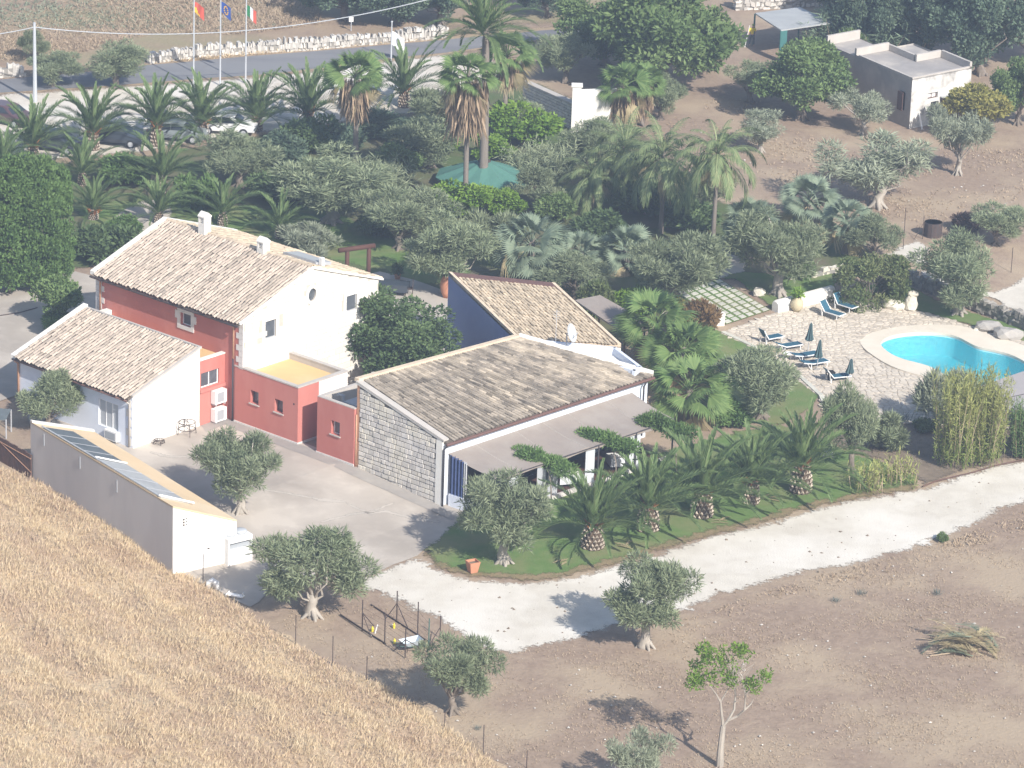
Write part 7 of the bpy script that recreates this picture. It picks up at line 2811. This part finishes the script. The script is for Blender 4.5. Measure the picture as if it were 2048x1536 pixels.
# white bench wall and gate post
a, b = PX(1556, 628), PX(1669, 602)
t = thing('bench_wall', 'low rounded white wall sloping up behind the pale pot', 'wall', a, math.atan2((b - a).y, (b - a).x))
L = (b - a).length
mb = MB()
prof = [(0, -.05), (0, .62), (.06, .74), (.18, .80), (.42, .80), (.54, .74), (.60, .62), (.60, -.05)]
n = len(prof)
for x, k in ((0, .88), (.12, 1.0), (L, 1.12)):
    mb.v += [(x, y, z * k if z > 0 else z) for y, z in prof]
for s in range(2):
    for i in range(n - 1):
        mb.f.append((s * n + i, (s + 1) * n + i, (s + 1) * n + i + 1, s * n + i + 1))
mb.f.append(tuple(range(n))); mb.f.append(tuple(range(2 * n, 3 * n))[::-1])
mb.m = [0] * len(mb.f); mb.t = [.5] * len(mb.f)
mb.build('wall', 'white_wall', t, local=True)
mb = MB()
for k in range(14):
    a0, a1 = 2 * math.pi * k / 14, 2 * math.pi * (k + 1) / 14
    mb.face([(.9 + .10 * math.cos(a0), -.004, .45 + .10 * math.sin(a0)), (.9 + .10 * math.cos(a1), -.004, .45 + .10 * math.sin(a1)), (.9, -.004, .45)])
mb.build('lamp', 'grille', t, local=True)
p = PX(1441, 652)
t = thing('gate_post', 'rounded white post at the corner of the paved slabs', 'wall', p)
mb = MB()
mb.obox((-.3, -.12, -.05), (.55, .2, 0), (-.15, .4, 0), (0, 0, .72))
mb.lathe((0, .15, .67), [(.30, 0), (.26, .12), (.14, .20), (0, .22)], 12)
mb.build('post', 'white_wall', t, local=True)
a, b = PX(1442, 668), PX(1500, 694)
t = thing('kerb', 'pale stone kerb between the side lawn and the pool terrace', 'kerb', a)
pts = [PX(*q) for q in ((1442, 668), (1500, 695), (1560, 731), (1600, 760), (1638, 795), (1655, 838))]
for q, r in zip(pts[:-1], pts[1:]):
    d_ = r - q
    n_ = Vector((-d_.y, d_.x, 0)).normalized() * .28
    k = max(1, int(d_.length / .8))
    for i in range(k):
        mb = MB()
        mb.obox(q + d_ * (i / k) + Vector((0, 0, -.02)), d_ * (.97 / k), n_, Vector((0, 0, .17)), t=rnd.random())
        mb.build('kerb_stone', 'slab', t)

def pot(px, py, prof, material, label, plantm=None, ph=.5, n=16, name='plant_pot', lift=0.0):
    p = PX(px, py) + Vector((0, 0, lift))
    t = thing(name, label, 'plant pot' if plantm else 'pot', p)
    mb = MB()
    mb.lathe((0, 0, 0), prof, n)
    mb.build('pot', material, t, local=True, smooth=n > 8)
    if plantm:
        rg = np.random.default_rng(int(px))
        zt = max(z for r, z in prof)
        C = np.array([[rg.normal() * .12, rg.normal() * .12, zt + rg.uniform(.05, ph)] for k in range(8)])
        V, T = cloud(rg, C, np.full(8, .2), 260, .25, .09)
        inst('plant', quads('plant', V, T, [plantm]), t)
    return t
pot(1593, 625, [(.20, 0), (.36, .22), (.42, .48), (.36, .72), (.20, .86), (.26, .95), (.20, .95), (.15, .8)], 'sand_pot', 'big pale rounded pot before the white bench wall', 'leaf_citrus', .35, lift=.09)
pot(893, 597, [(.22, 0), (.36, .35), (.44, .85), (.38, 1.2), (.26, 1.38), (.32, 1.48), (.24, 1.48), (.18, 1.2)], 'terracotta', 'tall terracotta jar at the patio edge by the blue wall', None, name='terracotta_jar', lift=.08)
pot(795, 560, [(.15, 0), (.22, .3), (.24, .36), (.19, .36), (.16, .2)], 'terracotta', 'small terracotta pot with a plant behind the dark patio table', 'leaf_dark', .5, lift=.08)
p = PX(945, 1146)
t = thing('square_pot', 'square tapered terracotta pot at the lawn corner', 'pot', p + Vector((0, 0, .07)), .5)
mb = MB()
w0, w1, hz_ = .20, .31, .62
for k in range(4):
    a0, a1 = math.pi / 4 + k * math.pi / 2, math.pi / 4 + (k + 1) * math.pi / 2
    c0_, s0_, c1_, s1_ = math.cos(a0) * 1.414, math.sin(a0) * 1.414, math.cos(a1) * 1.414, math.sin(a1) * 1.414
    mb.face([(w0 * c0_, w0 * s0_, 0), (w0 * c1_, w0 * s1_, 0), (w1 * c1_, w1 * s1_, hz_), (w1 * c0_, w1 * s0_, hz_)])
    wi = w1 - .05
    mb.face([(w1 * c0_, w1 * s0_, hz_), (w1 * c1_, w1 * s1_, hz_), (wi * c1_, wi * s1_, hz_), (wi * c0_, wi * s0_, hz_)])
    mb.face([(wi * c0_, wi * s0_, hz_), (wi * c1_, wi * s1_, hz_), (w0 * c1_, w0 * s1_, .1), (w0 * c0_, w0 * s0_, .1)])
mb.build('pot', 'terracotta', t, local=True)
mb = MB()
mb.face([(-.24, -.24, .5), (.24, -.24, .5), (.24, .24, .5), (-.24, .24, .5)])
mb.build('soil', 'mulch', t, local=True)

for px_, py_, r, sq, mt, lab, sd in ((1517, 592, .42, (1, .8, .75), 'rock', 'rounded cream boulder on the lawn by the paved slabs', 1), (1785, 618, .75, (1.1, .8, .55), 'rock', 'wedge shaped pale rock beside the tall standing rock', 2),
                                     (1976, 662, .72, (1.25, .9, .55), 'grey_rock', 'squared grey boulder at the pool edge, left of two', 4), (2014, 678, .80, (1.25, .9, .55), 'grey_rock', 'squared grey boulder at the pool edge, right of two', 5),
                                     (1952, 664, .22, (1, .8, .6), 'rock', 'small white stone beside the grey boulders', 6), (1655, 916, .40, (1, .7, .6), 'rock', 'grey white stone at the lawn end behind the last date palm', 8)):
    p = PX(px_, py_)
    mb = MB()
    ico(mb, (0, 0, r * sq[2] * .6), r, sd, sq=sq, sub=2)
    o = mb.build('boulder', mt, m=Matrix.Translation(p + Vector((0, 0, .06))))
    tag(o, lab, 'rock', 'boulders round the pool')
p = PX(1821, 622)
t = thing('standing_rock', 'tall pale standing rock with a smaller block balanced on it', 'rock', p)
mb = MB()
ico(mb, (0, 0, .5), .62, 11, sq=(.75, .6, 1.0), sub=2)
mb.build('block', 'rock', t, local=True)
mb = MB()
ico(mb, (.06, 0, 1.16), .40, 12, sq=(.95, .7, .55), sub=2)
mb.build('block', 'rock', t, local=True)
# pool ladder
p = PX(1975, 778, -.45)
t = thing('pool_ladder', 'steel pool ladder rails at the near pool edge', 'pool ladder', p)
for k, off in enumerate((Vector((0, 0, 0)), Vector((.55, .16, 0)))):
    q = p + off
    mb = MB()
    d_ = Vector((.12, .42, 0))
    mb.tube([q - d_ * .9 + Vector((0, 0, .0)), q - d_ * .7 + Vector((0, 0, .6)), q + Vector((0, 0, .85)), q + d_ * .8 + Vector((0, 0, .5)), q + d_ + Vector((0, 0, -.8))], .03, 6)
    mb.build('rail', 'galvanised', t, smooth=True)
# grey awning at the right edge
z_ = 1.8
q = [PX(1958, 772, z_), PX(2048, 742, z_), PX(2140, 790, z_), PX(2040, 836, z_)]
t = thing('grey_awning', 'flat grey fabric awning cut by the right edge below the pool', 'awning', Vector((q[0].x, q[0].y, -.6)))
mb = MB()
slab(mb, q[0], q[1], q[2], q[3], .05)
mb.build('fabric', 'canopy_grey', t)
mb = MB()
mb.tube([q[0].lerp(q[3], .45) + Vector((0, 0, .03)), q[1].lerp(q[2], .7) + Vector((0, 0, .03))], .02, 5)
mb.build('seam', 'dark_pipe', t)
for p in q:
    mb = MB()
    mb.tube([Vector((p.x, p.y, -.6)), p - Vector((0, 0, .05))], .05, 6)
    mb.build('post', 'dark_pipe', t)

# ================================================================== GARDEN THINGS
c = PX(967, 372)
zc = 2.9
ctr = PX(967, 326, zc)
t = thing('big_parasol', 'wide green many sided parasol wrapped round the tallest palm trunk', 'parasol', Vector((c.x, c.y, 0)))
cx, cy = c.x, c.y
zt = height_of(c, 322)
ze_ = height_of(c, 352)
N = 10
Rb = 3.4
hub = .22
P_ = [Vector((cx + Rb * math.cos(2 * math.pi * (k + .3) / N), cy + Rb * math.sin(2 * math.pi * (k + .3) / N), ze_)) for k in range(N)]
Q_ = [Vector((cx + .42 * math.cos(2 * math.pi * (k + .3) / N), cy + .42 * math.sin(2 * math.pi * (k + .3) / N), zt)) for k in range(N)]
for k in range(N):
    j = (k + 1) % N
    mb = MB()
    M1, M2 = P_[k].lerp(Q_[k], .5) + Vector((0, 0, .0)), P_[j].lerp(Q_[j], .5)
    mid = lambda a, b, s: a.lerp(b, .5) - Vector((0, 0, s))
    pm_, mm_ = mid(P_[k], P_[j], .05), mid(M1, M2, .07)
    mb.face([P_[k], pm_, mm_, M1]); mb.face([pm_, P_[j], M2, mm_]); mb.face([M1, mm_, Q_[j].lerp(Q_[k], .5), Q_[k]]); mb.face([mm_, M2, Q_[j], Q_[j].lerp(Q_[k], .5)])
    mb.face([P_[k], P_[k] - Vector((0, 0, .16)), P_[j] - Vector((0, 0, .16)), P_[j]])
    mb.build('panel', 'umbrella_green', t)
    mb = MB()
    mb.tube([P_[k] + Vector((0, 0, -.03)), Q_[k] + Vector((0, 0, -.03))], .03, 5)
    mb.build('rib', 'wood_dark', t)
mb = MB()
mb.lathe((cx, cy, zt), [(.46, -.05), (.46, .06), (.36, .10)], 14)
mb.build('collar', 'iron', t)
for k in range(0, N, 2):
    mb = MB()
    q = P_[k].lerp(Q_[k], .12)
    mb.tube([Vector((q.x, q.y, 0)), q - Vector((0, 0, .05))], .05, 6)
    mb.build('post', 'wood_dark', t)
# pergola frame behind the farmhouse
a, b = PX(686, 500, 2.7), PX(738, 494, 2.7)
t = thing('timber_frame', 'dark brown timber gateway frame behind the farmhouse roof', 'pergola', Vector((a.x, a.y, 0)))
mb = MB()
d_ = (b - a).normalized()
mb.tube([a - d_ * .3, b + d_ * .4 + Vector((0, 0, .05))], .17, 8)
mb.build('beam', 'wood_dark', t, smooth=True)
for p in (a + d_ * .3, b):
    mb = MB()
    mb.tube([Vector((p.x, p.y, 0)), p], .14, 8)
    mb.build('post', 'wood_dark', t, smooth=True)
# patio table and chairs
tb = PX(787, 590)
t = thing('patio_table', 'patio table under a dark cloth beside the farmhouse gable', 'table', tb + Vector((0, 0, .09)), -.15)
mb = MB()
mb.box(-.95, -.55, .70, .95, .55, .75)
mb.build('top', 'wood_dark', t, local=True)
mb = MB()
mb.box(-.97, -.57, .30, .97, .57, .76)
mb.build('cloth', 'car_dark', t, local=True)
for sx in (-.85, .8):
    for sy in (-.45, .4):
        mb = MB()
        mb.box(sx, sy, 0, sx + .06, sy + .06, .7)
        mb.build('leg', 'iron', t, local=True)
def chair(px, py, rot, label):
    p = PX(px, py)
    t = thing('patio_chair', label, 'chair', p + Vector((0, 0, .09)), rot, 'dark patio chairs')
    mb = MB()
    mb.box(-.25, -.25, .42, .25, .25, .46)
    mb.build('seat', 'iron', t, local=True)
    mb = MB()
    for z in (.55, .70, .85, .98):
        mb.box(.22, -.25, z, .25, .25, z + .05)
    mb.box(.22, -.27, .46, .26, -.23, 1.03); mb.box(.22, .23, .46, .26, .27, 1.03)
    mb.build('backrest', 'iron', t, local=True)
    for sx in (-.24, .2):
        for sy in (-.24, .2):
            mb = MB()
            mb.box(sx, sy, 0, sx + .04, sy + .04, .42)
            mb.build('leg', 'iron', t, local=True)
chair(818, 592, 0.0, 'dark patio chair at the right end of the cloth covered table')
chair(760, 585, math.pi, 'dark patio chair between the table and the white gable')

# ================================================================== YARD THINGS
def wire_stand(px, py, r, h, label):
    p = PX(px, py)
    t = thing('wire_stand', label, 'plant stand', p + Vector((0, 0, .05)), 0, 'iron plant stands by the annex')
    mb = MB()
    for z in (h, h * .45):
        pts = [(r * math.cos(2 * math.pi * k / 16), r * math.sin(2 * math.pi * k / 16), z) for k in range(17)]
        mb.tube(pts, .022, 5)
    mb.tube([(-r, 0, h), (r, 0, h)], .015, 4); mb.tube([(0, -r, h), (0, r, h)], .015, 4)
    mb.build('ring', 'iron', t, local=True)
    for k in range(4):
        a = k * math.pi / 2 + .4
        mb = MB()
        mb.tube([(r * math.cos(a), r * math.sin(a), h), (r * 1.15 * math.cos(a), r * 1.15 * math.sin(a), 0)], .02, 4)
        mb.build('leg', 'iron', t, local=True)
wire_stand(374, 870, .48, .75, 'tall round iron plant stand against the white annex wall')
wire_stand(318, 889, .30, .22, 'low round iron plant stand against the white annex wall')
p = PX(427, 1176)
t = thing('white_cowl', 'white curved vent cowl at the grass edge below the chiller', 'vent', p)
mb = MB()
mb.tube([p - Vector((.3, 0, .1)), p + Vector((-.25, 0, .28)), p + Vector((-.05, 0, .42)), p + Vector((.14, -.02, .30)), p + Vector((.18, -.02, -.05))], [.15, .16, .17, .17, .16], 9)
mb.build('pipe', 'white_paint', t, smooth=True)
p = PX(470, 1196)
t = thing('scrap_trolley', 'pale broken metal scrap lying at the grass edge by the yard', 'scrap', p)
mb = MB()
mb.obox(p + Vector((-.5, 0, .15)), Vector((.9, -.25, -.05)), Vector((.1, .3, 0)), Vector((0, 0, .06)))
mb.tube([p + Vector((.3, 0, 0)), p + Vector((.45, -.1, .35))], .04, 5)
mb.tube([p + Vector((-.5, .1, .05)), p + Vector((-.3, .1, .35))], .04, 5)
mb.build('frame', 'white_paint', t)
# rusty fence left of the store
a, b = PX(-40, 900), PX(62, 958)
t = thing('rusty_fence', 'rusty metal sheet fence at the left end of the store shed', 'fence', a)
d_ = b - a
L = d_.length
n = int(L / .42)
for k in range(n):
    mb = MB()
    mb.obox(a + d_ * (k / n) + Vector((0, 0, -.1)), d_ * (.96 / n), Vector((-d_.y, d_.x, 0)).normalized() * (.04 + .03 * (k % 2)), Vector((0, 0, 1.55 + rnd.uniform(-.06, .06))))
    mb.build('sheet_panel', 'rust', t)
mb = MB()
mb.tube([a + Vector((0, 0, 1.2)), b + Vector((0, 0, 1.2))], .03, 5)
mb.tube([a + Vector((0, 0, 1.45)) + d_ * .2, b + Vector((0, 0, .4))], .025, 5)
mb.build('rail', 'copper_pipe', t)
p0, p1, p2, p3 = PX(-20, 815, 1.4), PX(22, 818, 1.4), PX(12, 838, 1.2), PX(-40, 842, 1.2)
t = thing('grey_cover', 'grey sheet roof poking in at the left edge beside the annex', 'cover', Vector((p1.x, p1.y, 0)))
mb = MB()
slab(mb, p0, p1, p2, p3, .06)
mb.build('sheet', 'panel_dark', t)
mb = MB()
for p in (p1, p2):
    mb.tube([Vector((p.x, p.y, 0)), p - Vector((0, 0, .03))], .04, 5)
mb.build('post', 'grey_paint', t)

# wire pen
def post(px, py, topy, label, material='iron', r=.035, cat='fence post', group='posts of the wire pen', braces=()):
    p = PX(px, py)
    h = height_of(p, topy)
    t = thing('fence_post', label, cat, p, 0, group)
    mb = MB()
    mb.tube([p - Vector((0, 0, .1)), p + Vector((0, 0, h))], r, 5)
    mb.build('post', material, t)
    for bx_, by_, f in braces:
        q = PX(bx_, by_)
        mb = MB()
        mb.tube([p + Vector((0, 0, h * f)), q], r * .7, 5)
        mb.build('brace', material, t)
    return p
post(724, 1263, 1200, 'pen post with two slanting braces, at the far left corner', braces=((748, 1252, .6), (743, 1276, .6)))
post(793, 1243, 1182, 'tallest pen post with a brace each side, on the side of the track', braces=((771, 1238, .6), (816, 1257, .6)))
post(769, 1289, 1226, 'plain pen post in the middle of the near side')
post(835, 1270, 1204, 'plain pen post on the side of the track')
post(857, 1296, 1237, 'green pen post beside the stumpy olive', 'green_post')
post(880, 1276, 1232, 'pen post with one brace nearest the track', braces=((859, 1290, .5),))
post(810, 1317, 1256, 'pen post with two braces, nearest the grassy slope', braces=((786, 1303, .62), (857, 1305, .62)))
for a, b, lab in (((681, 1231), (771, 1290), 'dark bottom rail of the pen on its near side'), ((742, 1211), (858, 1286), 'dark bottom rail of the pen on the track side')):
    mb = MB()
    mb.tube([PX(*a) + Vector((0, 0, .06)), PX(*b) + Vector((0, 0, .06))], .04, 5)
    o = mb.build('pen_rail', 'iron')
    tag(o, lab, 'rail')
# fine wire mesh of the pen
mb = MB()
wp = [PX(*q) for q in ((724, 1263), (769, 1289), (810, 1317))]
for a, b in zip(wp[:-1], wp[1:]):
    for z in (.15, .45, .75, 1.05, 1.35):
        mb.tube([a + Vector((0, 0, z)), b + Vector((0, 0, z))], .006, 3)
wp = [PX(*q) for q in ((793, 1243), (835, 1270), (857, 1296))]
for a, b in zip(wp[:-1], wp[1:]):
    for z in (.15, .45, .75, 1.05, 1.35):
        mb.tube([a + Vector((0, 0, z)), b + Vector((0, 0, z))], .006, 3)
o = mb.build('pen_wire', 'iron')
tag(o, 'thin wires strung between the posts of the pen', 'wire')
for px_, py_, ty, lab in ((591, 1290, 1230, 'thin fence post at the grass edge below the wide olive'), (665, 1330, 1272, 'thin fence post at the grass edge, second from the wide olive'), (733, 1366, 1312, 'slightly leaning fence post at the grass edge, left of the stumpy olive shadow'),
                          (889, 1456, 1424, 'short reddish fence post at the foot of the stumpy olive'), (966, 1510, 1450, 'thin fence post at the grass edge near the bottom'), (393, 1112, 1040, 'thin dark rod standing before the white store door'), (358, 1130, 1088, 'short dark rod at the store corner'), (406, 1160, 1108, 'thin dark rod on the paving right of the store door'),
                          (1053, 1536, 1500, 'thin post cut by the bottom edge'), (1806, 500, 415, 'thin field post left of the braced post'), (1845, 478, 432, 'braced field post beside the dark bin in the upper field'), (2022, 545, 495, 'thin field post at the right edge'), (1592, 378, 340, 'thin stake in the brown field above the blue fan palm')):
    post(px_, py_, ty, lab, group='single fence posts', r=.025, braces=(((1828, 479, .7),) if px_ == 1845 else ()))
p = PX(1865, 472)
t = thing('compost_bin', 'dark mesh bin beside the braced post in the upper field', 'bin', p)
mb = MB()
mb.lathe((0, 0, 0), [(.62, 0), (.62, 1.0), (.58, 1.0), (.58, .3), (0, .3)], 14)
mb.build('body', 'iron', t, local=True)
# wheelbarrow
p = PX(822, 1300)
t = thing('wheelbarrow', 'pale grey wheelbarrow lying in the wire pen', 'wheelbarrow', p, .5)
mb = MB()
mb.v = [(-.35, -.22, .30), (.30, -.18, .30), (.30, .18, .30), (-.35, .22, .30), (-.55, -.34, .55), (.55, -.30, .62), (.55, .30, .62), (-.55, .34, .55)]
mb.f = [(0, 1, 2, 3), (0, 4, 5, 1), (1, 5, 6, 2), (2, 6, 7, 3), (3, 7, 4, 0)]
mb.m = [0] * 5; mb.t = [.5] * 5
mb.build('tray', 'galvanised', t, local=True)
mb = MB()
mb.tube([(.62, -.04, .2), (.62, .04, .2)], .2, 12)
mb.build('wheel', 'tyre', t, local=True)
for s in (-1, 1):
    mb = MB()
    mb.tube([(.62, s * .08, .2), (-.3, s * .22, .30), (-.95, s * .28, .52)], .02, 5)
    mb.build('handle', 'green_post', t, local=True)
    mb = MB()
    mb.tube([(-.25, s * .22, .30), (-.35, s * .24, 0)], .02, 5)
    mb.build('leg', 'iron', t, local=True)
for px_, py_, ty, lab in ((745, 1264, 1252, 'yellow bottle trap hanging by the braced pen post'), (788, 1257, 1247, 'yellow bottle trap in the middle of the wire pen'), (789, 1288, 1277, 'yellow bottle trap lying near the pen post')):
    p = PX(px_, py_)
    mb = MB()
    mb.lathe((0, 0, .02), [(.06, 0), (.07, .18), (.03, .25), (.03, .30)], 8)
    o = mb.build('bottle', 'yellow', m=Matrix.Translation(p))
    tag(o, lab, 'bottle', 'yellow bottles in the pen')
mb = MB()
p = PX(750, 1267)
mb.tube([p, p + Vector((.12, 0, .5))], .03, 5)
o = mb.build('stake', 'white_paint')
tag(o, 'short white stake beside the left yellow bottle', 'stake')
# brush heap
p = PX(1925, 1295)
t = thing('brush_heap', 'heap of dry palm fronds and branches on the bare field', 'brush heap', p)
rg = np.random.default_rng(5)
for k in range(22):
    o_ = Vector((rg.normal() * .6, rg.normal() * .65, .12 + .03 * k))
    M = Matrix.Scale(1.3, 4) @ Matrix.Translation(o_) @ Matrix.Rotation(rg.normal() * .5 + (math.pi if k % 4 == 0 else 0) - .15, 4, 'Z') @ Matrix.Rotation(R(rg.uniform(-4, 10)), 4, 'Y') @ Matrix.Diagonal((.75, .75, .9, 1)) @ Matrix.Translation((-1.1, 0, 0))
    inst('dry_frond', FR['phoenix'][5], t, M, material='leaf_dryfan' if k % 5 else 'leaf_bluefan')
mb = MB()
for k in range(40):
    a = Vector((rg.normal() * .7 - .4, rg.normal() * .6, rg.uniform(.02, .4)))
    mb.tube([a, a + Vector((rg.uniform(-1.2, 1.2), rg.normal() * .4, rg.uniform(-.1, .25)))], .018, 4, t=rg.uniform())
inst('branch', mb.mesh('branch', ['weed']), t)
mb = MB()
a = Vector((-.5, -1.0, .15))
mb.tube([a + Vector((-1.3, -.35, -.1)), a, a + Vector((1.4, .35, .1))], .035, 5, t=.9)
inst('branch', mb.mesh('branch', ['weed']), t)
# dry litter on the lawn
for k, (px_, py_, rz_, lab) in enumerate(((1235, 1090, 2.4, 'dry cut frond on the lawn between the first two date palms'), (1128, 1128, .6, 'dry cut frond on the lawn right of the lawn olive'), (1440, 1045, .3, 'dry cut frond beside the third lawn palm'), (1548, 1002, .2, 'pale dry litter beside the fourth lawn palm'))):
    p = PX(px_, py_)
    t = thing('cut_frond', lab, 'dry frond', p + Vector((0, 0, .1)), rz_, 'dry cut fronds on the front lawn')
    for j in range(3):
        inst('frond', FR['phoenix'][5], t, Matrix.Translation((rg.normal() * .25 - .5, rg.normal() * .25, .03 * j)) @ Matrix.Rotation(rg.normal() * .5, 4, 'Z') @ Matrix.Diagonal((.42, .42, .16, 1)), material='leaf_dryfan')
# hose along the track edge
mb = MB()
pts = [PX(x, y) + Vector((0, 0, .1)) for x, y in ((1845, 976), (1870, 966), (1905, 957), (1945, 948), (1990, 934), (2060, 920))]
mb.tube(pts, .04, 6)
o = mb.build('hose', 'rust')
tag(o, 'dark hose lying along the track by the bamboo', 'hose')
mb = MB()
pts = [PX(x, y) + Vector((0, 0, .1)) for x, y in ((-60, 640), (0, 634), (40, 628), (75, 618))]
mb.tube(pts, .035, 6)
o = mb.build('cable', 'iron')
tag(o, 'thin dark cable lying across the forecourt', 'cable')

# ================================================================== AIR
def haze():
    mb = MB()
    mb.box(-300, -300, -3.4, 300, 300, 96)
    # keep every face clear of the ground sheet's rim
    m = bpy.data.materials.new('haze')
    m.use_nodes = True
    nt = m.node_tree
    nt.nodes.clear()
    o = nt.nodes.new('ShaderNodeOutputMaterial')
    v = nt.nodes.new('ShaderNodeVolumePrincipled')
    v.inputs['Color'].default_value = (.66, .78, 1.0, 1)
    v.inputs['Density'].default_value = HAZE
    v.inputs['Anisotropy'].default_value = 0.2
    nt.links.new(v.outputs[0], o.inputs['Volume'])
    MATS['haze'] = m
    h = mb.build('haze', 'haze')
    h['kind'] = 'stuff'
haze()
